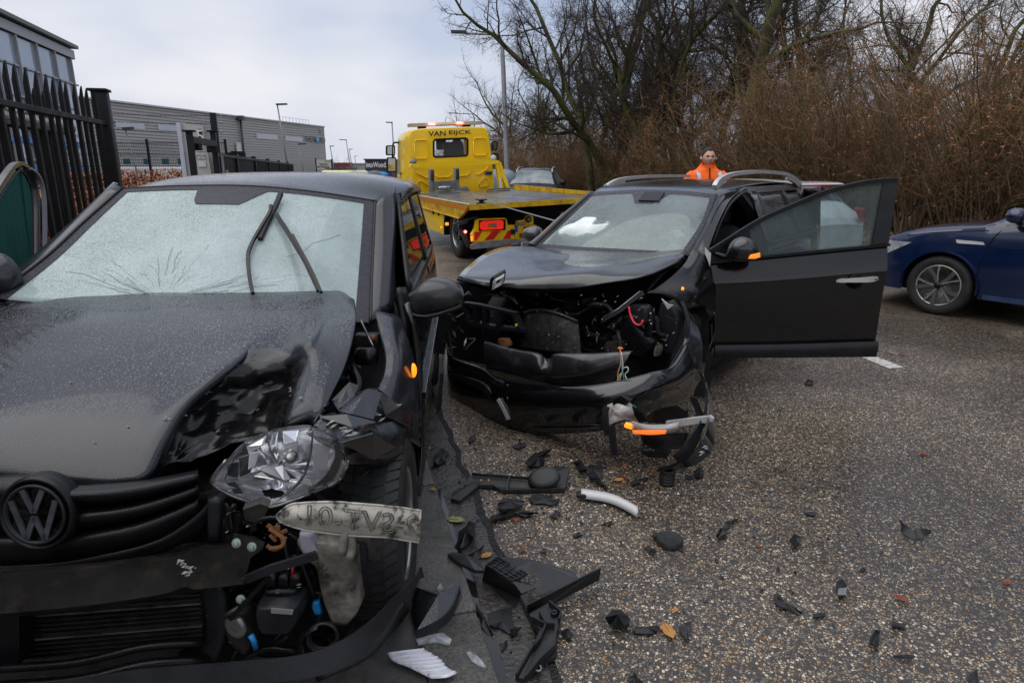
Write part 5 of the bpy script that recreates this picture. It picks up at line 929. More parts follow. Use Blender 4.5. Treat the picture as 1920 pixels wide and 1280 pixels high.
lump('washer_bottle', [(566, 620, 998), (566, 650, 1008), (580, 668, 1030), (598, 670, 1050), (606, 672, 1080), (612, 676, 1110), (620, 678, 1130), (630, 660, 1150)], M_washer, y=1.60, dp=.05, amp=.004, sq=.35)
b = MB(); b.tube([aty(640, 1038, 1.53), aty(645, 1005, 1.53), aty(655, 995, 1.54), aty(660, 1025, 1.54), aty(655, 1045, 1.53)], .012, 8, smoothp=3); b.build('bottle_hook', M_washer, vw); lump('bottle_neck', [(566, 590, 996), (564, 592, 1012), (570, 600, 1032)], mat('lilac_plastic', (.36, .36, .42), .4), y=1.56, dp=.02)
b = MB(); b.tube([aty(655, 1010, 1.58), aty(685, 1012, 1.6), aty(695, 1030, 1.6), aty(694, 1048, 1.6)], .012, 8, smoothp=3); b.build('metal_bracket', M_beam, vw)
lump('fuse_module', [(496, 572, 1110), (492, 574, 1122), (493, 572, 1140), (500, 562, 1153), (502, 560, 1156)], M_plas2, y=1.55, dp=.07, amp=.001, sq=.35)
lump('module_top', [(505, 566, 1088), (500, 570, 1100), (498, 570, 1112)], M_plas, y=1.58, dp=.05, amp=.004, sq=.4)
for px in (512, 535, 556): lump('connector', [(px - 9, px + 9, 1072), (px - 10, px + 10, 1095)], M_plas, y=1.56, dp=.02, amp=.001, sq=.3)
b = MB(); P = [aty(x, y, 1.475) for x, y in ((508, 1140), (550, 1144), (548, 1152), (508, 1149))]; b.prism(P, (0, .004, 0)); lb = b.build('module_label', mat('label_grey', (.22, .21, .2), .6), vw, smooth=False)
lump('horn', [(436, 462, 1144), (430, 470, 1156), (432, 476, 1176), (446, 480, 1192), (462, 478, 1202)], M_beam, y=1.55, dp=.045, amp=.002); b = MB(); hcn = aty(446, 1170, 1.51); b.lathe([(.036, 0), (.036, .012), (.025, .018), (.012, .016), (0, .02)], hcn, (-.4, -1, .1), 24); b.build('horn_disc', M_alu, vw)
b = MB(); b.tube([aty(x, y, 1.49) for x, y in ((470, 1190), (476, 1200), (480, 1215))], .008, 8); b.build('horn_plug', M_blue, vw); b = MB(); b.tube([aty(420, 1155, 1.5), aty(450, 1138, 1.5)], .008, 6); b.build('horn_stay', M_beam, vw)
b = MB(); b.add([aty(*p) for p in ((432, 1040, 1.515), (438, 998, 1.52), (478, 1005, 1.52), (497, 1016, 1.53), (492, 1030, 1.53), (470, 1045, 1.52), (462, 1075, 1.52))], [(0, 1, 2, 3, 4, 5, 6)]); b.build('bracket_plate', M_beam, vw, smooth=False)
for px, py in ((444, 1017), (473, 1024), (452, 1122)):
    c_ = aty(px, py, 1.505); b = MB(); b.lathe([(.0125, .0), (.0125, .004), (.007, .005), (.007, .011), (0, .012)], c_, (0, -1, .25), 14); b.build('bolt', M_screw, vw, ang=40)
for k in range(9): b = MB(); c_ = aty(446 - k * .3, 962 + k * 4.2, 1.6); b.lathe([(.011, -.002), (.0135, 0), (.011, .002)], c_, (0, 0, 1), 12, closed=True); b.build('hose_ring', M_plas, vw)
b = MB(); b.prism([aty(x, y, 1.56) for x, y in ((455, 955), (488, 944), (504, 950), (490, 982), (460, 975))], (0, .02, .01)); b.build('mounting_bracket', M_beam, vw, smooth=False)
b = MB(); b.strip([aty(462, 1085, 1.46), aty(510, 1065, 1.45), aty(594, 1040, 1.46)], (0, 0, 1), .022, .012); b.build('plastic_strut', M_plas2, vw, ang=40)
b = MB(); b.strip([aty(x, y, 1.49) for x, y in ((432, 1160), (460, 1128), (505, 1080))], (0, 0, 1), .012, .01); b.build('plastic_strut', M_plas, vw, ang=40)
rc = aty(605, 1196, 1.50); b = MB(); b.lathe([(.037, -.03), (.045, 0), (.040, .004), (.036, 0), (.032, -.03)], rc, (.15, -1, .25), 30); b.build('fog_lamp_ring', M_plas2, vw); b = MB(); b.lathe([(0, -.02), (.034, -.02)], rc, (.15, -1, .25), 24); b.build('fog_lamp_well', M_dark, vw)
b = MB(); b.strip(crv([aty(572, 1230, 1.52), aty(566, 1205, 1.52), aty(575, 1180, 1.52), aty(600, 1165, 1.52)], 3), (0, 1, 0), .06, .004); b.build('fog_lamp_shell', M_plas, vw)
W_ = [((505, 990), (520, 1000), (532, 1010), (528, 1024), (505, 1028)), ((500, 1022), (515, 1030), (530, 1020), (526, 1000)), ((540, 1000), (560, 1015), (556, 1050), (550, 1080)), ((470, 1000), (485, 975), (520, 970), (545, 985)), ((430, 1000), (425, 970), (440, 945)), ((560, 1040), (575, 1080), (590, 1120)), ((450, 1240), (500, 1215), (560, 1220)), ((430, 1200), (470, 1230), (520, 1235), (570, 1228))]
for k, w1 in enumerate(W_): b = MB(); b.tube([aty(x, y, 1.53 + .02 * (k % 3)) for x, y in w1], .006 if k < 5 else .008, 6, smoothp=3); b.build('cable', M_rust_ if k in (0, 1) else M_plas, vw)
for (x, y, s_) in ((510, 990, .018), (520, 995, .02), (530, 997, .016), (512, 1008, .014)): b = MB(); b.box(aty(x, y, 1.54), (s_ * 1.8, .006, s_ * .7), M=Matrix.Rotation(x * .1, 3, 'Y'), bev=.002); b.build('dead_leaf', M_rust_, vw)
b = MB(); b.tube([aty(548, 1080, 1.5), aty(549, 1058, 1.5)], .0035, 6); b.build('red_wire', mat('red_wire', (.4, .015, .01), .4), vw)
lump('blue_connector', [(588, 600, 1124), (586, 602, 1135), (590, 604, 1148)], M_blue, y=1.58, dp=.012, amp=.004)
rq = random.Random(17)
for k in range(44):      # crushed brackets, pipes and wiring behind the lost bumper corner
    x, y = rq.uniform(415, 640), rq.uniform(945, 1225); yy = rq.uniform(1.60, 1.78); m = rq.choice((M_plas, M_plas2, M_beam, M_plas, M_dark, M_alu if rq.random() < .5 else M_beam)); b = MB(); p = aty(x, y, yy)
    if k % 3 == 0: b.box(p, (rq.uniform(.02, .07), rq.uniform(.01, .05), rq.uniform(.01, .05)), M=Matrix.Rotation(rq.uniform(-1, 1), 3, 'Y') @ Matrix.Rotation(rq.uniform(0, 3), 3, 'Z'), bev=.004); b.build('broken_bracket', m, vw, ang=40)
    else:
        P = [p]; d_ = V((rq.gauss(0, 1), rq.gauss(0, .4), rq.gauss(0, 1)))
        for q in range(3): d_ = d_ * .6 + V((rq.gauss(0, 1), rq.gauss(0, .4), rq.gauss(0, .8))) * .6; P.append(P[-1] + d_.normalized() * rq.uniform(.02, .07))
        b.tube(P, rq.choice((.003, .004, .007, .011)), 6, smoothp=3); b.build('engine_pipe', m, vw)
slivers('bare_metal_glints', [aty(rq.uniform(420, 640), rq.uniform(950, 1220), rq.uniform(1.5, 1.6)) for k in range(26)], vw, m=M_alu, n=2, ln=.02, seed=21, wd=.003)
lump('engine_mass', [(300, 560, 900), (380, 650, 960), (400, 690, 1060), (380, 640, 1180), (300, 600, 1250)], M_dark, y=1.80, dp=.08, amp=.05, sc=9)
lump('gearbox_mount', [(380, 440, 960), (385, 436, 1000), (400, 430, 1030)], M_plas, y=1.63, dp=.04, amp=.01, sc=20); lump('duct', [(392, 420, 930), (390, 418, 960), (392, 414, 1010)], M_plas2, y=1.58, dp=.02, amp=.006)
b = MB(); b.grid(rough(surf([[aty(*p) for p in r] for r in ([(405, 940, 1.6), (430, 945, 1.6)], [(412, 985, 1.6), (440, 985, 1.6)], [(415, 1030, 1.6), (435, 1035, 1.6)])], 5, 5), .01, 25, 4), .003); b.build('torn_bracket', M_beam, vw)
# torn strips hanging at the flank
for k, pts in enumerate(([(832, 640), (840, 720), (835, 780), (845, 830), (838, 860), (812, 872)], [(828, 700), (822, 780), (818, 850), (812, 880)])):
    b = MB(); b.strip(crv([F.A(x, y, .89 - .004 * k) + V((0, -1.0 + .5 * k, 0)) * 0 for x, y in pts], 4), (.3, 1, 0), .03, .005); b.build('hanging_trim', M_plas, vw, ang=40)
# ================================================================ wrecked black estate car with open driver's door
G = Frame(.02, 4.1, 38)
mg = empty('wrecked_estate_car', G(0, 2.2, 0), 'black estate car with destroyed front end and its driver door wide open', 'car')
M_mgp = wet_paint('wet_black_paint', (.003, .003, .0035), drop=.14, scale=150, rough=.2, coat=1.)
M_mgb = wet_paint('bonnet_black_paint', (.014, .014, .015), drop=.10, scale=120, rough=.3, coat=1., dirt=(.045, .043, .04), dl=.53, dh=.66)
M_mgs = wet_paint('estate_side_paint', (.003, .003, .0033), drop=.12, scale=120, rough=.2, coat=.9, dirt=(.009, .0088, .0085), dl=.58, dh=.9); MATS['estate_side_paint'].node_tree.nodes['Principled BSDF'].inputs['Specular IOR Level'].default_value = .15
M_mgglass = misted_glass('streaked_glass', .27, (.5, .57, .56), streak=True, ior=1.45); M_mgdoorg = misted_glass('driver_door_glass', .13, (.42, .5, .5), streak=True, trans=(.72, .82, .82), drops=False, ior=1.35)
M_rail = mat('satin_silver', (.55, .55, .54), .35, metal=.35, var=.06); M_airbag = mat('airbag_cloth', (.8, .85, .83), .8, var=.1, vs=10, bump=.3, bs=30); M_tan = mat('tan_lining', (.5, .38, .25), .8, var=.3, vs=14)
# bonnet
BG = [[(1005, 463, 1.2), (1070, 468, 1.14), (1140, 471, 1.10), (1215, 473, 1.12), (1288, 468, 1.2)], [(945, 464, .97), (1030, 478, .90), (1110, 486, .86), (1200, 486, .90), (1286, 474, 1.1)], [(905, 480, .66), (985, 494, .60), (1075, 500, .58), (1185, 494, .68), (1285, 475, 1.02)], [(876, 502, .40), (946, 513, .33), (1042, 513, .37), (1150, 503, .55), (1283, 476, .98)], [(864, 515, .24), (940, 527, .21), (1048, 526, .31), (1170, 513, .50), (1280, 483, .90)], [(857, 527, .17), (936, 539, .17), (1060, 541, .31), (1195, 523, .48), (1273, 493, .84)]]
bg = surf([[G.B(*p) for p in r] for r in BG], 6, 5)
bg = [[p + V((0, -.3, .9)) * (.006 * mnoise.noise(p * 5) + (.010 * fold(p, 1, 5, 6) - .006) * max(0, min(1, (i - 14) / 8))) for p in r] for i, r in enumerate(bg)]
b = MB(); b.grid(bg, .008); mbon = b.build('bonnet', M_mgb, mg, label='black bonnet sprung open, front edge buckled upwards')
b = MB(); b.grid([[p + V((0, .03, -.035)) for p in r] for r in bg[::3]]); b.build('bonnet_underside', M_dark, mbon)
# diamond emblem
e0 = G.B(934, 528, .12); exd = (G.B(946, 517, .14) - G.B(928, 540, .12)).normalized(); epd = V((-.75, -.55, .1)); epd = (epd - exd * epd.dot(exd)).normalized(); nn_ = exd.cross(epd).normalized(); nn_ = nn_ if nn_.y < 0 else nn_ * -1
L1, L2, W1, W2 = .078, .02, .044, .0
def dia(s_): return [e0 + exd * L1 * s_, e0 + epd * W1 * s_ + exd * .012 * s_, e0 + epd * W1 * s_ - exd * .012 * s_, e0 - exd * L1 * s_, e0 - epd * W1 * s_ - exd * .012 * s_, e0 - epd * W1 * s_ + exd * .012 * s_]
b = MB(); o_, i_ = dia(1), [p + nn_ * .012 for p in dia(.74)]; i2 = [p for p in dia(.3)]; b.add(o_ + i_ + i2, [(k, (k + 1) % 6, 6 + (k + 1) % 6, 6 + k) for k in range(6)] + [(6 + k, 6 + (k + 1) % 6, 12 + (k + 1) % 6, 12 + k) for k in range(6)]); b.build('diamond_emblem', mat('emblem_chrome', (.9, .9, .9), .25, metal=.1), mbon, smooth=False)
b = MB(); b.prism([p - nn_ * .003 for p in dia(1.22)], nn_ * -.02); b.build('emblem_backing', M_plas, mbon, smooth=False)
# windscreen, roof, pillars
WG = [[(1110, 363, 1.9), (1168, 358, 1.80), (1230, 357, 1.77), (1290, 360, 1.80), (1344, 366, 1.9)], [(1068, 402, 1.6), (1135, 400, 1.50), (1208, 402, 1.46), (1280, 406, 1.49), (1328, 412, 1.6)], [(1030, 438, 1.38), (1098, 438, 1.29), (1170, 441, 1.25), (1245, 445, 1.28), (1308, 450, 1.38)], [(1000, 466, 1.22), (1070, 474, 1.12), (1140, 478, 1.08), (1215, 482, 1.10), (1284, 484, 1.2)]]
wg = surf([[G.B(*p) for p in r] for r in WG], 6, 6); b = MB(); b.grid(wg, .005); mws = b.build('windscreen', M_mgglass, mg, label='streaked windscreen, starred by cracks on the passenger side')
def wgp(u, v, o=.009):
    i, j = v * (len(wg) - 1), u * (len(wg[0]) - 1); i0, j0 = min(int(i), len(wg) - 2), min(int(j), len(wg[0]) - 2); p = wg[i0][j0].lerp(wg[i0][j0 + 1], j - j0).lerp(wg[i0 + 1][j0].lerp(wg[i0 + 1][j0 + 1], j - j0), i - i0); return p + (V((-.4, -.6, .7))).normalized() * o
def mband(f, m=M_frit, o=.009): b = MB(); b.grid([[wgp(u0 + (u1 - u0) * k, v0 + (v1 - v0) * k, o) for k in (0, .5, 1)] for (u0, v0, u1, v1) in f]); return b.build('border', m, mws)
mband([(u, 0, u, .05 + .14 * max(0, min(1, (u - .34) / .06)) * max(0, min(1, (.62 - u) / .1))) for u in [k / 60 for k in range(61)]]); mband([(.95, v, 1, v) for v in S20]); mband([(0, v, .025, v) for v in S20]); mband([(u, .90, u, .965) for u in S20[:17]])
b = MB(); P = [wgp(u, v, .012) for u, v in ((.44, .05), (.58, .05), (.56, .17), (.42, .17))]; b.prism(P, (P[1] - P[0]).cross(P[2] - P[0]).normalized() * -.012); b.build('sensor_housing', M_plas2, mws, smooth=False)
b = MB(); rr = random.Random(4)
for k in range(70):
    a = rr.uniform(0, 6.28); r0, r1 = rr.uniform(0, .05), rr.uniform(.05, .20); c_ = (.16 + rr.gauss(0, .03), .38 + rr.gauss(0, .04)); P = [wgp(max(.03, min(.9, c_[0] + math.cos(a + .1 * q) * (r0 + (r1 - r0) * q / 3) * .6)), max(.05, min(.95, c_[1] + math.sin(a + .1 * q) * (r0 + (r1 - r0) * q / 3) * 1.4)), .007) for q in range(4)]; b.tube(P, .0007, 3, caps=False)
b.build('cracks', mat('pale_crack', (.55, .62, .6), .4), mws, kind='stuff')
rr_rows = []
for bb, z0, zc, aw in ((1.9, 1.395, 1.415, .57), (2.1, 1.445, 1.462, .61), (2.5, 1.475, 1.50, .635), (3.2, 1.485, 1.51, .635), (3.9, 1.455, 1.48, .61), (4.35, 1.40, 1.42, .58)):
    rr_rows.append([G(aw * u, bb - (.12 * (1 - u * u) if bb < 2.2 else 0), z0 + (zc - z0) * (1 - abs(u) ** 2.5)) for u in (-1, -.85, -.5, 0, .5, .85, 1)])
b = MB(); b.grid(surf(rr_rows, 4, 4), .01); b.build('roof', M_mgp, mg)
for sgn, pts in ((1, [(1340, 350), (1346, 340), (1360, 331), (1385, 325), (1430, 322), (1470, 326), (1488, 334), (1500, 346)]), (-1, [(1130, 356), (1142, 346), (1162, 337), (1200, 332), (1250, 330), (1292, 330)])):
    P = crv([G.A(x, y, sgn * .635) for x, y in pts], 4); b = MB(); n_ = len(P); b.strip(P, G.lat, [.035] * n_, .03); rl = b.build('roof_rail', M_rail, mg, ang=50)
    if sgn > 0:
        for q in (P[1:9], P[-8:-1]): b = MB(); b.strip([p - V((0, 0, .02)) for p in q], G.lat, .03, .05); b.build('rail_foot', M_rail, rl, ang=50)
    else: b = MB(); b.strip([p - V((0, 0, .022)) for p in P[1:10]], G.lat, .03, .05); b.build('rail_foot', M_rail, rl, ang=50)
for j0, pil in ((-1, [(1402, 352, .635), (1372, 372, .66), (1352, 405, .70), (1336, 445, .75), (1322, 486, .80)]), (0, [(1108, 361, -.64), (1078, 385, -.66), (1045, 412, -.70), (1015, 440, -.76), (992, 458, -.80)])):
    e_ = [wg[k][j0] for k in (0, 4, 9, 13, 18)]; o2 = [G.A(*p) for p in pil]; sg = 1 if j0 else -1
    gg = [[p + V((0, 0, .002)), p.lerp(q, .4) + V((-.01, -.02, .012)), p.lerp(q, .8) + V((0, -.008, .006)), q] for p, q in zip(e_, o2)]; b = MB(); b.grid(surf(gg if sg > 0 else [r[::-1] for r in gg], 3, 4), .012); b.build('a_pillar', M_mgs, mg); b = MB(); b.tube([r[j0] + V((-.002, -.006, .006)) for r in wg], .007, 6); b.build('pillar_seal', M_plas, mg)
# body side towards the viewer (car's left) and the hidden one
def side_m(z, bb): return .87 + .015 * math.sin(min(1, max(0, (z - .2) / .8)) * math.pi) - max(0, z - .98) * .50 - .10 * max(0, (bb - 3.6) / .95) ** 2
def mgrid(b0, b1, z0, z1, n=8, m=6, o=0., s0=0., s1=0., sgn=1, zb=None):
    R2 = []
    for i in range(m + 1):
        r = []
        for j in range(n + 1):
            bb = (b0 + s0 * i / m) + ((b1 + s1 * i / m) - (b0 + s0 * i / m)) * j / n; lo = zb(bb) if zb else z0; z = lo + (z1 - lo) * i / m; r.append(G(sgn * (side_m(z, bb) + o), bb, z))
        R2.append(r if sgn > 0 else r[::-1])
    return R2
def arch(c, r, base): return lambda bb: max(base, (.33 + math.sqrt(max(0, r * r - (bb - c) ** 2))) if abs(bb - c) < r else base)
for sgn in (1, -1):
    b = MB(); b.grid(mgrid(2.42, 4.5, .26, .99, n=40, m=8, sgn=sgn, zb=arch(3.62, .37, .26)), .02); b.build('rear_quarter', M_mgs, mg)
    b = MB(); b.grid(mgrid(2.56, 3.38, 1.0, 1.40, sgn=sgn, s0=.04, s1=-.05), .004); b.build('rear_window', M_sideg, mg); b = MB(); b.grid(mgrid(3.46, 4.12, 1.02, 1.38, sgn=sgn, s0=-.05, s1=-.22), .004); b.build('quarter_window', M_sideg, mg)
    for (b0, s0, b1, s1, z0, z1, m, o_) in ((2.40, .05, 2.55, .05, .98, 1.42, M_mgp, .004), (3.39, -.05, 3.46, -.05, .99, 1.41, M_plas, .006), (4.12, -.22, 4.5, -.2, .99, 1.42, M_mgs, .004), (2.2, 0, 4.25, -.05, 1.395, 1.462, M_mgs, .0), (2.45, 0, 4.3, 0, .98, 1.005, M_plas, .006)): b = MB(); b.grid(mgrid(b0, b1, z0, z1, sgn=sgn, s0=s0, s1=s1, o=o_), .02); b.build('window_frame', m, mg)
    b = MB(); b.box(G(sgn * .80, 1.9, .24), (.12, 1.3, .14), M=Matrix.Rotation(R_(-38), 3, 'Z'), bev=.02); b.build('sill', M_plas, mg, ang=40)
    wheel(mg, G(sgn * .76, 3.62, .32), G.lat * sgn, .32, .2, M_rimg, tread=False)
b = MB(); b.grid(mgrid(1.2, 2.45, .26, .99, sgn=-1), .02); b.build('passenger_door', M_mgp, mg); b = MB(); b.grid(mgrid(1.5, 2.42, 1.0, 1.40, sgn=-1, s0=.45), .004); b.build('passenger_window', M_sideg, mg)
b = MB(); b.grid(surf([[G(a_, 4.45 + .08 * (1 - (a_ / .8) ** 2) + o_, z) for a_ in (-.78, -.4, 0, .4, .78)] for z, o_ in ((.3, .08), (.6, .1), (.95, .05), (1.2, -.06), (1.42, -.14))], 3, 3), .02); b.build('tailgate', M_mgp, mg)
# door jamb, seat, cabin
b = MB(); P = [G.A(x, y, .70) for x, y in ((1392, 366), (1404, 362), (1418, 378), (1436, 420), (1425, 424), (1412, 392))]; b.prism(P, G.lat * -.08); b.build('b_pillar', mat('jamb_paint', (.05, .055, .07), .3), mg, smooth=False)
b = MB(); P = crv([G.A(x, y, .70) for x, y in ((1335, 462), (1350, 420), (1368, 385), (1388, 365), (1400, 362), (1412, 380), (1418, 410))], 4); b.tube(P, .012, 6); b.build('door_seal', M_plas, mg)
def seat(a_, b_):
    b = MB(); b.box(G(a_, b_, .78), (.50, .16, .72), M=Matrix.Rotation(R_(-38), 3, 'Z') @ Matrix.Rotation(-.22, 3, 'X'), bev=.07); s_ = b.build('seat', M_inter, mg, ang=50); b = MB(); b.box(G(a_, b_ + .12, 1.24), (.27, .10, .22), M=Matrix.Rotation(R_(-38), 3, 'Z'), bev=.05); b.build('headrest', M_inter, s_, ang=50)
    for q in (-.06, .06): b = MB(); b.tube([G(a_ + q, b_ + .11, 1.05), G(a_ + q, b_ + .12, 1.16)], .006, 6); b.build('headrest_post', M_alu, s_)
    b = MB(); b.box(G(a_, b_ - .3, .42), (.5, .5, .16), M=Matrix.Rotation(R_(-38), 3, 'Z'), bev=.06); b.build('cushion', M_inter, s_, ang=50)
seat(.36, 2.35); seat(-.36, 2.35)
b = MB(); b.box(G(0, 3.1, .75), (1.3, .16, .6), M=Matrix.Rotation(R_(-38), 3, 'Z'), bev=.06); b.build('rear_bench', M_inter, mg, ang=50)
b = MB(); b.box(G(0, 2.6, .3), (1.6, 3.4, .06), M=Matrix.Rotation(R_(-38), 3, 'Z')); b.build('floor_pan', M_inter, mg, smooth=False)
b = MB(); b.box(G(0, 1.42, .88), (1.4, .42, .2), M=Matrix.Rotation(R_(-38), 3, 'Z'), bev=.05); b.build('dashboard', mat('dashboard_grey', (.10, .10, .10), .7), mg, ang=50)
sc_ = G(.36, 1.72, 1.0); b = MB(); b.tube([sc_ + G.lat * math.cos(k * .2618) * .185 + (V((0, 0, .9)) + G.rear * .42) * math.sin(k * .2618) * .185 for k in range(25)], .016, 8); b.build('steering_wheel', M_interp, mg)
def heap(name, c, ra, rb, rz_, m, seed, amp=.05):
    b = MB(); rows_ = []
    for i in range(13):
        th = math.pi * i / 12 * .55; rows_.append([])
        for j in range(24):
            ph = 2 * math.pi * j / 24; p = V((math.sin(th) * math.cos(ph) * ra, math.sin(th) * math.sin(ph) * rb, math.cos(th) * rz_)); q = p * 9 + V((seed, 0, 0)); p = p * (1 + amp * 5 * mnoise.noise(q)) ; rows_[-1].append(c + G.lat * p.x + G.rear * p.y + V((0, 0, p.z + amp * .5 * fold(p, 1, 7, seed))))
    b.grid(rows_, wrap=True); return b.build(name, m, mg)
heap('burst_airbag', G(-.26, 1.42, .96), .36, .17, .22, M_airbag, 2); heap('burst_airbag', G(.34, 1.60, .98), .17, .1, .13, M_airbag, 5); heap('torn_lining', G(.14, 1.42, .98), .3, .12, .11, M_tan, 7); heap('torn_lining', G(.26, 1.38, .97), .2, .08, .07, M_tan, 9)
# far door mirror
b = MB(); c_ = G.A(1001, 440, -.98); b.lathe([(0, -.10), (.05, -.09), (.075, -.03), (.08, .02), (.07, .06), (0, .065)], c_, G.lat * .9 + G.rear * .3, 20); b.build('passenger_mirror', wet_paint('mirror_black_estate', (.05, .05, .055), .1, 120, .25, .9), mg)
# ---------------------------------------------------------------- fender
FG = [[(1302, 466, .74), (1282, 492, .71), (1256, 516, .69), (1213, 550, .66)], [(1322, 480, .81), (1304, 503, .79), (1284, 527, .77), (1238, 552, .72)], [(1337, 530, .87), (1328, 536, .865), (1302, 546, .84), (1264, 562, .78)], [(1348, 600, .885), (1336, 584, .885), (1314, 575, .87), (1284, 578, .83)]]
fg = surf([[G.A(*p) for p in r] for r in FG], 5, 5); b = MB(); b.grid([r[::-1] for r in fg], .006); b.build('front_fender', M_mgs, mg, label='black front fender peeled open behind the missing headlight')
b = MB(); b.grid(surf([[G.A(*p) for p in r] for r in ([(1336, 584, .885), (1350, 592, .885)], [(1338, 620, .885), (1352, 620, .885)], [(1322, 665, .86), (1352, 662, .88)])], 3, 4), .01); b.build('rocker_panel', M_mgs, mg)
b = MB(); c_ = G.A(1280, 541, .845); b.box(c_, (.016, .016, .02), bev=.004); b.build('side_indicator', M_amber, mg)
b = MB(); b.grid(surf([[G.A(*p) for p in r] for r in ([(1212, 546, .64), (1240, 515, .66), (1265, 495, .68)], [(1216, 538, .6), (1236, 512, .6), (1262, 492, .62)])], 4, 3), .01); b.build('fender_inner_lip', M_plas2, mg)
b = MB(); b.grid(rough(surf([[G.B(*p) for p in r] for r in ([(820, 530, .8), (1040, 535, .85), (1290, 500, 1.1)], [(820, 640, .75), (1040, 650, .8), (1330, 620, 1.15)], [(840, 740, .6), (1040, 740, .6), (1330, 740, 1.1)])], 8, 8), .05, 6, 2)); b.build('bulkhead', M_dark, mg)
b = MB(); b.lathe([(.36, -.2), (.37, -.02), (.355, 0), (.34, -.02), (.34, -.2)], G(.84, .95, .33), G.lat, 40); b.build('arch_liner', M_dark, mg); wheel(mg, G(.72, .98, .32), G.lat, .31, .2, M_dksteel, tread=False); wheel(mg, G(-.76, .95, .32), G.lat * -1, .32, .2, M_rimg, tread=False)  # near rim coloured dark to stand for the shade inside the arch
# ---------------------------------------------------------------- bumper cover hanging forward
BU = [[(836, 640, .42), (850, 670, .08), (905, 690, -.04), (940, 711, -.14), (1040, 723, -.19), (1130, 719, -.19), (1220, 699, -.06), (1258, 685, .16), (1288, 636, .46)], [(836, 645, .38), (848, 674, .02), (905, 694, -.10), (940, 715, -.2), (1040, 727, -.25), (1130, 723, -.25), (1220, 703, -.12), (1260, 690, .1), (1292, 645, .42)], [(833, 690, .34), (846, 712, -.02), (900, 732, -.16), (945, 742, -.26), (1040, 756, -.3), (1130, 752, -.3), (1218, 736, -.16), (1268, 722, .08), (1308, 690, .42)], [(838, 745, .34), (848, 762, .0), (895, 782, -.14), (950, 790, -.25), (1040, 791, -.28), (1120, 788, -.28), (1170, 772, -.2), (1235, 752, .02), (1300, 735, .38)], [(846, 778, .36), (862, 796, .02), (895, 808, -.10), (955, 813, -.20), (1040, 811, -.24), (1122, 806, -.24), (1165, 790, -.14), (1225, 770, .06), (1290, 750, .42)], [(850, 780, .44), (868, 797, .1), (898, 806, -.02), (958, 810, -.12), (1040, 808, -.16), (1120, 803, -.16), (1160, 788, -.08), (1220, 768, .12), (1285, 748, .48)]]
bu = surf([[G.B(*p) for p in r] for r in BU], 5, 4); b = MB(); b.grid(bu, .006); bum = b.build('bumper_cover', M_mgp, mg, label='black bumper cover torn loose and hanging to the ground')
b = MB(); b.strip(crv([G.B(*p) for p in ((1278, 565, .52), (1286, 585, .5), (1290, 612, .46), (1286, 640, .42), (1272, 668, .28), (1256, 692, .08))], 5), (.7, .5, .1), .028, .008); b.build('bumper_edge', M_plas2, bum, ang=40)
b = MB(); b.grid(surf([[G.B(*p) for p in r] for r in ([(1279, 568, .54), (1289, 612, .48), (1273, 668, .30), (1258, 690, .12)], [(1300, 590, .62), (1318, 630, .56), (1322, 690, .48), (1300, 735, .38)])], 4, 5), .006); b.build('bumper_corner', M_mgp, bum)
b = MB(); P = [G.B(x, y, -.268) for x, y in ((945, 714), (1108, 734), (1106, 768), (948, 752))]; b.prism(P, G.rear * .03); pr_ = b.build('plate_recess', M_plas, bum, smooth=False)
for k in range(14): u0 = .52 + k * .034; b = MB(); p, q = P[0].lerp(P[1], u0), P[3].lerp(P[2], min(1, u0 + .13)); b.strip([p - G.rear * .004, q - G.rear * .004], G.lat, .004, .004); b.build('mesh_bar', M_plas2, pr_, smooth=False); b = MB(); p, q = P[0].lerp(P[1], min(1, u0 + .13)), P[3].lerp(P[2], u0); b.strip([p - G.rear * .004, q - G.rear * .004], G.lat, .004, .004); b.build('mesh_bar', M_plas2, pr_, smooth=False)
for px, py in ((952, 722), (952, 746)): b = MB(); b.lathe([(0, .006), (.008, .004), (.008, 0)], G.B(px, py, -.272), -G.rear, 10); b.build('recess_screw', M_rust_, pr_)
b = MB(); b.strip(crv([G.B(*p) for p in ((862, 733, -.03), (872, 752, -.08), (890, 768, -.13), (915, 778, -.19), (948, 783, -.25))], 4), (0, 0, 1), .035, .012); b.build('fog_lamp_trim', M_rail if False else mat('grey_trim', (.12, .12, .125), .35), bum, ang=40)
b = MB(); b.strip([G.B(934, 748, -.27), G.B(944, 766, -.28), G.B(953, 786, -.27)], G.lat, .022, .012); b.build('bright_trim', M_rail, bum, ang=40)
b = MB(); b.strip(crv([G.B(*p) for p in ((845, 706, -.03), (872, 712, -.10), (905, 724, -.19), (922, 742, -.22))], 4), (0, 0, 1), .05, .02); b.build('blade_trim', M_plas2, bum, ang=40)
for (y0, y1) in ((797, 800), (803, 806)): b = MB(); b.tube([G.B(955, y0, -.245), G.B(1040, y0, -.285), G.B(1125, y1 - 4, -.285)], .006, 6, smoothp=4); b.build('splitter_rib', M_plas2, bum)
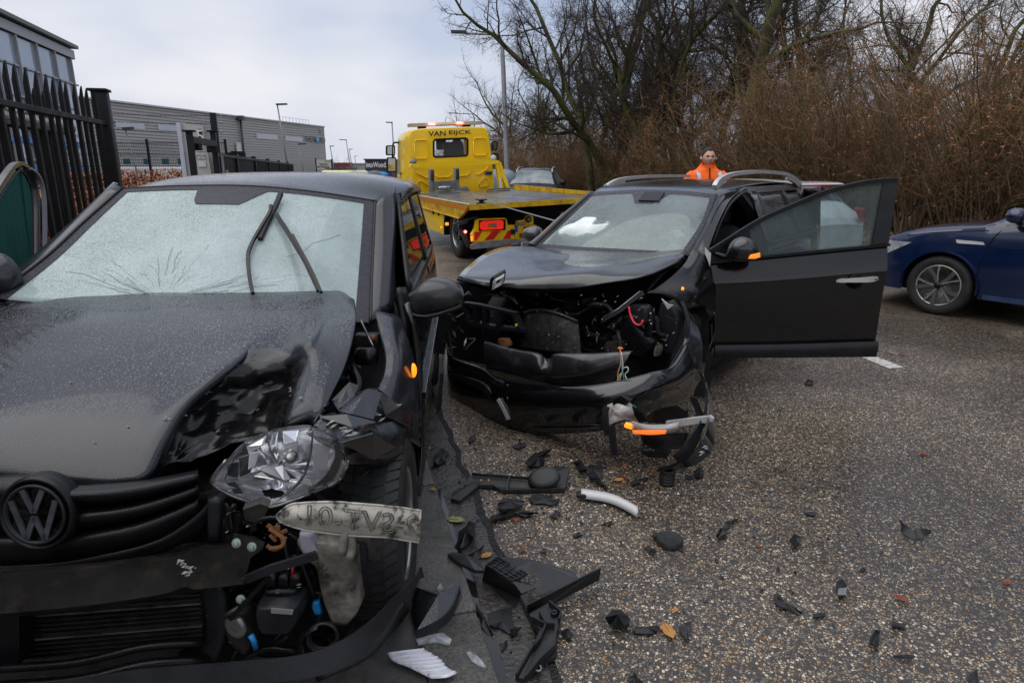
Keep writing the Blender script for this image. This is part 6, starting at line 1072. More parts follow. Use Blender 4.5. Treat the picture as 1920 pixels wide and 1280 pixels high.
# loose grille bar
GB = [[(909, 641, -.02), (960, 655, -.08), (1008, 663, -.12), (1020, 672, -.12), (1034, 672, -.12), (1045, 664, -.13), (1110, 664, -.1), (1186, 660, .0)], [(909, 644, -.06), (960, 659, -.12), (1008, 668, -.16), (1020, 679, -.14), (1034, 679, -.14), (1045, 669, -.17), (1110, 669, -.14), (1180, 664, -.03)], [(910, 670, -.08), (960, 682, -.15), (1006, 692, -.19), (1018, 695, -.19), (1034, 697, -.19), (1046, 695, -.19), (1110, 694, -.16), (1166, 688, -.05)], [(914, 690, -.06), (960, 700, -.12), (1006, 711, -.16), (1018, 713, -.16), (1034, 715, -.16), (1046, 716, -.16), (1105, 716, -.13), (1148, 712, -.03)]]
b = MB(); b.grid(surf([[G.B(*p) for p in r] for r in GB], 4, 4), .008); b.build('grille_bar', wet_paint('grille_bar_paint', (.014, .014, .016), .15, 120, .3, .6, dirt=(.06, .06, .06), dl=.5, dh=.6), mg, ang=50, label='loose black grille bar lying across the bumper')
# radiator, ducts and exposed engine parts
RG = [[(985, 590, .34), (1010, 584, .32), (1045, 590, .30), (1085, 606, .34)], [(980, 620, .32), (1015, 618, .28), (1050, 622, .28), (1088, 636, .32)], [(975, 650, .3), (1015, 656, .27), (1055, 660, .27), (1090, 664, .3)]]
rg = surf([[G.B(*p) for p in r] for r in RG], 6, 12); b = MB(); b.grid(rg, .01); rad = b.build('radiator', mat('radiator_core', (.022, .021, .02), .5, var=.5, vs=20, dirt=(.12, .11, .10), ds=30, dlo=.55, dhi=.7), mg, label='bent radiator core with fine fins')
for r in rg[::1]: b = MB(); b.tube([p - G.rear * .006 for p in r], .0035, 4); b.build('fin', M_beam, rad)
b = MB(); b.tube([p - G.rear * .01 + V((0, 0, .012)) for p in rg[0]], .014, 8); b.build('header_tank', M_plas2, rad)
DG = lambda x, y: G.B(x, y, .22)
du = empty('x', (0, 0, 0), 'x', 'x'); bpy.data.objects.remove(du)
b = MB(); b.strip([DG(872, 568), DG(900, 572), DG(970, 588)], (0, 0, 1), .02, .05); b.build('air_duct_frame', M_plas2, mg, ang=40); b = MB(); b.strip([DG(880, 603), DG(925, 612), DG(985, 618)], (0, 0, 1), .025, .06); b.build('air_duct_frame', M_plas2, mg, ang=40)
for x0, y0, x1, y1 in ((872, 570, 880, 604), (893, 571, 893, 606), (911, 574, 910, 609), (938, 580, 936, 613), (965, 588, 978, 618)): b = MB(); b.strip([DG(x0, y0), DG((x0 + x1) / 2 + 1, (y0 + y1) / 2), DG(x1, y1)], G.lat, .022, .06); b.build('air_duct_post', M_plas2, mg, ang=40)
b = MB(); b.box(G.B(968, 609, .18), (.016, .01, .014)); b.build('lime_tag', mat('lime_tag', (.45, .7, .02), .5), mg, smooth=False)
b = MB(); b.strip([G.B(1206, 548, .42), G.B(1180, 565, .36), G.B(1165, 580, .32), G.B(1133, 598, .28)], (.3, .2, 1), .03, .025); b.build('cross_strut', M_plas2, mg, ang=40, label='bent black cross strut'); b = MB(); b.tube([G.B(1200, 546, .40), G.B(1160, 578, .29), G.B(1133, 595, .26)], .004, 5); b.build('strut_edge', M_alu, mg)
b = MB(); b.tube([G.B(1179, 575, .33), G.B(1182, 590, .32), G.B(1190, 606, .3), G.B(1200, 609, .3), G.B(1206, 600, .31)], .0075, 8, smoothp=4); b.build('red_hose', mat('red_hose', (.6, .03, .06), .35), mg)
def mlump(name, prof, m, bq, dp=.06, amp=.006, sc=18, sq=.6, n=14):
    R2 = []
    for (px0, px1, py) in prof:
        r = []
        for k in range(n):
            t_ = 2 * math.pi * k / n; ce, se = math.cos(t_), math.sin(t_); ce = math.copysign(abs(ce) ** sq, ce); se = math.copysign(abs(se) ** sq, se); p = G.B((px0 + px1) / 2 + ce * (px1 - px0) / 2, py, bq) + G.rear * se * dp; r.append(p + mnoise.noise_vector(p * sc) * amp)
        R2.append(r)
    R2 = list(map(list, zip(*[crv(c, 2) for c in zip(*R2)]))); b = MB(); b.grid(R2, wrap=True); k = len(R2); b.f += [tuple(range(n))[::-1], tuple((k - 1) * n + j for j in range(n))]; b.m += [0, 0]; return b.build(name, m, mg, ang=50)
mlump('control_unit', [(1184, 1212, 572), (1184, 1218, 578), (1186, 1218, 600), (1190, 1214, 606)], M_plas2, .40, .05, .002, sq=.35); mlump('control_unit_cover', [(1212, 1222, 576), (1212, 1228, 600), (1210, 1226, 628)], M_plas, .42, .04, .002, sq=.4)
mlump('blower_housing', [(1172, 1192, 592), (1168, 1214, 615), (1174, 1236, 636), (1188, 1230, 650), (1200, 1218, 656)], M_plas, .45, .07, .006); mlump('headlight_shell', [(1242, 1264, 566), (1238, 1278, 585), (1236, 1280, 610), (1240, 1274, 640), (1250, 1266, 660)], M_plas2, .55, .05, .012, sc=10)
mlump('pale_reservoir', [(1232, 1240, 646), (1228, 1242, 655), (1226, 1238, 666)], M_washer, .42, .02, .005); mlump('chassis_leg', [(1138, 1175, 640), (1134, 1172, 650), (1140, 1166, 662)], M_beam, .36, .03, .006); mlump('rusty_joint', [(937, 955, 634), (935, 958, 642), (942, 958, 648)], M_rust_, .2, .03, .006)
for (x, y) in ((1220, 588), (1221, 607)): b = MB(); b.lathe([(0, .008), (.007, .006), (.008, 0)], G.B(x, y, .36), -G.rear, 12); b.build('bolt', M_alu, mg)
for k, (pts, m) in enumerate(((((1240, 560), (1252, 570), (1262, 572), (1252, 580)), M_rail), (((1235, 622), (1252, 628), (1248, 640), (1240, 636)), mat('grey_shell', (.2, .2, .21), .4)), (((1246, 592), (1270, 600), (1266, 606), (1246, 600)), M_plas2), (((1098, 620), (1120, 628), (1116, 634), (1096, 626)), M_plas2))): b = MB(); b.prism([G.B(x, y, .44) for x, y in pts], G.rear * .01); b.build('broken_bracket', m, mg, smooth=False)
r = random.Random(31)
for k in range(46):      # crushed pipes, wiring and castings filling the bay
    x, y = r.uniform(868, 1240), r.uniform(548, 650); bq = r.uniform(.42, .72); m = r.choice((M_plas, M_plas2, M_plas, M_beam, M_dark, M_beam, M_alu if r.random() < .4 else M_plas)); b = MB()
    if k % 3 == 0: b.box(G.B(x, y, bq), (r.uniform(.03, .12), r.uniform(.03, .1), r.uniform(.02, .07)), M=Matrix.Rotation(r.uniform(-1, 1), 3, 'Y') @ Matrix.Rotation(r.uniform(0, 3), 3, 'Z'), bev=.008); b.build('engine_block_part', m, mg, ang=40)
    else: p = G.B(x, y, bq); P = [p]; d_ = V((r.gauss(0, 1), r.gauss(0, .4), r.gauss(0, .6)));
    if k % 3:
        for q in range(3): d_ = d_ * .6 + V((r.gauss(0, 1), r.gauss(0, .4), r.gauss(0, .7))) * .6; P.append(P[-1] + d_.normalized() * r.uniform(.04, .1))
        b.tube(P, r.choice((.005, .007, .012, .018)), 7, smoothp=3); b.build('engine_pipe', m, mg)
slivers('bare_metal_glints', [G.B(r.uniform(870, 1270), r.uniform(552, 660), r.uniform(.2, .4)) for k in range(60)], mg, m=M_alu, n=2, ln=.022, seed=22, wd=.003)
for k in range(14):      # remains of the other headlight beside the hatchback
    x, y = r.uniform(846, 876), r.uniform(585, 680); b = MB(); p = G.B(x, y, .25 + r.uniform(-.05, .1)); a_ = V((r.gauss(0, 1), r.gauss(0, .3), r.gauss(0, .5))).normalized() * r.uniform(.015, .045); c_ = a_.cross(V((0, 1, .2))).normalized() * r.uniform(.004, .014); b.prism([p - a_, p + c_, p + a_, p - c_], (0, .004, 0)); b.build('lamp_fragment', r.choice((M_alu, M_plas2, M_chd, M_chrome, mat('teal_bit%d' % k, (.01, .05, .045), .3))), mg, smooth=False)
b = MB(); b.strip(crv([G.B(*p) for p in ((846, 590, .2), (842, 620, .15), (846, 650, .08), (849, 674, .02))], 4), (.4, 1, 0), .02, .006); b.build('wing_edge', M_rail if False else M_plas2, mg, ang=40)
# ---------------------------------------------------------------- headlight hanging by its wires
HD = .0
b = MB(); hs = surf([[G.B(*p) for p in r_] for r_ in ([(1141, 752, -.28), (1160, 748, -.26), (1178, 752, -.22), (1190, 768, -.18)], [(1138, 775, -.30), (1160, 768, -.34), (1180, 768, -.30), (1192, 778, -.22)], [(1140, 800, -.30), (1155, 790, -.34), (1172, 785, -.30), (1186, 790, -.24)])], 6, 6); hs = [[p - G.rear * (fold(p, .012, 22, 3) - .006) for p in q] for q in hs]; b.grid(hs, .006); hh = b.build('hanging_headlight', mat('lamp_housing_grey', (.46, .45, .42), .5, var=.15, vs=20, dirt=(.06, .06, .06), ds=14), mg, ang=35, label='broken headlight unit hanging by coloured wires'); 
b = MB(); b.prism([G.B(x, y, -.31) for x, y in ((1148, 752), (1165, 742), (1180, 752), (1172, 760), (1160, 758), (1150, 764))], G.rear * .04); b.build('lamp_cover', M_plas, hh, smooth=False)
b = MB(); b.strip(crv([G.B(*p) for p in ((1138, 762, -.31), (1135, 785, -.33), (1137, 805, -.34), (1141, 815, -.34))], 4), G.lat, .03, .025); b.build('lamp_side', M_plas2, hh, ang=40)
b = MB(); b.prism([G.B(x, y, -.36) for x, y in ((1141, 800), (1150, 800), (1154, 838), (1159, 845), (1153, 848), (1154, 854), (1147, 852), (1142, 830))], G.rear * .02); b.build('lamp_prong', M_plas2, hh, smooth=False)
b = MB(); b.grid(surf([[G.B(*p) for p in r_] for r_ in ([(1168, 796, -.36), (1185, 790, -.38), (1210, 795, -.40), (1245, 795, -.38), (1276, 790, -.34)], [(1172, 803, -.37), (1190, 800, -.41), (1212, 803, -.43), (1245, 804, -.41), (1272, 800, -.36)], [(1185, 808, -.36), (1200, 812, -.40), (1220, 813, -.41), (1250, 812, -.39), (1268, 808, -.36)])], 5, 4), .003); b.build('lamp_lens', misted_glass('smoky_lens', .45, (.5, .48, .47), drops=False, trans=(.8, .78, .75)), hh)
b = MB(); b.grid(surf([[G.B(*p) for p in r_] for r_ in ([(1186, 806, -.425), (1215, 806, -.45), (1250, 806, -.43)], [(1188, 812, -.42), (1220, 814, -.44), (1248, 812, -.42)])], 5, 3), .004); b.build('amber_strip', mat('amber_strip', (.65, .2, .05), .25, emit=(1, .2, .02), est=.6), hh); b = MB(); b.box(G.B(1180, 798, -.40), (.05, .02, .03), M=Matrix.Rotation(.3, 3, 'Y'), bev=.008); b.build('lit_indicator', M_amber, hh)
for k, (pts, c) in enumerate((([(1163, 656), (1164, 680), (1158, 705), (1166, 730), (1160, 745)], (.55, .25, .22)), ([(1164, 676), (1168, 700), (1175, 730), (1185, 752), (1194, 767)], (.02, .35, .27)), ([(1164, 700), (1158, 712), (1160, 722), (1166, 724), (1158, 735)], (.6, .55, .05)), ([(1168, 690), (1176, 688), (1178, 695), (1172, 702), (1176, 712)], (.6, .58, .55)), ([(1162, 722), (1178, 740), (1190, 765), (1180, 770)], (.5, .2, .2)), ([(1165, 660), (1168, 690), (1162, 715), (1168, 740)], (.5, .48, .45)), ([(1156, 735), (1150, 742), (1144, 748)], (.75, .65, .02)))): b = MB(); b.tube([G.B(x, y, -.20) for x, y in pts], .0035 if k < 6 else .006, 6, smoothp=4); b.build('wire', mat('wire_%d' % k, c, .4), hh)
b = MB(); b.tube([G.B(1163, 656, -.05), G.B(1163, 640, .1), G.B(1158, 620, .2)], .012, 8, smoothp=3); b.build('wire_plug', M_plas, hh); b = MB(); b.lathe([(.012, 0), (.016, .004), (.012, .008)], G.B(1163, 654, -.06), (0, 0, 1), 14, closed=True); b.build('orange_seal', mat('orange_seal', (.8, .22, .02), .4), hh)
for k, (pts, m, b0) in enumerate((([(1212, 780), (1225, 770), (1255, 762), (1270, 760), (1285, 770), (1290, 790), (1260, 795), (1215, 792)], M_plas, -.30), ([(1248, 790), (1330, 780), (1336, 785), (1336, 790), (1250, 803)], mat('pale_strip', (.38, .38, .37), .4), -.32), ([(1180, 762), (1205, 775), (1215, 790), (1198, 792)], M_plas, -.26), ([(1208, 735), (1235, 730), (1240, 742), (1228, 752), (1212, 748)], M_plas2, -.17), ([(1200, 814), (1290, 812), (1282, 840), (1230, 845), (1205, 830)], M_beam, -.22), ([(1203, 848), (1255, 846), (1250, 858), (1215, 858)], M_plas, -.38))): b = MB(); b.prism([G.B(x, y, b0) for x, y in pts], G.rear * .025); b.build('broken_trim', m, mg, smooth=False)
for k in range(6): b = MB(); b.tube([G.B(1205, 816 + k * 4.2, -.235), G.B(1245, 820 + k * 4, -.24), G.B(1284, 817 + k * 4, -.235)], .004, 4); b.build('intercooler_fin', M_plas2, mg)
for k, (pts, wq, m) in enumerate((([(1268, 862, -.46), (1290, 842, -.44), (1308, 812, -.38), (1318, 790, -.30)], [.05, .06, .05, .03], M_plas2), ([(1262, 878, -.5), (1300, 862, -.48), (1326, 832, -.42), (1334, 790, -.28), (1330, 745, -.05), (1322, 710, .2)], [.02, .05, .08, .09, .07, .03], M_mgp), ([(1232, 882, -.5), (1265, 872, -.5), (1298, 850, -.48)], [.012, .02, .012], M_plas))):
    P = crv([G.B(*p) for p in pts], 4); ws = [wq[min(i // 4, len(wq) - 2)] + (wq[min(i // 4 + 1, len(wq) - 1)] - wq[min(i // 4, len(wq) - 2)]) * (i % 4) / 4 for i in range(len(P))]; b = MB(); b.strip(P, (-.4, .1, .9), ws, .006); b.build('torn_bumper_corner', m, mg, ang=40)
slivers('scuff_marks', [G.B(x, y, -.46) for x, y in ((1318, 848), (1310, 852), (1322, 840), (1285, 868), (1272, 872))], mg, n=5, ln=.03, seed=14, wd=.004)
for pts in ([(1300, 745, .3), (1310, 770, .2), (1318, 790, .1)], [(1316, 700, .4), (1326, 740, .3), (1322, 775, .2)]): b = MB(); b.strip(crv([G.B(*p) for p in pts], 3), (.5, .8, 0), .05, .005); b.build('torn_liner', M_plas, mg, ang=40)
# ---------------------------------------------------------------- open driver's door
hp = G(.88, 1.26, 0); tp_ = atz(1637, 662, .3); tp_.z = 0; ddn = (tp_ - hp).cross(V((0, 0, 1))).normalized(); ddn = ddn if ddn.y < 0 else ddn * -1
def dp(px, py, o=0.): return atp(px, py, hp, ddn) + ddn * o
DR = [[(1331, 489), (1411, 481), (1500, 472), (1590, 463), (1664, 457)], [(1334, 524), (1411, 520), (1500, 513), (1590, 505), (1655, 500)], [(1337, 535), (1411, 532), (1500, 526), (1590, 518), (1652, 512)], [(1337, 585), (1411, 585), (1500, 582), (1590, 578), (1644, 575)], [(1337, 650), (1411, 649), (1500, 647), (1590, 644), (1638, 642)]]
of = [.0, .062, .066, .05, .022]; b = MB(); b.grid([r_[::-1] for r_ in surf([[dp(x, y, o_) for x, y in r_] for r_, o_ in zip(DR, of)], 4, 4)], .05); dd_ = b.build('open_driver_door', M_mgs, mg, ang=50, label='wide open black driver door with mirror and silver handle')
b = MB(); b.grid(surf([[dp(x, y, o_) for x, y in r_] for r_, o_ in (([(1337, 646), (1480, 644), (1638, 639)], .03), ([(1336, 654), (1480, 652), (1638, 647)], .04), ([(1336, 664), (1480, 664), (1637, 663)], .02))], 4, 3), .03); b.build('door_sill_trim', M_plas2, dd_, ang=50)
tpath = [(1331, 468), (1365, 447), (1402, 423), (1440, 402), (1478, 386), (1515, 370), (1552, 356), (1612, 341), (1650, 336), (1680, 334)]
b = MB(); b.strip(crv([dp(x, y + 3) for x, y in tpath], 3), ddn, .04, .028); b.build('window_frame', M_plas, dd_, ang=40)
b = MB(); b.prism([dp(1682, 333, .012), dp(1665, 455, .012), dp(1634, 458, .012), dp(1655, 340, .012)], ddn * -.05); b.build('window_post', mat('frame_film', (.02, .021, .025), .25), dd_, smooth=False)
b = MB(); b.strip([dp(1331, 491, .01), dp(1411, 482, .012), dp(1665, 458, .01)], ddn, .05, .018); b.build('window_sill', M_plas, dd_, ang=40)
b = MB(); b.prism([dp(x, y) for x, y in ((1404, 425), (1478, 390), (1552, 360), (1612, 345), (1657, 341), (1636, 458), (1412, 480))], ddn * -.004); b.build('door_window', M_mgdoorg, dd_, smooth=False)
b = MB(); b.prism([dp(x, y, .008) for x, y in ((1332, 470), (1402, 424), (1412, 480), (1331, 490))], ddn * -.03); b.build('mirror_triangle', M_plas2, dd_, smooth=False)
b = MB(); rows_ = []
for px, y0, y1, dq in ((1352, 474, 482, .01), (1360, 455, 483, .05), (1370, 445, 485, .075), (1384, 440, 486, .085), (1398, 445, 485, .08), (1407, 456, 482, .06), (1411, 468, 478, .02)):
    rows_.append([dp(px, (y0 + y1) / 2 - math.copysign(abs(math.sin(t_)) ** .8, math.sin(t_)) * (y1 - y0) / 2, .11) + ddn * math.cos(t_) * dq for t_ in [2 * math.pi * k / 16 for k in range(16)]])
b.grid(list(map(list, zip(*[crv(c, 3) for c in zip(*rows_)]))), wrap=True); dm = b.build('door_mirror', wet_paint('mirror_gloss_black', (.006, .006, .007), .1, 120, .15, 1.), dd_); b = MB(); b.tube([dp(1338, 474, .02), dp(1352, 478, .08), dp(1375, 483, .11)], .018, 8, smoothp=3); b.build('mirror_foot', M_plas, dm)
b = MB(); b.grid(surf([[dp(*p) for p in r_] for r_ in ([(1390, 471, .197), (1400, 469, .192), (1409, 468, .168)], [(1386, 478, .195), (1399, 478, .19), (1410, 476, .165)])], 3, 3), .004); b.build('mirror_indicator', mat('mirror_amber', (.8, .3, .05), .2, emit=(1, .22, .02), est=.7), dm)
b = MB(); b.strip(crv([dp(*p) for p in ((1560, 524, .055), (1575, 522, .085), (1600, 521, .09), (1622, 520, .085), (1637, 519, .06))], 4), (0, 0, 1), [.012, .02, .026, .028, .026, .026, .028, .03, .032, .034, .036, .036, .036, .036, .034, .03, .02], .016); b.build('door_handle', M_rail, dd_, ang=40)
b = MB(); c_ = dp(1594, 524, .071); b.lathe([(.055, .004), (.05, -.002), (0, -.006)], c_, ddn, 24); b.build('handle_bowl', M_dark, dd_); b = MB(); b.lathe([(0, .014), (.009, .012), (.011, 0)], dp(1632, 519, .075), ddn, 14); b.build('lock_cylinder', M_alu, dd_)
b = MB(); P = [dp(x, y, .03) for x, y in ((1319, 462), (1331, 474), (1329, 500), (1321, 486))]; b.prism(P, ddn * .002); setp(b.build('white_paper', M_white, smooth=False), 'folded white paper stuck in the hinge gap of the open black door', 'paper')
# ================================================================ yellow recovery truck
T = Frame(.44, 11.2, 160); TUP = V((0, 0, 1)); TF = -T.rear
tr = empty('recovery_truck', T(0, -3, 0), 'yellow flatbed recovery truck with red lit beacon bar', 'truck')
M_yel = mat('truck_yellow', (.95, .60, .003), .32, var=.07, vs=2, coat=.5, dirt=(.35, .21, .02), ds=1.6, dlo=.6, dhi=.85); M_yel2 = mat('dirty_yellow', (.66, .39, .008), .45, var=.25, vs=5, dirt=(.08, .06, .03), ds=4, dlo=.5, dhi=.75); M_org = mat('orange_stripe', (.62, .19, .01), .4, var=.1)
M_deck = mat('wet_steel_deck', (.16, .165, .17), .3, metal=.4, var=.35, vs=2.5, dirt=(.12, .08, .03), ds=2, dlo=.55, dhi=.75); M_redl = mat('red_lens', (.6, .02, .01), .15, emit=(1, .03, .02), est=.35); M_redo = mat('red_beacon', (1, .1, .1), .2, emit=(1, .07, .06), est=9); M_red = mat('signal_red', (.6, .015, .01), .4)
TB = T.B
def loopn(pts, n=56):
    P = crv([V((x, y, 0)) for x, y in pts + pts[:1]], 6, lin=True); d = [0]
    for p, q in zip(P, P[1:]): d.append(d[-1] + (q - p).length)
    o = []; j = 0
    for k in range(n):
        t_ = d[-1] * k / n
        while d[j + 1] < t_: j += 1
        o.append(P[j].lerp(P[j + 1], (t_ - d[j]) / max(1e-9, d[j + 1] - d[j])))
    return [(p.x, p.y) for p in o]
def rrect(x0, y0, x1, y1, r, sk=0.):
    o = []
    for (cx, cy, a0) in ((x0 + r, y0 + r, 180), (x1 - r, y0 + r, 270), (x1 - r, y1 - r, 0), (x0 + r, y1 - r, 90)):
        for k in range(5): a = R_(a0 + 22.5 * k); x = cx + math.cos(a) * r; o.append((x, cy + math.sin(a) * r + sk * (x - x0)))
    return o
cabo = [(766, 262), (767, 250), (770, 245), (776, 242.5), (800, 240.5), (840, 238.5), (880, 237.5), (905, 237.5), (913, 239.5), (917, 246), (920, 270), (924, 300), (927, 330), (928, 366), (860, 368), (800, 370), (764, 372), (765, 330), (766, 300)]
win = rrect(813, 262, 877, 295, 4, -.045)
N_ = 64; cl = loopn(cabo, N_); wl = loopn(win[-3:] + win[:-3], N_)
# match the start of both loops by angle
def rot0(lp, c): k = min(range(len(lp)), key=lambda i: abs(math.atan2(lp[i][1] - c[1], lp[i][0] - c[0]) + 2.6)); return lp[k:] + lp[:k]
cl = rot0(cl, (845, 279)); wl = rot0(wl, (845, 279))
mid = [(x * .5 + u * .5, y * .5 + v * .5) for (x, y), (u, v) in zip(cl, wl)]
BB = -5.3
def lp3(lp, bq, sc_=1.): return [TB(845 + (x - 845) * sc_, 300 + (y - 300) * sc_, BB) + TF * (-bq + BB) * 1. for x, y in lp]
def at_b(lp, bq, sc_=1.): return [TB(x, y, BB).lerp(TB(845, 310, BB), 1 - sc_) + TF * (BB - bq) for x, y in lp]
b = MB(); b.grid([at_b(wl, -5.36), at_b(wl, -5.3), at_b(mid, -5.29), at_b([(845 + (x - 845) * .97, 300 + (y - 300) * .97) for x, y in cl], -5.30), at_b(cl, -5.36), at_b(cl, -6.3, 1.0), at_b(cl, -6.9, .97), at_b([(845 + (x - 845) * .84, 300 + (y - 300) * .84 - 8) for x, y in cl], -7.1)], wrap=True)
cab = b.build('cab', M_yel, tr, ang=40)
b = MB(); W = at_b(wl, -5.35); b.add(W, [tuple(range(N_))]); b.build('cab_window', misted_glass('cab_glass', .10, (.5, .55, .58), drops=False, trans=(.75, .8, .82)), cab, smooth=False)
b = MB(); b.tube(at_b(wl, -5.31) + at_b(wl, -5.31)[:1], .028, 6); b.build('window_rubber', M_black, cab)
b = MB(); b.box(TB(851, 290, -5.9) , (.5, .2, .6), M=Matrix.Rotation(R_(-160), 3, 'Z'), bev=.06); b.build('cab_seat', M_inter, cab, ang=40); b = MB(); b.lathe([(0, .12), (.1, .1), (.16, 0), (.1, -.1), (0, -.12)], TB(857, 270, -6.4), (0, 0, 1), 16); b.build('hanging_hat', mat('straw', (.22, .2, .17), .7), cab); b = MB(); b.box(TB(827, 270, -6.6), (.25, .1, .3)); b.build('sun_visor', M_black, cab, smooth=False)
def ribs(lst, bq=-5.27):
    for pts, cl_ in lst: P = [TB(x, y, bq) for x, y in pts]; b = MB(); b.tube(P + (P[:1] if cl_ else []), .014, 6); b.build('pressed_rib', M_yel, cab)
ribs([(rrect(777, 263, 802, 298, 5, -.04), True), (rrect(888, 259, 912, 292, 5, -.03), True)])
ribs([(crv([V((x, y, 0)) for x, y in q], 3) and q, False) for q in (((780, 322), (783, 325), (800, 334), (805, 331)), ((817, 327), (820, 333), (842, 332), (847, 326)), ((860, 330), (876, 329), (881, 323)), ((893, 325), (897, 328), (912, 318), (915, 312)), ((783, 345), (786, 339), (792, 340), (803, 350)), ((899, 350), (900, 342), (908, 333), (914, 333), (916, 340), (915, 348), (899, 351)))])
text('cab_lettering', 'VAN', M_ink, cab, TB(819.5, 250.5, -5.285), -T.lat + V((0, 0, .045)), (0, 0, 1), .115, w=.42, bold=.012); text('cab_lettering', 'EIJCK', M_ink, cab, TB(863, 249, -5.285), -T.lat + V((0, 0, .045)), (0, 0, 1), .115, w=.56, bold=.012)
for px, py, m in ((775, 303.5, M_alu), (925, 296.5, M_white)): c_ = TB(px, py, -5.2); b = MB(); b.lathe([(0, .03), (.06, .025), (.075, 0), (.06, -.05), (0, -.05)], c_, T.rear, 18); b.build('work_lamp', m, tr)
b = MB(); p0, p1 = TB(766, 235.5, -6.0), TB(902, 230.5, -6.0); b.strip([p0, p1], (0, 0, 1), .075, .28); lbr = b.build('beacon_bar', mat('beacon_body', (.32, .32, .33), .35), tr, smooth=False)
for px, py in ((809.5, 232.8), (862, 230.6)): b = MB(); b.box(TB(px, py, -5.83), (.17, .05, .055), M=Matrix.Rotation(R_(-160), 3, 'Z'), bev=.012); b.build('red_beacon', M_redo, lbr, ang=40)
b = MB(); q0, q1 = TB(815, 232.2, -5.84), TB(857, 230.9, -5.84); b.strip([q0, q1], (0, 0, 1), .05, .02); b.build('beacon_panel', M_white, lbr, smooth=False)
for px, py in ((791, 239), (874, 236)): b = MB(); b.box(TB(px, py, -6.0), (.2, .1, .08), M=Matrix.Rotation(R_(-160), 3, 'Z')); b.build('bar_bracket', M_black, lbr, smooth=False)
b = MB(); b.tube([TB(833, 237, -6.2), TB(837, 219, -6.2)], .008, 4); b.build('aerial', M_black, tr)
# headboard frame
for pts in ([(770, 366), (770, 313), (772, 310.5), (800, 309.5), (900, 305), (930, 304), (935, 306)], [(935, 306), (943, 330), (952, 354)], [(932, 306), (939, 353)]): b = MB(); b.strip([TB(x, y, -4.85) for x, y in pts], T.rear, .12, .09); b.build('headboard_frame', M_yel, tr, ang=40)
for px, py in ((769, 345), (938, 345)): b = MB(); b.box(TB(px, py, -4.8), (.05, .03, .25), M=Matrix.Rotation(R_(-160), 3, 'Z')); b.build('frame_plate', M_white, tr, smooth=False)
b = MB(); P = [TB(x, y, -5.24) for x, y in ((910, 322), (922.5, 321.5), (922.5, 328), (910, 328.5))]; b.prism(P, T.rear * .01); b.build('blue_sticker', mat('sticker_blue', (.01, .03, .12), .4), cab, smooth=False)
# mirrors
def tmir(x0, y0, x1, y1, bq, m=M_black): b = MB(); P = [TB(x, y, bq) for x, y in rrect(x0, y0, x1, y1, 3)]; b.prism(P, TF * .12); o = b.build('mirror', m, tr, ang=40); P = [TB(x, y, bq + .01) for x, y in rrect(x0 + 2, y0 + 2, x1 - 2, y1 - 2, 2)]; b = MB(); b.prism(P, TF * .004); b.build('mirror_glass', mat('mirror_glass%d%d' % (x0, y0), (.5, .52, .52), .04, metal=1.), o, smooth=False)
tmir(724.5, 272.5, 741, 291.5, -6.6); tmir(726, 295, 743, 323, -6.6); tmir(923, 265, 933, 282, -6.6); tmir(924, 287, 935, 304, -6.6)
b = MB(); b.tube([TB(757, 267, -6.6), TB(745, 267.5, -6.6), TB(737, 270, -6.6), TB(736, 296, -6.6)], .022, 6, smoothp=2); b.build('mirror_arm', M_black, tr)
b = MB(); P = [TB(x, y, -6.3) for x, y in ((757, 265), (764, 262), (764, 362), (757, 330))]; b.prism(P, TF * .3); b.build('door_edge', M_black, tr, smooth=False); b = MB(); b.strip([TB(760, 325, -6.2), TB(756, 331, -6.2)], (0, 0, 1), .2, .1); b.build('door_grab', M_dksteel, tr, smooth=False)
# deck
D0, D1 = -4.75, 0.
def tz(a_, b_, z): return T(a_, b_, z - a_ * .04)
b = MB(); b.prism([tz(1.2, D0, 1.09), tz(1.2, D1, 1.09), tz(-1.2, D1, 1.09), tz(-1.2, D0, 1.09)][::-1], (0, 0, -.05)); b.build('deck', M_deck, tr, smooth=False)
b = MB(); b.prism([tz(1.22, D1 - .0, 1.09), tz(-1.22, D1, 1.09), tz(-1.22, D1, 1.0), tz(1.22, D1, 1.0)], T.rear * .03); b.build('deck_end_beam', M_yel2, tr, smooth=False)
b = MB(); b.prism([tz(1.225, D0, 1.10), tz(1.225, D1, 1.10), tz(1.225, D1 - .02, 1.06), tz(1.225, D1 - .62, .82), tz(1.225, D0, .86)], T.lat * -.05); b.build('side_board', M_yel2, tr, smooth=False)
b = MB(); b.prism([tz(1.23, D0, 1.06), tz(1.23, D1 - .04, 1.055), tz(1.23, D1 - .16, .99), tz(1.23, D0, .99)], T.lat * -.003); b.build('orange_stripe', M_org, tr, smooth=False)
b = MB(); b.strip([tz(1.23, D0, 1.095), tz(1.23, D1, 1.095)], (0, 0, 1), .012, .02); b.build('board_edge', M_white, tr, smooth=False); b = MB(); b.strip([tz(1.23, D0, .865), tz(1.23, D1 - .62, .825)], (0, 0, 1), .012, .02); b.build('board_edge', M_yel, tr, smooth=False)
b = MB(); b.prism([tz(-1.2, D0 + .3, 1.09), tz(-1.2, D1, 1.10), tz(-1.2, D1, 1.16), tz(-1.2, D0 + .3, 1.20)], T.lat * -.05); b.build('side_board', M_yel2, tr, smooth=False)
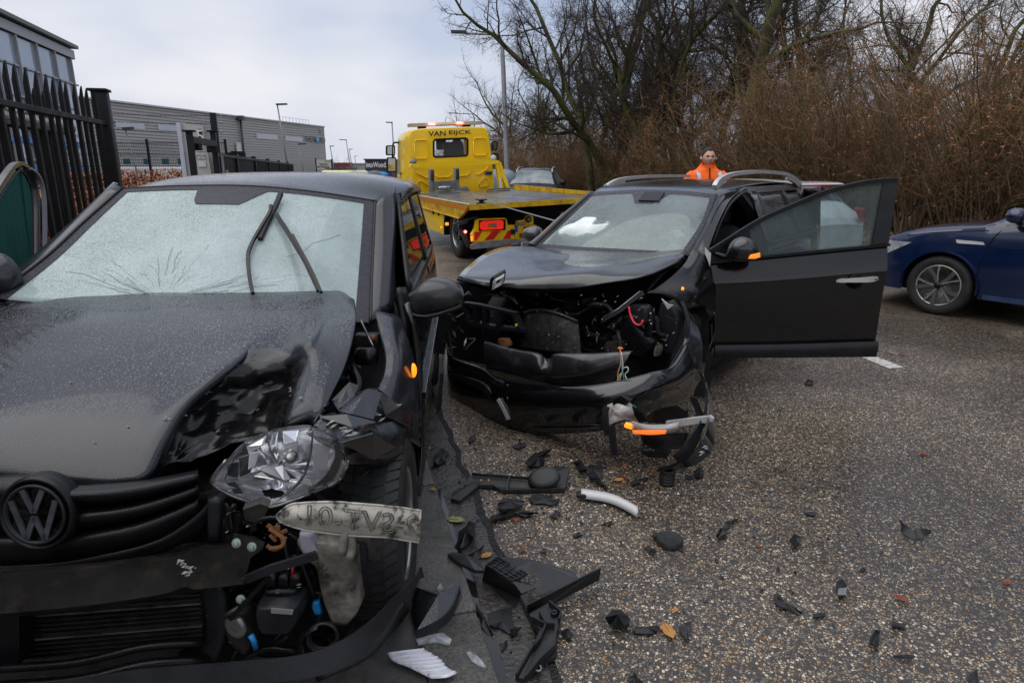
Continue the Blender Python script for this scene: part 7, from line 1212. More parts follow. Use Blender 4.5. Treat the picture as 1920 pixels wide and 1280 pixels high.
# winch
for px, y0, y1 in ((809, 317, 360), (856, 314.5, 357)):
    b = MB(); p0, p1 = TB(px, y0, -4.4), TB(px, y1, -4.4); b.box((p0 + p1) / 2, (.12, .12, (p0 - p1).z), M=Matrix.Rotation(R_(-160), 3, 'Z'), bev=.015); wp = b.build('winch_post', M_dksteel if False else mat('winch_grey%d' % px, (.2, .2, .2), .45, var=.2), tr, ang=40); p0, p1 = TB(px + 2, y0 + 2, -4.32), TB(px + 2, y0 + 22, -4.32); b = MB(); b.box((p0 + p1) / 2, (.07, .05, (p0 - p1).z), bev=.02); b.build('rubber_buffer', M_rub, wp, ang=40)
b = MB(); p0, p1 = TB(813, 349, -4.4), TB(852, 346.5, -4.4); b.strip([p0, p1], (0, 0, 1), .2, .2); b.build('winch_frame', mat('winch_body', (.14, .14, .14), .5, var=.3), tr, smooth=False)
b = MB(); b.tube([TB(822, 353, -4.2), TB(847, 351.5, -4.2)], .045, 12); b.build('winch_drum', M_alu, tr); b = MB(); b.tube([TB(822, 358, -4.2), TB(847, 356.5, -4.2)], .02, 8); b.build('cable_guide', M_alu, tr); b = MB(); b.strip([TB(790, 364, -4.4), TB(862, 359, -4.4)], (0, 0, 1), .035, .3); b.build('winch_base', M_steel, tr, smooth=False)
b = MB(); b.prism([TB(x, y, -5.0) for x, y in ((862, 352), (876, 350), (882, 358), (862, 359))], TF * .2); b.build('winch_tray', M_steel, tr, smooth=False)
for px0, y0, px1, y1 in ((914, 356, 955, 353),): b = MB(); b.tube([TB(px0, y0 + 6, -3.9), TB(px0, y0, -3.9), TB(px1, y1, -3.9), TB(px1, y1 + 7, -3.9)], .015, 6); b.tube([TB(px0, y0 + 4, -3.9), TB(px1, y1 + 4, -3.9)], .012, 6); b.build('deck_stop', M_dksteel, tr)
c_ = tz(.98, -.10, 1.09); b = MB(); b.lathe([(.08, 0), (.09, .01), (.04, .02), (.04, .05), (.10, .055), (.10, .075), (0, .08)], c_, (0, 0, 1), 20); b.build('cable_roller', M_beam, tr)
cb = crv([TB(838, 355, -4.2), tz(.5, -2.3, 1.15), c_ + V((.05, -.05, .045)), aty(960, 392, 8.6), aty(1036, 413, 6.9), aty(1075, 425, 6.2)], 6); b = MB(); b.tube(cb, .009, 6); setp(b.build('winch_cable', M_steel), 'thin steel winch cable running from the truck deck to the wrecked estate', 'cable')
# chassis, wheels, tool boxes
b = MB(); b.box(T(0, -3.75, .72), (.8, 6.2, .32), M=Matrix.Rotation(R_(-160), 3, 'Z')); b.build('chassis_frame', M_dark, tr, smooth=False); b = MB(); b.box(T(0, -.9, .80), (2.1, .1, .3), M=Matrix.Rotation(R_(-160), 3, 'Z')); b.build('rear_crossmember', M_dark, tr, smooth=False)
for sgn in (1, -1):
    wheel(tr, T(sgn * .98, -1.32, .47), T.lat * sgn, .47, .26, M_rimg, tread=False, rimr=.6); wheel(tr, T(sgn * .72, -1.32, .47), T.lat * sgn, .47, .24, M_dksteel, tread=False, rimr=.6); wheel(tr, T(sgn * .95, -6.0, .47), T.lat * sgn, .47, .26, M_rimg, tread=False, rimr=.6)
    b = MB(); P = [T(sgn * .98, -1.32, .47) + (T.rear * math.cos(R_(a)) + TUP * math.sin(R_(a))) * .55 for a in range(-10, 191, 10)]; b.strip(P, T.lat, .4, .015); b.build('mudguard', M_plas, tr, ang=40)
    b = MB(); P = [T(sgn * 1.19, -1.32, .47) + (T.rear * math.cos(R_(a)) + TUP * math.sin(R_(a))) * .55 for a in range(-10, 191, 10)]; b.tube(P, .012, 6); b.build('mudguard_edge', M_steel, tr)
    b = MB(); b.box(T(sgn * 1.0, -3.25, .68), (.36, 2.6, .62), M=Matrix.Rotation(R_(-160), 3, 'Z'), bev=.02); tb_ = b.build('tool_box', M_yel, tr, ang=40)
    for bq in (-2.3, -2.75): b = MB(); b.box(T(sgn * 1.19, bq, .78), (.02, .07, .13), M=Matrix.Rotation(R_(-160), 3, 'Z'), bev=.005); b.build('box_latch', M_black, tb_, ang=40)
    b = MB(); b.box(T(sgn * 1.19, -2.1, .5), (.02, .06, .03), M=Matrix.Rotation(R_(-160), 3, 'Z')); b.build('side_marker', M_amber, tb_, smooth=False)
# tail unit
def tq(pts, bq, th, name, m, par=tr): b = MB(); b.prism([TB(x, y, bq) for x, y in pts], TF * th); return b.build(name, m, par, smooth=False)
tl = tq([(886, 454), (885, 440), (892, 428), (894, 413), (900, 410), (946, 408.5), (950, 411), (952, 422), (966, 421.5), (967, 448), (930, 450)], -.25, .12, 'tail_panel', M_yel)
tq([(898, 413), (948, 411), (948, 431), (898, 433)], -.245, .02, 'lamp_recess', M_dark, tl)
lampP = crv([TB(x, y, -.2) for x, y in ((901, 424), (902, 418), (906, 415), (915, 414.5), (930, 413.5), (943, 413.5), (944, 421), (943, 429), (930, 430), (915, 431), (905, 431.5), (902, 429), (901, 424))], 2); b = MB(); b.prism(lampP[:-1], TF * .05); b.build('tail_lamp', M_redl, tl, smooth=False); tq([(915, 419), (924, 418.5), (924, 427), (915, 427.5)], -.195, .01, 'amber_section', M_org, tl); tq([(924, 418.3), (931, 418), (931, 426.5), (924, 427)], -.195, .01, 'clear_section', M_alu, tl)
for x0, x1, x2, x3 in ((889.5, 904, 894, 889.5), (923, 939, 926, 909), (953, 958, 958, 943)): tq([(x0, 435 - (x0 - 889) * .045), (x1, 434.5 - (x1 - 889) * .045), (x2, 450 - (x2 - 889) * .045), (x3, 451 - (x3 - 889) * .045)], -.24, .01, 'chevron', M_red, tl)
npl = tq([(965.5, 423), (1005, 421.5), (1005, 446), (966, 449)], -.22, .02, 'number_plate', mat('plate_yellow', (.62, .38, .01), .4)); tq([(965.5, 423.2), (971, 423), (971, 435.3), (966, 435.6)], -.215, .01, 'plate_blue_band', mat('plate_blue', (.01, .08, .45), .4), npl)
text('plate_lettering', '07', M_ink, npl, TB(987.5, 428.5, -.205), -T.lat, (0, 0, 1), .082, w=.125, bold=.02); text('plate_lettering', 'BZK 3', M_ink, npl, TB(989, 441, -.205), -T.lat, (0, 0, 1), .082, w=.3, bold=.02)
sp_ = tq([(968, 422), (970, 414), (984, 412), (987, 405), (994, 403), (1000, 407), (1000, 421)], -.26, .08, 'lamp_bracket', M_yel); b = MB(); b.lathe([(0, .02), (.045, .02), (.055, 0), (.055, -.03), (0, -.03)], TB(991.5, 411, -.2), T.rear, 20); b.build('reversing_lamp', M_rub, sp_); b = MB(); b.lathe([(0, .03), (.036, .022)], TB(991.5, 411, -.195), T.rear, 18); b.build('lamp_glass', M_alu, sp_)
tq([(971, 417), (986, 416), (986, 421), (971, 422)], -.235, .03, 'plate_light', M_alu, sp_); tq([(958.5, 430.5), (967, 430), (967, 438.5), (958.5, 439)], -.22, .04, 'bracket_clip', M_black, tl)
stp = tq([(884, 460), (898, 454), (970, 448.5), (974, 450), (972, 458), (900, 466), (885, 467.5)], -.1, .1, 'rear_step', mat('step_steel', (.2, .195, .185), .5, metal=.3, var=.4, vs=8)); tq([(950, 456.5), (958, 455.5), (958, 458), (950, 459)], -.095, .01, 'red_reflector', M_red, stp)
for pts in ([(855, 420), (866, 440), (878, 463)], [(868, 432), (876, 450), (882, 463)], [(850, 422), (872, 412), (896, 407)], [(862, 420), (877, 415)]): b = MB(); b.strip([TB(x, y, -.55) for x, y in pts], T.rear, .05, .04); b.build('underrun_arm', M_dksteel, tr, smooth=False)
b = MB(); b.lathe([(0, .03), (.022, .02), (.025, 0)], TB(872.5, 434.5, -.5), T.rear, 14); b.build('marker_lamp', M_redo, tr); b = MB(); b.box(TB(838, 420, -.9), (.06, .04, .05), bev=.01); b.build('side_lamp', M_amber, tr); b = MB(); b.box(TB(884.5, 447, -.2), (.03, .04, .07)); b.build('end_marker', M_amber, tr)
b = MB(); b.box(TB(970, 403, -.9), (.3, .2, .2), bev=.04); b.build('tow_hitch', M_plas2, tr, ang=40); b = MB(); b.lathe([(0, .02), (.05, .02), (.05, -.05), (0, -.05)], TB(1056, 403, -.25), T.rear, 16); b.build('reversing_lamp', M_yel, tr)
# ================================================================ other cars: one parametric shell
def itp(tab, x):
    if x <= tab[0][0]: return tab[0][1:]
    for i in range(len(tab) - 1):
        if x <= tab[i + 1][0]:
            a, c = tab[i], tab[i + 1]; p = tab[i - 1] if i else a; q = tab[i + 2] if i + 2 < len(tab) else c; t_ = (x - a[0]) / (c[0] - a[0]); o = []
            for k in range(1, len(a)):
                m0 = (c[k] - p[k]) / max(1e-6, c[0] - p[0]) * (c[0] - a[0]); m1 = (q[k] - a[k]) / max(1e-6, q[0] - a[0]) * (c[0] - a[0]); t2, t3 = t_ * t_, t_ ** 3; o.append((2 * t3 - 3 * t2 + 1) * a[k] + (t3 - 2 * t2 + t_) * m0 + (-2 * t3 + 3 * t2) * c[k] + (t3 - t2) * m1)
            return o
    return tab[-1][1:]
HATCH = [(0, .58, .60, .56, .64), (.05, .70, .66, .66, .71), (.2, .82, .73, .76, .79), (.5, .89, .82, .82, .88), (.9, .905, .88, .82, .94), (1.2, .905, .92, .80, .985), (1.55, .905, .945, .70, 1.17), (2.05, .905, .955, .60, 1.39), (2.5, .905, .965, .60, 1.45), (3.2, .905, .985, .59, 1.445), (3.75, .89, 1.0, .57, 1.39), (4.1, .86, .985, .60, 1.14), (4.3, .80, .90, .62, .95), (4.36, .72, .80, .6, .84)]
class Shell:
    def __init__(s, F_, tab, zs=1., ls=1., ws=1., wb=(.88, 3.55), wr=.325): s.F, s.tab, s.zs, s.ls, s.ws, s.wb, s.wr = F_, tab, zs, ls, ws, wb, wr; s.L = tab[-1][0]
    def par(s, b_): w_, zb, wt, zt = itp(s.tab, b_); return w_ * s.ws, zb * s.zs, wt * s.ws, zt * s.zs
    def low(s, b_):
        z = .24 + .05 * (b_ < .15) + .08 * (b_ > s.L - .2)
        for c in s.wb:
            r = s.wr + .055
            if abs(b_ - c) < r: z = max(z, s.wr - .01 + math.sqrt(r * r - (b_ - c) ** 2))
        return z
    def side(s, b_, z, sgn=1, o=0.):
        w_, zb, wt, zt = s.par(b_); ze = zt - .045
        if z <= zb: k = max(0, (z - .2) / (zb - .2)); a = w_ * (1 - .055 * (1 - k) ** 2 - .05 * max(0, k - .45) ** 2 / .3)
        else: a0 = w_ * (1 - .05 * .55 ** 2 / .3); k = min(1, (z - zb) / max(.02, ze - zb)); a = a0 + (wt - a0) * (k * .85 + .15 * k * k)
        return s.F(sgn * (a + o), b_, z)
    def top(s, b_, u, o=0.): w_, zb, wt, zt = s.par(b_); return s.F(wt * u, b_, zt - .045 * abs(u) ** 3 + o)
    def body(s, name, m, par, nb=90):
        bs = sorted(set([0, .015, .04, .08] + [s.L * k / nb for k in range(nb + 1)] + [c + q * (s.wr + .055) for c in s.wb for q in (-1.001, -.97, -.9, .9, .97, 1.001)] + [s.L - .04, s.L - .015]))
        ring = []
        for b_ in bs:
            w_, zb, wt, zt = s.par(b_); lo = s.low(b_); r = []
            zz = [lo + (zb - lo) * k / 7 for k in range(8)] + [zb + (zt - .045 - zb) * k / 4 for k in range(1, 5)]
            for z in zz: r.append(s.side(b_, z, 1))
            for u in (.85, .6, .3, 0, -.3, -.6, -.85): r.append(s.top(b_, u))
            for z in zz[::-1]: r.append(s.side(b_, z, -1))
            ring.append(r)
        b = MB(); b.grid(ring); n = len(ring[0]); b.f += [tuple(range(n)), tuple((len(ring) - 1) * n + j for j in range(n))[::-1]]; b.m += [0, 0]; o = b.build(name, m, par, ang=50)
        b = MB(); M = Matrix.Rotation(R_(-s.F.yaw), 3, 'Z'); b.box(s.F(0, s.L / 2, .42), (1.25, s.L - .5, .4), M=M); b.build('underbody', M_dark, par, smooth=False); return o
    def sidepatch(s, name, m, par, pts, sgn=1, o=.006, n=8):         # pts: lower edge b0,b1,z ; upper edge b0,b1,z
        (b0, b1, z0), (c0, c1, z1) = pts; R2 = [[s.side((b0 + (b1 - b0) * j / n) * (1 - i / n) + (c0 + (c1 - c0) * j / n) * (i / n), z0 + (z1 - z0) * i / n, sgn, o) for j in range(n + 1)] for i in range(n + 1)]; b = MB(); b.grid(R2); return b.build(name, m, par)
    def toppatch(s, name, m, par, b0, b1, u0, u1, o=.006, n=10): b = MB(); b.grid([[s.top(b0 + (b1 - b0) * i / n, u0 + (u1 - u0) * j / n, o) for j in range(n + 1)] for i in range(n + 1)]); return b.build(name, m, par)
    def wheels(s, par, m, style='steel', R=None):
        for c in s.wb:
            for sgn in (1, -1): wheel(par, s.F(sgn * (s.par(c)[0] - .115), c, R or s.wr), s.F.lat * sgn, R or s.wr, .21, m, tread=False, style=style, rimr=.68 if style != 'steel' else .62)
M_dglass = mat('dark_car_glass', (.02, .025, .027), .05, var=.3, vs=2, spec=.7); M_wsg = mat('sky_glass', (.10, .115, .12), .06, var=.4, vs=3, spec=.9)
# blue car at the right edge
BF = Frame(5.0, 8.37, 143); bs_ = Shell(BF, HATCH, zs=1.09, wb=(.86, 3.52), wr=.335); bc = empty('blue_hatchback', BF(0, 2.2, 0), 'blue hatchback car cut off by the right edge of the picture', 'car')
M_bp = wet_paint('wet_blue_paint', (.003, .012, .05), .2, 150, .2, 1.); bs_.body('body', M_bp, bc); bs_.wheels(bc, mat('diamond_cut', (.5, .48, .46), .25, metal=.7), 'twin', .335)
for sgn in (1, -1):
    bs_.sidepatch('front_window', M_dglass, bc, ((1.42, 2.35, 1.07), (2.0, 2.35, 1.48)), sgn); bs_.sidepatch('rear_window', M_dglass, bc, ((2.42, 3.5, 1.07), (2.42, 3.3, 1.48)), sgn)
    b = MB(); b.strip([bs_.side(bb, 1.045 + .01 * (bb - 1.3), sgn, .01) for bb in (1.28, 1.6, 2.0, 2.6, 3.4)], (0, 0, 1), .022, .012); b.build('chrome_strip', M_rail, bc, smooth=False)
    P = [bs_.side(bb, z, sgn, .012) for bb, z in ((.96, .86), (1.22, .855), (1.24, .825), (.98, .822))]; b = MB(); b.prism(P, BF.lat * sgn * .004); b.build('fender_badge', M_rail, bc, smooth=False)
    bs_.sidepatch('headlight', mat('headlight_clear%d' % sgn, (.5, .53, .56), .12, metal=.5, var=.4, vs=12), bc, ((.06, .26, .64), (.08, .52, .79)), sgn, .008); bs_.sidepatch('lower_intake', M_plas, bc, ((.02, .2, .28), (.03, .18, .44)), sgn, .006)
    b = MB(); b.strip([bs_.side(bb, .27, sgn, .012) for bb in (1.3, 1.8, 2.4, 3.1)], (0, 0, 1), .05, .03); b.build('sill_strip', mat('blue_sill%d' % sgn, (.03, .05, .11), .3), bc, smooth=False)
    for bb in (1.24,): b = MB(); b.tube([bs_.side(bb + q, z, sgn, .001) for q, z in ((.16, 1.04), (.06, .9), (.0, .70), (-.02, .5), (0, .28))], .006, 5, smoothp=3); b.build('door_gap', M_dark, bc)
    b = MB(); b.tube([bs_.side(bb, z, sgn, .001) for bb, z in ((.45, .86), (.7, .91), (1.0, .95), (1.24, .975))], .005, 5, smoothp=3); b.build('bonnet_gap', M_dark, bc); b = MB(); b.tube([bs_.side(bb, z, sgn, .001) for bb, z in ((1.24, .80), (1.6, .81), (2.3, .83))], .004, 5); b.build('body_crease', M_dark, bc)
    b = MB(); P = [BF(sgn * .905, .86, .335) + (BF.rear * math.cos(R_(a)) + V((0, 0, 1)) * math.sin(R_(a))) * .385 for a in range(-8, 189, 8)]; b.strip(P, BF.lat, .03, .014); b.build('arch_lip', M_bp, bc, ang=40)
mc = BF.A(1908, 404, 1.02); b = MB(); b.box(mc, (.27, .17, .15), M=Matrix.Rotation(R_(-143), 3, 'Z'), bev=.07); b.build('door_mirror', M_bp, bc, ang=60); b = MB(); b.tube([mc - BF.lat * .05 - V((0, 0, .06)), mc - BF.lat * .16 - V((0, 0, .09))], .03, 8); b.build('mirror_foot', M_plas, bc)
bs_.toppatch('windscreen', M_wsg, bc, 1.26, 2.0, -.92, .92); b = MB(); b.strip([BF(sg * .55, .0 + .02, .24) for sg in (-1.2, -.5, .5, 1.2)], (0, 0, 1), .05, .12); b.build('front_splitter', M_plas, bc, smooth=False)
# dark grey SUV behind the truck
SF = Frame(.45, 20.5, 9); ss = Shell(SF, HATCH, zs=1.145, ws=1.02, wb=(.9, 3.5), wr=.36); sv = empty('grey_suv', SF(0, 2.2, 0), 'dark grey SUV with roof rails parked behind the recovery truck', 'car')
ss.body('body', wet_paint('suv_grey_paint', (.012, .0125, .014), .15, 100, .35, .8), sv); ss.wheels(sv, M_rimg, R=.36); ss.toppatch('windscreen', mat('suv_glass', (.22, .25, .26), .12, var=.5, vs=2), sv, 1.28, 2.02, -.93, .93)
for sgn in (1, -1):
    ss.sidepatch('front_window', M_wsg, sv, ((1.5, 2.35, 1.14), (2.05, 2.35, 1.55)), sgn); ss.sidepatch('rear_window', M_wsg, sv, ((2.42, 3.5, 1.14), (2.42, 3.3, 1.55)), sgn); b = MB(); b.tube([ss.top(bb, sgn * .98, o_) for bb, o_ in ((1.95, .0), (2.1, .05), (2.6, .06), (3.4, .05), (3.6, .0))], .022, 6, smoothp=3); b.build('roof_rail', M_rail, sv); b = MB(); b.lathe([(0, -.1), (.08, -.08), (.1, 0), (.08, .08), (0, .1)], SF(sgn * 1.02, 1.5, 1.18), SF.lat, 16); b.build('door_mirror', M_plas, sv)
b = MB(); b.box(aty(925, 352, 24) , (1.7, 4, 1.3), bev=.3); setp(b.build('distant_car', mat('far_car_blue', (.2, .24, .3), .3), ang=50), 'pale blue car half hidden between the truck headboard and the SUV', 'car')
# white hatchback seen from behind
WF = Frame(2.42, 13.05, 149.5); wsx = Shell(WF, HATCH, wb=(.86, 3.5), wr=.33); wc = empty('white_hatchback', WF(0, 2.2, 0), 'white hatchback seen through the open door window of the black estate', 'car'); M_wp = wet_paint('white_paint', (.62, .63, .64), .1, 120, .3, .8)
wsx.body('body', M_wp, wc); wsx.wheels(wc, M_rimg)
wsx.toppatch('rear_screen', M_dglass, wc, 3.78, 4.08, -.9, .9); b = MB(); b.grid(surf([[WF(u * .57, 3.55, 1.425) for u in (-1, 0, 1)], [WF(u * .60, 3.9, 1.415) for u in (-1, 0, 1)], [WF(u * .62, 4.02, 1.385) for u in (-1, 0, 1)], [WF(u * .6, 3.9, 1.365) for u in (-1, 0, 1)]], 4, 3)); b.build('roof_spoiler', M_wp, wc); b = MB(); b.strip([WF(-.3, 4.02, 1.375), WF(.3, 4.02, 1.375)], (0, 0, 1), .02, .02); b.build('high_brake_light', M_red, wc, smooth=False)
M_tail = mat('tail_lens', (.35, .02, .03), .15, var=.4, vs=20)
for sgn in (1, -1): wsx.sidepatch('side_window', M_dglass, wc, ((2.42, 3.5, 1.0), (2.42, 3.3, 1.36)), sgn); wsx.sidepatch('side_window', M_dglass, wc, ((1.42, 2.35, 1.0), (2.0, 2.35, 1.36)), sgn); b = MB(); P = [WF(sgn * .46, 4.36, 1.0), WF(sgn * .78, 4.32, 1.04), WF(sgn * .93, 4.05, 1.05), WF(sgn * .94, 4.0, .93), WF(sgn * .84, 4.33, .84), WF(sgn * .48, 4.40, .90)]; c_ = sum(P, V((0, 0, 0))) / 6 + WF.rear * .06; b.add(P + [c_], [(k, (k + 1) % 6, 6) for k in range(6)]); b.build('tail_light', M_tail, wc)
b = MB(); b.tube([WF(0, 3.4, 1.44), WF(.05, 3.62, 1.66)], .006, 5); b.build('roof_aerial', M_black, wc)
# ================================================================ man in orange
HX = aty(1328, 298, 8.9); MX, MY = HX.x, 8.9
def grown(name, joints, edges, parent, m, sub=2, label=None):
    me = bpy.data.meshes.new(name); me.from_pydata([p for p, r in joints], edges, []); o = bpy.data.objects.new(name, me); COL.objects.link(o)
    md = o.modifiers.new('s', 'SKIN'); 
    for i, (p, r) in enumerate(joints): me.skin_vertices[0].data[i].radius = r if isinstance(r, tuple) else (r, r)
    me.skin_vertices[0].data[0].use_root = True
    sb = o.modifiers.new('d', 'SUBSURF'); sb.levels = sb.render_levels = sub
    dg = bpy.context.evaluated_depsgraph_get(); m2 = bpy.data.meshes.new_from_object(o.evaluated_get(dg)); bpy.data.objects.remove(o); m2.name = name
    for p in m2.polygons: p.use_smooth = True
    return m2
pe = empty('person', (MX, MY, 0), 'man in orange high visibility jacket standing behind the black estate roof', 'person')
Z0 = HX.z - 1.675          # eyes at about 1.70
def Pm(x, y, z): return (MX + x, MY + y, z + Z0)
J = [(Pm(0, 0, .98), (.15, .11)), (Pm(0, 0, 1.2), (.145, .105)), (Pm(0, .01, 1.40), (.15, .10)), (Pm(0, .015, 1.50), (.075, .07)), (Pm(0, 0, 1.58), (.06, .06)), (Pm(.10, 0, .9), (.1, .1)), (Pm(.12, 0, .5), (.065, .07)), (Pm(.12, .01, .08), (.045, .05)), (Pm(.13, -.14, .04), (.04, .03)), (Pm(-.10, 0, .9), (.1, .1)), (Pm(-.12, 0, .5), (.065, .07)), (Pm(-.12, .01, .08), (.045, .05)), (Pm(-.13, -.14, .04), (.04, .03)), (Pm(.20, .01, 1.44), (.07, .07)), (Pm(.27, .02, 1.15), (.05, .05)), (Pm(.26, -.06, .90), (.036, .036)), (Pm(.25, -.08, .80), (.025, .035)), (Pm(-.20, .01, 1.44), (.07, .07)), (Pm(-.27, .02, 1.15), (.05, .05)), (Pm(-.26, -.06, .90), (.036, .036)), (Pm(-.25, -.08, .80), (.025, .035))]
EJ = [(0, 1), (1, 2), (2, 3), (3, 4), (0, 5), (5, 6), (6, 7), (7, 8), (0, 9), (9, 10), (10, 11), (11, 12), (2, 13), (13, 14), (14, 15), (15, 16), (2, 17), (17, 18), (18, 19), (19, 20)]
for sx in (1, -1):           # fingers
    i0 = 16 if sx > 0 else 20
    for q in range(4): J.append((Pm(sx * .25 - .02 + .013 * q, -.09 + .004 * q, .74), .009)); J.append((Pm(sx * .25 - .02 + .013 * q, -.10, .69 + .004 * abs(q - 1.5)), .008)); EJ += [(i0, len(J) - 2), (len(J) - 2, len(J) - 1)]
    J.append((Pm(sx * .25 - sx * .045, -.10, .765), .01)); EJ.append((i0, len(J) - 1))
bm_ = grown('body', J, EJ, pe, None)
# head as a shaped surface joined to the body mesh
def head_r(th, ph):          # th from the crown, ph around (0 = facing -Y)
    x, y, z = math.sin(th) * math.sin(ph), -math.sin(th) * math.cos(ph), math.cos(th)
    p = V((x * .08, y * .094 + .01, z * .118)); fr = max(0, -y) ** 2
    if z < -.1: p.x *= 1 + (z + .1) * .40; p.y = p.y * (1 + (z + .1) * .18) - .012 * max(0, -z) * fr
    def g(x0, z0, sx, sz): return math.exp(-((x - x0) / sx) ** 2 - ((z - z0) / sz) ** 2) * (1 if y < 0 else 0)
    p.y -= .020 * g(0, -.16, .11, .17) + .010 * g(0, -.26, .15, .09) + .007 * g(0, .16, .55, .10) + .006 * g(0, -.55, .3, .08) + .008 * g(0, -.85, .4, .15)
    p.y += .012 * (g(.40, .0, .18, .10) + g(-.40, .0, .18, .10)) + .004 * g(0, -.48, .35, .04); p.x += .004 * (g(.6, -.25, .2, .2) - g(-.6, -.25, .2, .2)); return p * 1.07
hz_ = Pm(0, -.01, 1.695); b = MB(); n1_, n2_ = 40, 56; rows_ = [[V(hz_) + head_r(math.pi * (i + .02) / (n1_ + .04), 2 * math.pi * j / n2_) for j in range(n2_)] for i in range(n1_ + 1)]; b.grid(rows_, wrap=True)
for sx in (1, -1):           # ears
    c_ = V(hz_) + V((sx * .091, .012, -.008)); b.add(*(lambda q: (q.v, q.f))(MB().lathe([(0, -.006), (.02, -.005), (.027, 0), (.022, .006), (.012, .002), (0, .001)], c_, V((sx * .85, -.5, 0)), 14)))
off = len(bm_.vertices); bmx = bmesh.new(); bmx.from_mesh(bm_); hm = b.mesh('head'); bmx.from_mesh(hm); bmx.to_mesh(bm_); bmx.free()
M_skin = mat('skin', (.64, .37, .28), .5, var=.10, vs=40, dirt=(.55, .27, .21), ds=18, dlo=.55, dhi=.8); body = link('body', bm_, M_skin, pe)
M_hair = mat('dark_hair', (.012, .008, .006), .55, var=.4, vs=60, bump=.6, bs=200); b = MB()
hr = []
for i in range(22):
    th = math.pi * .60 * i / 21; r_ = []
    for j in range(n2_):
        ph = 2 * math.pi * j / n2_; f_ = max(0, math.cos(ph)); lim = math.pi * (.60 - .335 * f_ ** .8 + .03 * math.cos(ph * 4) * f_); t2 = min(th, lim * 1.0); p = head_r(t2 + .001, ph); k = 1.065 + .03 * mnoise.noise(p * 90) if t2 < lim * .98 else .985; r_.append(V(hz_) + V((p.x * k, (p.y - .01) * k + .01, p.z * k)))
    hr.append(r_)
b.grid(hr, wrap=True); b.build('hair', M_hair, body)
for sx in (1, -1):
    b = MB(); c_ = V(hz_) + head_r(math.pi / 2 - .02, sx * .40) + V((0, -.001, .0)); b.lathe([(0, .006), (.008, .004), (.011, 0)], c_, (0, -1, 0), 12); b.v = [tuple(V((v[0], v[1], c_.z + (v[2] - c_.z) * .5))) for v in b.v]; b.build('eye', mat('eye_dark%d' % sx, (.03, .02, .018), .2), body)
    b = MB(); b.strip([V(hz_) + head_r(math.pi / 2 - q[1], sx * q[0]) + V((0, -.004, 0)) for q in ((.18, .13), (.36, .17), (.58, .13))], (0, 0, 1), .008, .004); b.build('eyebrow', M_hair, body); b = MB(); b.lathe([(0, .012), (.009, .009), (.011, 0)], V(hz_) + V((sx * .101, -.004, -.014)), V((sx, -.6, 0)), 12); b.build('earplug', mat('earplug%d' % sx, (.6, .75, .8), .4), body)
b = MB(); b.strip([V(hz_) + head_r(math.pi / 2 + .56, q) + V((0, -.003, -.002 * abs(q) * 8)) for q in (-.28, -.14, 0, .14, .28)], (0, 0, 1), [.005, .009, .010, .009, .005], .005); b.build('lips', mat('lips', (.36, .14, .12), .5), body)
b = MB(); 
for k, q in enumerate((-.5, -.25, 0, .25, .5)): pass
# jacket
M_hi = mat('hi_vis_orange', (.95, .14, .008), .7, var=.10, vs=14, bump=.25, bs=22, emit=(1, .12, .0), est=.06); M_refl = mat('reflective_tape', (.42, .46, .52), .35, metal=.3); M_trou = mat('work_trousers', (.04, .045, .055), .8)
jr = []
for z, wx, wy, cy in ((.80, .23, .16, 0), (1.0, .225, .155, 0), (1.2, .232, .15, 0), (1.35, .25, .145, 0), (1.42, .262, .135, .01), (1.47, .25, .12, .015), (1.505, .215, .11, .02), (1.535, .15, .10, .018), (1.555, .105, .092, .012), (1.585, .09, .088, .002), (1.60, .09, .088, -.004)):
    jr.append([V(Pm(math.copysign(abs(math.cos(a)) ** .8, math.cos(a)) * wx, cy + math.copysign(abs(math.sin(a)) ** .8, math.sin(a)) * wy, z + (.03 * (math.sin(a) > -.3) if z > 1.55 else 0))) for a in [2 * math.pi * k / 36 for k in range(36)]])
jr = list(map(list, zip(*[crv(c, 3) for c in zip(*jr)]))); jr = rough(jr, .008, 14, 2); b = MB(); b.grid(jr, wrap=True); jk = b.build('jacket', M_hi, body)
for sx in (1, -1):
    P = crv([V(Pm(sx * .17, .01, 1.455)), V(Pm(sx * .235, .01, 1.40)), V(Pm(sx * .268, .02, 1.25)), V(Pm(sx * .275, .02, 1.1)), V(Pm(sx * .262, -.05, .90)), V(Pm(sx * .258, -.07, .84))], 4); b = MB(); rad = [.082, .088, .085, .08, .078, .074, .07, .068, .066, .064, .062, .06, .058, .056, .055, .054, .053, .052, .051, .05, .05]; b.tube(P, rad[:len(P)], 16); b.build('sleeve', M_hi, jk)
    P = []
    for (x, y, z) in ((sx * .125, -.135, 1.20), (sx * .128, -.148, 1.30), (sx * .135, -.142, 1.40), (sx * .142, -.11, 1.47), (sx * .145, -.04, 1.515), (sx * .145, .05, 1.50)): P.append(V(Pm(x, y, z)))
    b = MB(); b.strip(crv(P, 3), (1, 0, 0), .05, .006); b.build('reflective_band', M_refl, jk, ang=60)
b = MB(); b.strip([V(Pm(.0, -.162, 1.1)), V(Pm(0, -.158, 1.3)), V(Pm(0, -.145, 1.42)), V(Pm(0, -.115, 1.50)), V(Pm(0, -.10, 1.56))], (1, 0, 0), .016, .006); b.build('zip', M_black, jk, ang=60)
for sx in (1, -1): b = MB(); b.tube([V(Pm(sx * .10, 0, .92)), V(Pm(sx * .12, 0, .5)), V(Pm(sx * .12, .01, .1))], [.12, .095, .075], 16); b.build('trouser_leg', M_trou, body)
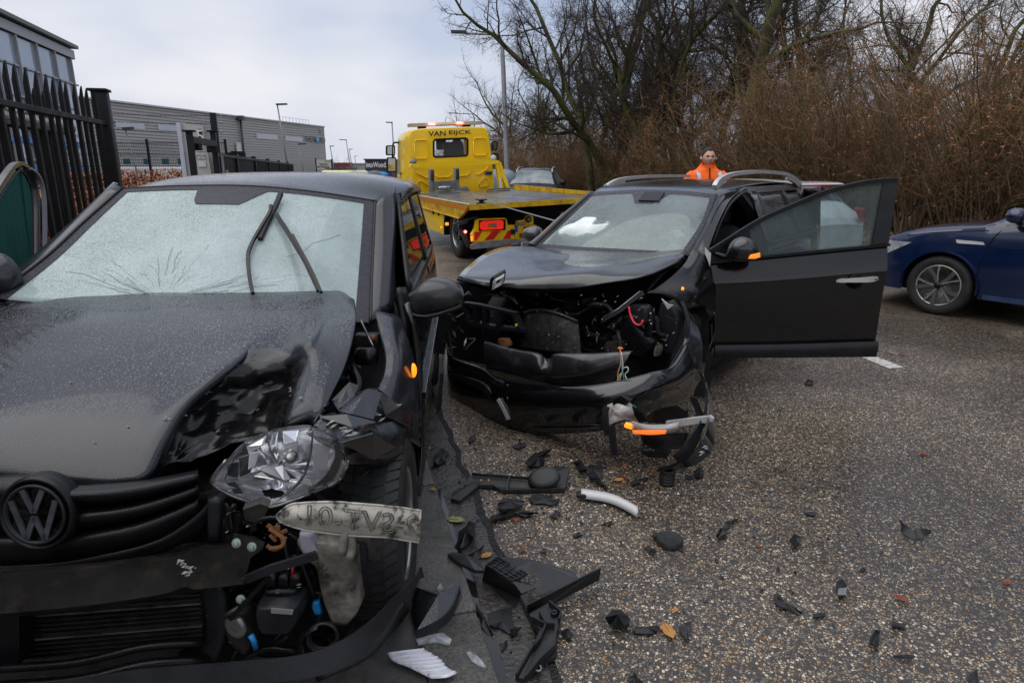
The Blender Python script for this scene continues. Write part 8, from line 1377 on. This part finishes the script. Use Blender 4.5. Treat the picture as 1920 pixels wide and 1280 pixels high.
# ================================================================ debris on the road
M_deb = mat('debris_plastic', (.013, .0133, .0145), .42, var=.3, vs=25, bump=.15, bs=200); M_deb2 = mat('debris_grey', (.024, .0245, .027), .45, var=.3, vs=25, bump=.15, bs=180)
def gz(px, py): # ground height under a pixel: kerb top or road
    p = atz(px, py, KZ); return KZ if (p - RO).dot(RN) < 0 else .006
def at0(px, py, h=0.): return atz(px, py, gz(px, py) + h)
def shp(name, pts, label, cat='debris', m=M_deb, th=.008, h=0., curl=0., grp='broken car parts on the road', base=None):
    z = base if base is not None else gz(*pts[0][:2]); P = [atz(p[0], p[1], z + h + (p[2] if len(p) > 2 else 0)) for p in pts]; c = sum(P, V((0, 0, 0))) / len(P); b = MB(); n = len(P); up = V((0, 0, th))
    b.add([p for p in P] + [p + up for p in P] + [c + up + V((0, 0, curl)), c], [(i, (i + 1) % n, n + (i + 1) % n, n + i) for i in range(n)] + [(n + i, n + (i + 1) % n, 2 * n) for i in range(n)] + [((i + 1) % n, i, 2 * n + 1) for i in range(n)])
    return setp(b.build(name, m, smooth=False), label, cat, grp)
# large undertray with an upright flange
ut = empty('undertray', at0(985, 1090), 'large torn black plastic undertray lying across the gutter', 'debris', 'broken car parts on the road')
def qp(pts, name, m, par, th=.006, z0=None):
    P = [atz(x, y, z) for x, y, z in pts]; nrm_ = (P[1] - P[0]).cross(P[2] - P[0]).normalized(); nrm_ = nrm_ if nrm_.z > 0 else nrm_ * -1; b = MB(); b.prism(P, nrm_ * -th); return b.build(name, m, par, smooth=False)
qp([(933, 1044, .07), (1000, 1050, .09), (1075, 1075, .07), (1085, 1085, .06), (1020, 1118, .05), (998, 1098, .06), (1010, 1085, .07), (990, 1072, .07), (965, 1066, .08)], 'tray', M_deb2, ut, .006)
qp([(911, 1058, .10), (933, 1044, .07), (965, 1066, .08), (990, 1075, .07), (975, 1085, .08), (960, 1087, .09)], 'grid_frame', M_deb, ut, .004)
for k in range(5): u = k / 4; b = MB(); p, q = atz(911 + 22 * u * 1.0, 1058 - 14 * u, .105 - .03 * u), atz(960 + 30 * u, 1087 - 12 * u, .095 - .02 * u); b.tube([p, q], .003, 4); b.build('grid_bar', M_deb2, ut)
for k in range(6): u = k / 5; b = MB(); p, q = atz(911 + 49 * u, 1058 + 29 * u, .107 - .012 * u), atz(933 + 57 * u, 1044 + 31 * u, .078); b.tube([p, q], .003, 4); b.build('grid_bar', M_deb2, ut)
qp([(911, 1058, .10), (960, 1090, .09), (980, 1100, .07), (975, 1120, .01), (965, 1140, .006), (905, 1085, .006)], 'tray_wall', M_deb, ut, .005)
qp([(960, 1088, .09), (1008, 1100, .07), (978, 1112, .065), (968, 1098, .08)], 'tray_step', M_deb2, ut, .005)
qp([(987, 1132, .07), (1125, 1063, .085), (1122, 1085, .03), (1020, 1138, .006), (988, 1146, .01)], 'flange', M_deb, ut, .006); qp([(976, 1116, .06), (990, 1110, .07), (1006, 1122, .06), (990, 1145, .02)], 'tab', M_deb2, ut, .005)
qp([(1005, 1100, .07), (1040, 1105, .07), (1032, 1118, .05), (1006, 1116, .05)], 'tray_pocket', M_deb, ut, .02)
shp('fender_strip', [(839, 1044), (850, 1040), (872, 1044), (900, 1055), (908, 1075), (890, 1074), (862, 1060)], 'black rounded strip lying over the kerb edge beside the undertray', m=M_deb2, th=.015, h=.05, curl=.02, base=.01)
# bracket
br = empty('mounting_bracket', at0(1010, 1200), 'long black ribbed mounting bracket pointing at the viewer from the undertray', 'debris', 'broken car parts on the road')
qp([(1030, 1128, .05), (1052, 1150, .05), (1050, 1165, .05), (1042, 1190, .045), (1042, 1215, .04), (1015, 1240, .03), (985, 1272, .02), (968, 1268, .02), (975, 1250, .03), (1000, 1212, .045), (1012, 1180, .05), (992, 1150, .05)], 'web', M_deb2, br, .03)
for pts in ([(1030, 1130), (1052, 1150), (1048, 1163)], [(1012, 1150), (1024, 1172), (1012, 1200), (1000, 1215)], [(998, 1160), (1022, 1172), (1040, 1172)], [(985, 1272), (1010, 1240), (1040, 1212), (1042, 1192)], [(968, 1268), (992, 1225), (1012, 1195)]): b = MB(); b.strip([atz(x, y, .062) for x, y in pts], (0, 0, 1), .025, .006); b.build('rib', M_deb, br, smooth=False)
b = MB(); b.lathe([(.006, 0), (.013, 0), (.013, .012), (.006, .012)], atz(1039, 1151, .055), (0, 0, 1), 16, closed=True); b.build('boss', M_deb, br); b = MB(); b.lathe([(.006, 0), (.013, 0), (.013, .02), (.006, .02)], atz(1009, 1252, .02), (0, -.6, .6), 14, closed=True); b.build('steel_bush', M_alu, br)
qp([(1036, 1190, .03), (1044, 1196, .035), (1040, 1230, .03), (1022, 1240, .02), (1022, 1225, .02)], 'side_tab', M_deb, br, .012)
# front trim panel above, with oval boss
tp3 = empty('trim_panel', at0(960, 905), 'long black trim panel with an oval boss and yellow dots near the bumper', 'debris', 'broken car parts on the road')
qp([(885, 886, .05), (905, 888, .05), (1000, 895, .05), (1042, 872, .09), (1068, 876, .07), (1062, 905, .03), (1058, 918, .02), (940, 922, .01), (925, 912, .015), (870, 912, .01)], 'panel', M_deb, tp3, .02)
b = MB(); c_ = atz(1020, 895, .07); b.lathe([(.09, -.01), (.085, .008), (.06, .014), (0, .012)], c_, (-.2, -.4, 1), 24); b.v = [tuple(V((c_.x + (v[0] - c_.x) * .95, c_.y + (v[1] - c_.y) * .55, v[2]))) for v in b.v]; b.build('oval_boss', M_deb2, tp3)
for x in (902, 916): b = MB(); b.lathe([(0, .004), (.005, .003), (.006, 0)], atz(x, 900, .055), (0, -.3, 1), 10); b.build('yellow_dot', mat('yellow_dot%d' % x, (.6, .35, .01), .5), tp3)
for pts in ([(885, 888), (905, 890), (1000, 897)], [(870, 911), (925, 911), (940, 920), (1058, 917)], [(955, 893), (950, 920)]): b = MB(); b.strip([atz(x, y, .055 if y < 900 else .022) for x, y in pts], (0, 0, 1), .016, .006); b.build('rib', M_deb2, tp3, smooth=False)
shp('bent_arm', [(845, 940), (848, 930), (885, 910), (902, 908), (895, 918), (862, 945)], 'black bent arm hanging from the trim panel into the gutter', m=M_deb2, th=.02, curl=.015)
# silver curved trim
st_ = empty('silver_trim', at0(1140, 940), 'curved silver trim strip with black end on the road', 'debris', 'broken car parts on the road'); P = crv([at0(x, y, .02) for x, y in ((1090, 926), (1112, 929), (1140, 934), (1165, 943), (1196, 960))], 4); b = MB(); R2 = [[p + V((.02, .05, 0)) * .5, p + V((0, .02, .022)), p + V((-.004, -.02, .02)), p - V((.02, .05, .008)) * .6] for p in P]; b.grid(R2, .004); b.build('strip', mat('silver_paint', (.62, .62, .61), .35, var=.1, dirt=(.06, .06, .06), ds=30, dlo=.62, dhi=.68), st_)
b = MB(); b.box(at0(1090, 927, .025), (.05, .045, .02), M=Matrix.Rotation(-.15, 3, 'Z'), bev=.006); b.build('end_cap', M_deb, st_, ang=40)
# cap, cylinder
cp = at0(1255, 1016); b = MB(); b.lathe([(.06, 0), (.06, .018), (.055, .026), (.045, .024), (0, .024)], cp, (0, 0, 1), 30); b.box(cp + V((-.055, .03, .012)), (.02, .03, .02)); setp(b.build('round_cap', M_deb2, ang=35), 'round black cap lying flat on the road', 'debris', 'broken car parts on the road')
cy = at0(1250, 905); b = MB()
for k in range(4): b.lathe([(.036, k * .016), (.041, k * .016 + .004), (.041, k * .016 + .010), (.036, k * .016 + .016)], cy, (0, 0, 1), 22)
b.lathe([(.034, .064), (.046, .066), (.046, .078), (.030, .078), (.028, .02)], cy, (0, 0, 1), 22); setp(b.build('hose_collar', M_deb, ang=40), 'short black ribbed hose collar standing upright on the road', 'debris', 'broken car parts on the road')
# reflector with ribs
rf_ = empty('ribbed_reflector', at0(790, 1240), 'white ribbed headlight reflector piece on the kerb', 'debris', 'broken car parts on the road'); RR = [[(728, 1226), (760, 1222), (795, 1218)], [(735, 1237), (770, 1232), (812, 1228)], [(748, 1244), (785, 1240), (825, 1236)], [(765, 1250), (800, 1248), (832, 1244)], [(785, 1260), (815, 1257), (838, 1252)], [(810, 1272), (838, 1270), (857, 1262)]]
g_r = surf([[atz(x, y, KZ + .012 + .01 * (1 - abs(j - 1))) for j, (x, y) in enumerate(r_)] for r_ in RR], 5, 5); b = MB(); b.grid(g_r, .004); b.build('sheet', mat('reflector_white', (.70, .70, .76), .3, var=.1, vs=20, metal=.2, dirt=(.08, .08, .09), ds=40, dlo=.62, dhi=.68), rf_)
for k in range(0, len(g_r), 4): b = MB(); b.tube([p + V((0, 0, .004)) for p in g_r[k]], .0035, 5); b.build('rib', mat('rib_white%d' % k, (.75, .75, .8), .3), rf_)
for pts, lb in (([(780, 1200), (800, 1190), (830, 1188), (847, 1200), (843, 1210), (820, 1204), (800, 1206), (785, 1210)], 'clear lens fragment lying on the kerb above the ribbed reflector'), ([(875, 1225), (880, 1222), (905, 1240), (912, 1252), (905, 1252), (885, 1240)], 'narrow clear lens splinter on the kerb edge'), ([(820, 1105), (825, 1094), (833, 1106)], 'tiny clear lens chip standing on the kerb')): shp('lens_fragment', pts, lb, m=mat('lens_' + str(pts[0][0]), (.55, .57, .6), .1, var=.5, vs=30, alpha=.45), th=.006, curl=.018)
# wheel arch pieces on the kerb
shp('bumper_piece', [(780, 1105), (810, 1112), (858, 1108), (865, 1095), (866, 1120), (850, 1150), (820, 1175), (780, 1190), (770, 1150)], 'large glossy black bumper piece on the kerb beside the wheel', m=M_mgp, th=.012, curl=.03); b = MB(); b.strip(crv([atz(*p) for p in ((780, 1192, .07), (815, 1175, .09), (845, 1148, .10), (862, 1105, .12))], 4), (0, 0, 1), .04, .006); setp(b.build('arch_edge', M_deb2, ang=40), 'curved black arch edge standing on the glossy bumper piece', 'debris', 'broken car parts on the road')
shp('bumper_shard', [(752, 1120), (765, 1095), (790, 1074), (785, 1090), (768, 1118)], 'pointed black shard leaning at the wheel of the hatchback', th=.01, h=.03, curl=.02)
SM = [([(985, 868), (1000, 852), (1035, 842), (1020, 856), (1015, 872), (1000, 876)], 'angular black clip with a raised fin below the loose bumper', .03), ([(960, 838), (975, 830), (988, 834), (975, 842)], 'small dark rounded shard under the estate bumper', .01), ([(1075, 868), (1090, 864), (1100, 880), (1085, 884)], 'black cube-like clip left of the broken clutter by the bumper', .03), ([(1095, 880), (1110, 872), (1130, 880), (1125, 900), (1105, 895)], 'dark broken clip in the middle of the clutter by the bumper', .03), ([(1118, 868), (1135, 866), (1138, 876), (1120, 878)], 'small dark block at the back of the clutter', .02), ([(1110, 895), (1135, 905), (1138, 918), (1120, 905)], 'curved black sliver in front of the clutter', .015), ([(1180, 905), (1212, 895), (1215, 900), (1185, 910)], 'thin black bar beside the orange dirt patch', .012), ([(1195, 912), (1208, 905), (1208, 912), (1200, 918)], 'tiny square black tile beside the orange dirt patch', .008), ([(1300, 885), (1312, 875), (1320, 885), (1318, 895), (1305, 895)], 'domed black piece right of the hose collar', .02), ([(1284, 890), (1300, 892), (1302, 900), (1288, 898)], 'small flat black chip next to the domed piece', .01), ([(935, 945), (945, 935), (975, 938), (980, 950), (960, 955), (938, 955)], 'black socket with tabs below the trim panel', .04), ([(990, 935), (1005, 925), (1035, 930), (1050, 938), (1030, 948), (1000, 945)], 'flat dark grey tile below the trim panel', .012), ([(918, 970), (950, 963), (980, 958), (1010, 962), (985, 970), (940, 972)], 'long toothed black strip below the socket', .02), ([(1030, 968), (1045, 958), (1052, 960), (1042, 972)], 'black leaf-shaped shard right of the toothed strip', .01), ([(1072, 1004), (1085, 998), (1093, 1004), (1080, 1008)], 'small dark shard near the silver trim', .008), ([(1125, 985), (1150, 975), (1140, 986)], 'thin splinter below the silver trim', .008), ([(1012, 1036), (1022, 1028), (1026, 1036)], 'tiny chip behind the undertray', .01), ([(1207, 1030), (1215, 1024), (1232, 1034), (1225, 1038)], 'small twisted clip left of the round cap', .02), ([(1268, 1028), (1280, 1026), (1282, 1036)], 'little tag just below the round cap', .006), ([(1342, 1005), (1350, 992), (1368, 990), (1362, 1002), (1345, 1012)], 'black corner clip right of the round cap', .03), ([(1360, 980), (1378, 972), (1384, 974), (1370, 982)], 'slim black splinter behind the corner clip', .008), ([(1480, 1012), (1490, 1002), (1500, 1006), (1498, 1020), (1490, 1026)], 'small star-shaped clip in the middle of the road', .025), ([(1508, 958), (1530, 960), (1528, 966), (1510, 964)], 'thin chip far out on the road above the star-shaped clip', .006), ([(1135, 1160), (1145, 1148), (1165, 1146), (1178, 1158), (1180, 1172), (1160, 1178), (1142, 1170)], 'crumpled black cup right of the bracket', .05), ([(1192, 1175), (1225, 1174), (1238, 1176), (1230, 1188), (1192, 1188)], 'flat grey tile left of the tan leaf', .01), ([(1272, 1175), (1285, 1168), (1296, 1166), (1294, 1185), (1288, 1202)], 'grey triangular shard right of the tan leaf', .02), ([(1052, 1185), (1065, 1178), (1075, 1190), (1065, 1198)], 'black triangle beside the bracket', .015), ([(1175, 1275), (1190, 1262), (1205, 1280), (1185, 1285)], 'black pointed shard at the bottom edge right of the bracket', .02), ([(1450, 1116), (1460, 1114), (1462, 1128), (1502, 1148), (1498, 1155), (1462, 1138)], 'black L-shaped clip on the road', .02), ([(1524, 1152), (1546, 1150), (1546, 1156), (1524, 1158)], 'short black rod right of the L-shaped clip', .01), ([(1568, 1092), (1580, 1086), (1588, 1100), (1586, 1118), (1570, 1116)], 'small black and silver lamp socket on the road', .02), ([(1672, 1166), (1698, 1170), (1696, 1178), (1674, 1174)], 'short black bar in the lower right of the road', .012), ([(1630, 1200), (1642, 1180), (1650, 1184), (1648, 1210), (1640, 1212)], 'black tapered bracket in the lower right of the road', .02), ([(1676, 1228), (1716, 1230), (1714, 1234), (1676, 1232)], 'thin straight splinter near the bottom right', .006), ([(1818, 1262), (1832, 1256), (1836, 1285), (1818, 1285)], 'grey strip cut by the bottom edge at the right', .012), ([(1508, 720), (1515, 710), (1526, 716), (1520, 722)], 'small black clip on the road below the open door', .025), ([(860, 1000), (878, 980), (892, 985), (888, 1010), (868, 1030), (852, 1030)], 'broken black box lying in the gutter', .07), ([(898, 1030), (908, 1022), (900, 1048), (880, 1052), (872, 1046)], 'black ribbed wedge behind the undertray', .03), ([(915, 1150), (960, 1140), (965, 1175), (955, 1190), (935, 1178), (918, 1172)], 'matt black flap lying flat in the gutter', .012), ([(955, 1182), (978, 1176), (968, 1190), (958, 1196)], 'small black block at the end of the matt flap', .03), ([(938, 1212), (950, 1200), (952, 1210), (942, 1222)], 'small dark peg in the wet gutter', .015), ([(893, 1130), (905, 1150), (925, 1190), (915, 1195), (898, 1160)], 'black grille fragment leaning on the wet kerb face', .02), ([(812, 860), (830, 840), (842, 850), (835, 868), (820, 872)], 'black strip end beside the hatchback flank', .02), ([(880, 822), (892, 815), (890, 826), (878, 830)], 'small black clip under the bumper corner', .02)]
for k, (pts, lb, h_) in enumerate(SM):
    rj = random.Random(k); q_ = []; m = (M_deb, M_deb2, M_deb)[k % 3]; sz = max(p[0] for p in pts) - min(p[0] for p in pts)
    for p, q in zip(pts, pts[1:] + pts[:1]):      # ragged, bent edges
        q_.append((p[0], p[1], rj.random() ** 2 * h_ * 1.2))
        if sz > 14: u = rj.uniform(.3, .7); q_.append((p[0] + (q[0] - p[0]) * u + rj.uniform(-.09, .09) * sz, p[1] + (q[1] - p[1]) * u + rj.uniform(-.05, .05) * sz, rj.random() ** 2 * h_))
    pts = q_; o = shp(('plastic_shard', 'plastic_clip', 'broken_clip')[k % 3], pts, lb, m=m, th=.003 + h_ * .1, curl=h_ * .3)
# strongly curved piece far right
b = MB(); P = crv([at0(x, y, z) for x, y, z in ((1688, 975, .06), (1695, 990, .025), (1712, 1002, .012), (1728, 998, .03), (1745, 996, .02))], 4); b.strip(P, (.2, .8, .6), [.01, .02, .03, .04, .045, .045, .045, .04, .04, .045, .05, .05, .04, .03, .03, .02, .01], .006); setp(b.build('curved_shard', M_deb, ang=40), 'curved black shard alone at the right of the road', 'debris', 'broken car parts on the road')
# silver bits and dirt
shp('silver_foil', [(1572, 1104), (1588, 1102), (1586, 1116), (1570, 1116)], 'silver foil on the lamp socket', m=M_alu, th=.004, h=.022)
r = random.Random(9); b = MB()
for k in range(1200):
    x, y = (r.gauss(1190, 60), r.gauss(885, 22)) if k < 300 else ((r.gauss(1090, 140), r.gauss(890, 45)) if k < 950 else (r.uniform(870, 1700), r.uniform(960, 1250))); p = at0(x, y); s_ = r.uniform(.002, .008) if r.random() < .85 else r.uniform(.008, .016); b.mi = (2 if r.random() < .45 else r.choice((0, 0, 1, 3))) if k < 300 else r.choice((0, 0, 0, 1, 3)); a = r.random() * 6.28; d1, d2 = V((math.cos(a), math.sin(a), 0)) * s_, V((-math.sin(a), math.cos(a), 0)) * s_ * r.uniform(.3, .9); b.add([p - d1, p + d2, p + d1, p - d2, p + V((0, 0, s_ * r.uniform(.3, .9)))], [(0, 1, 4), (1, 2, 4), (2, 3, 4), (3, 0, 4)])
b.build('crash_crumbs', [M_deb, M_deb2, mat('orange_dirt', (.30, .10, .03), .7, var=.4, vs=40), M_alu], smooth=False, kind='stuff', label='tiny crumbs of plastic and rust scattered on the road', cat='crumbs')
# leaves on the road
def leaf(px, py, s_, rz, m, lb): 
    c = at0(px, py, .004); b = MB(); o_ = [(0, -1), (.28, -.7), (.5, -.3), (.42, .1), (.55, .3), (.25, .6), (0, 1), (-.25, .6), (-.55, .3), (-.42, .1), (-.5, -.3), (-.28, -.7)]; P = []
    for x, y in o_: P.append(c + V((math.cos(rz) * x - math.sin(rz) * y, math.sin(rz) * x + math.cos(rz) * y, 0)) * s_ + V((0, 0, .012 * abs(x) + .006 * y * y)))
    b.add(P + [c + V((0, 0, .004))], [(i, (i + 1) % 12, 12) for i in range(12)]); b.tube([c - V((-math.sin(rz), math.cos(rz), 0)) * s_ * 1.35, c + V((0, 0, .006)), P[6]], .0015, 4); return setp(b.build('fallen_leaf', m), lb, 'leaf', 'single fallen leaves on the road')
M_tanl = mat('tan_leaf', (.42, .20, .055), .6, var=.3, vs=60); M_redl_ = mat('red_leaf', (.22, .06, .02), .6, var=.3, vs=60); M_grn = mat('greenish_leaf', (.22, .24, .08), .6, var=.4, vs=40)
for a in ((1252, 1182, .045, .2, M_tanl, 'tan leaf lying between two grey shards'), (853, 975, .05, 1.4, M_grn, 'yellowish green leaf in the gutter by the kerb'), (912, 1042, .03, 2.2, M_tanl, 'small orange leaf behind the undertray'), (980, 1030, .022, .5, M_redl_, 'small red leaf on the road behind the undertray'), (965, 975, .022, 1.2, M_redl_, 'small red leaf below the toothed strip'), (1160, 900, .03, 2.0, M_tanl, 'pale curled leaf among the clutter by the bumper'), (1732, 851, .035, 1.5, M_redl_, 'brown leaf in the middle right of the road'), (1688, 1122, .03, .8, M_redl_, 'red brown leaf near the bottom right'), (1888, 1092, .025, 2.2, M_redl_, 'dark red leaf at the right edge'), (1420, 1022, .02, .1, M_redl_, 'tiny red leaf in the centre of the road'), (1692, 664, .035, 1.1, M_redl_, 'brown leaf just behind the white lane mark'), (1672, 662, .03, 2.1, M_tanl, 'pale brown leaf beside the lane mark end'), (1265, 1145, .018, 1.9, M_tanl, 'tiny tan leaf above the tan leaf'), (812, 918, .022, 1.0, M_tanl, 'tiny orange leaf on the kerb beside the hatchback')): leaf(*a)
# water standing at the kerb foot
b = MB(); rows_ = []
for i in range(70): s = -.75 + i * .03; w_ = .03 + .022 * mnoise.noise(V((s * 5, 1, 0))) + .012 * mnoise.noise(V((s * 17, 4, 0))); rows_.append([road(s, -.002, .0115), road(s, max(.006, w_), .0115)])
b.grid(rows_); b.f = [f[::-1] for f in b.f]; b.build('puddle', mat('still_water', (.012, .012, .013), .03, var=.1, spec=.7), kind='structure')
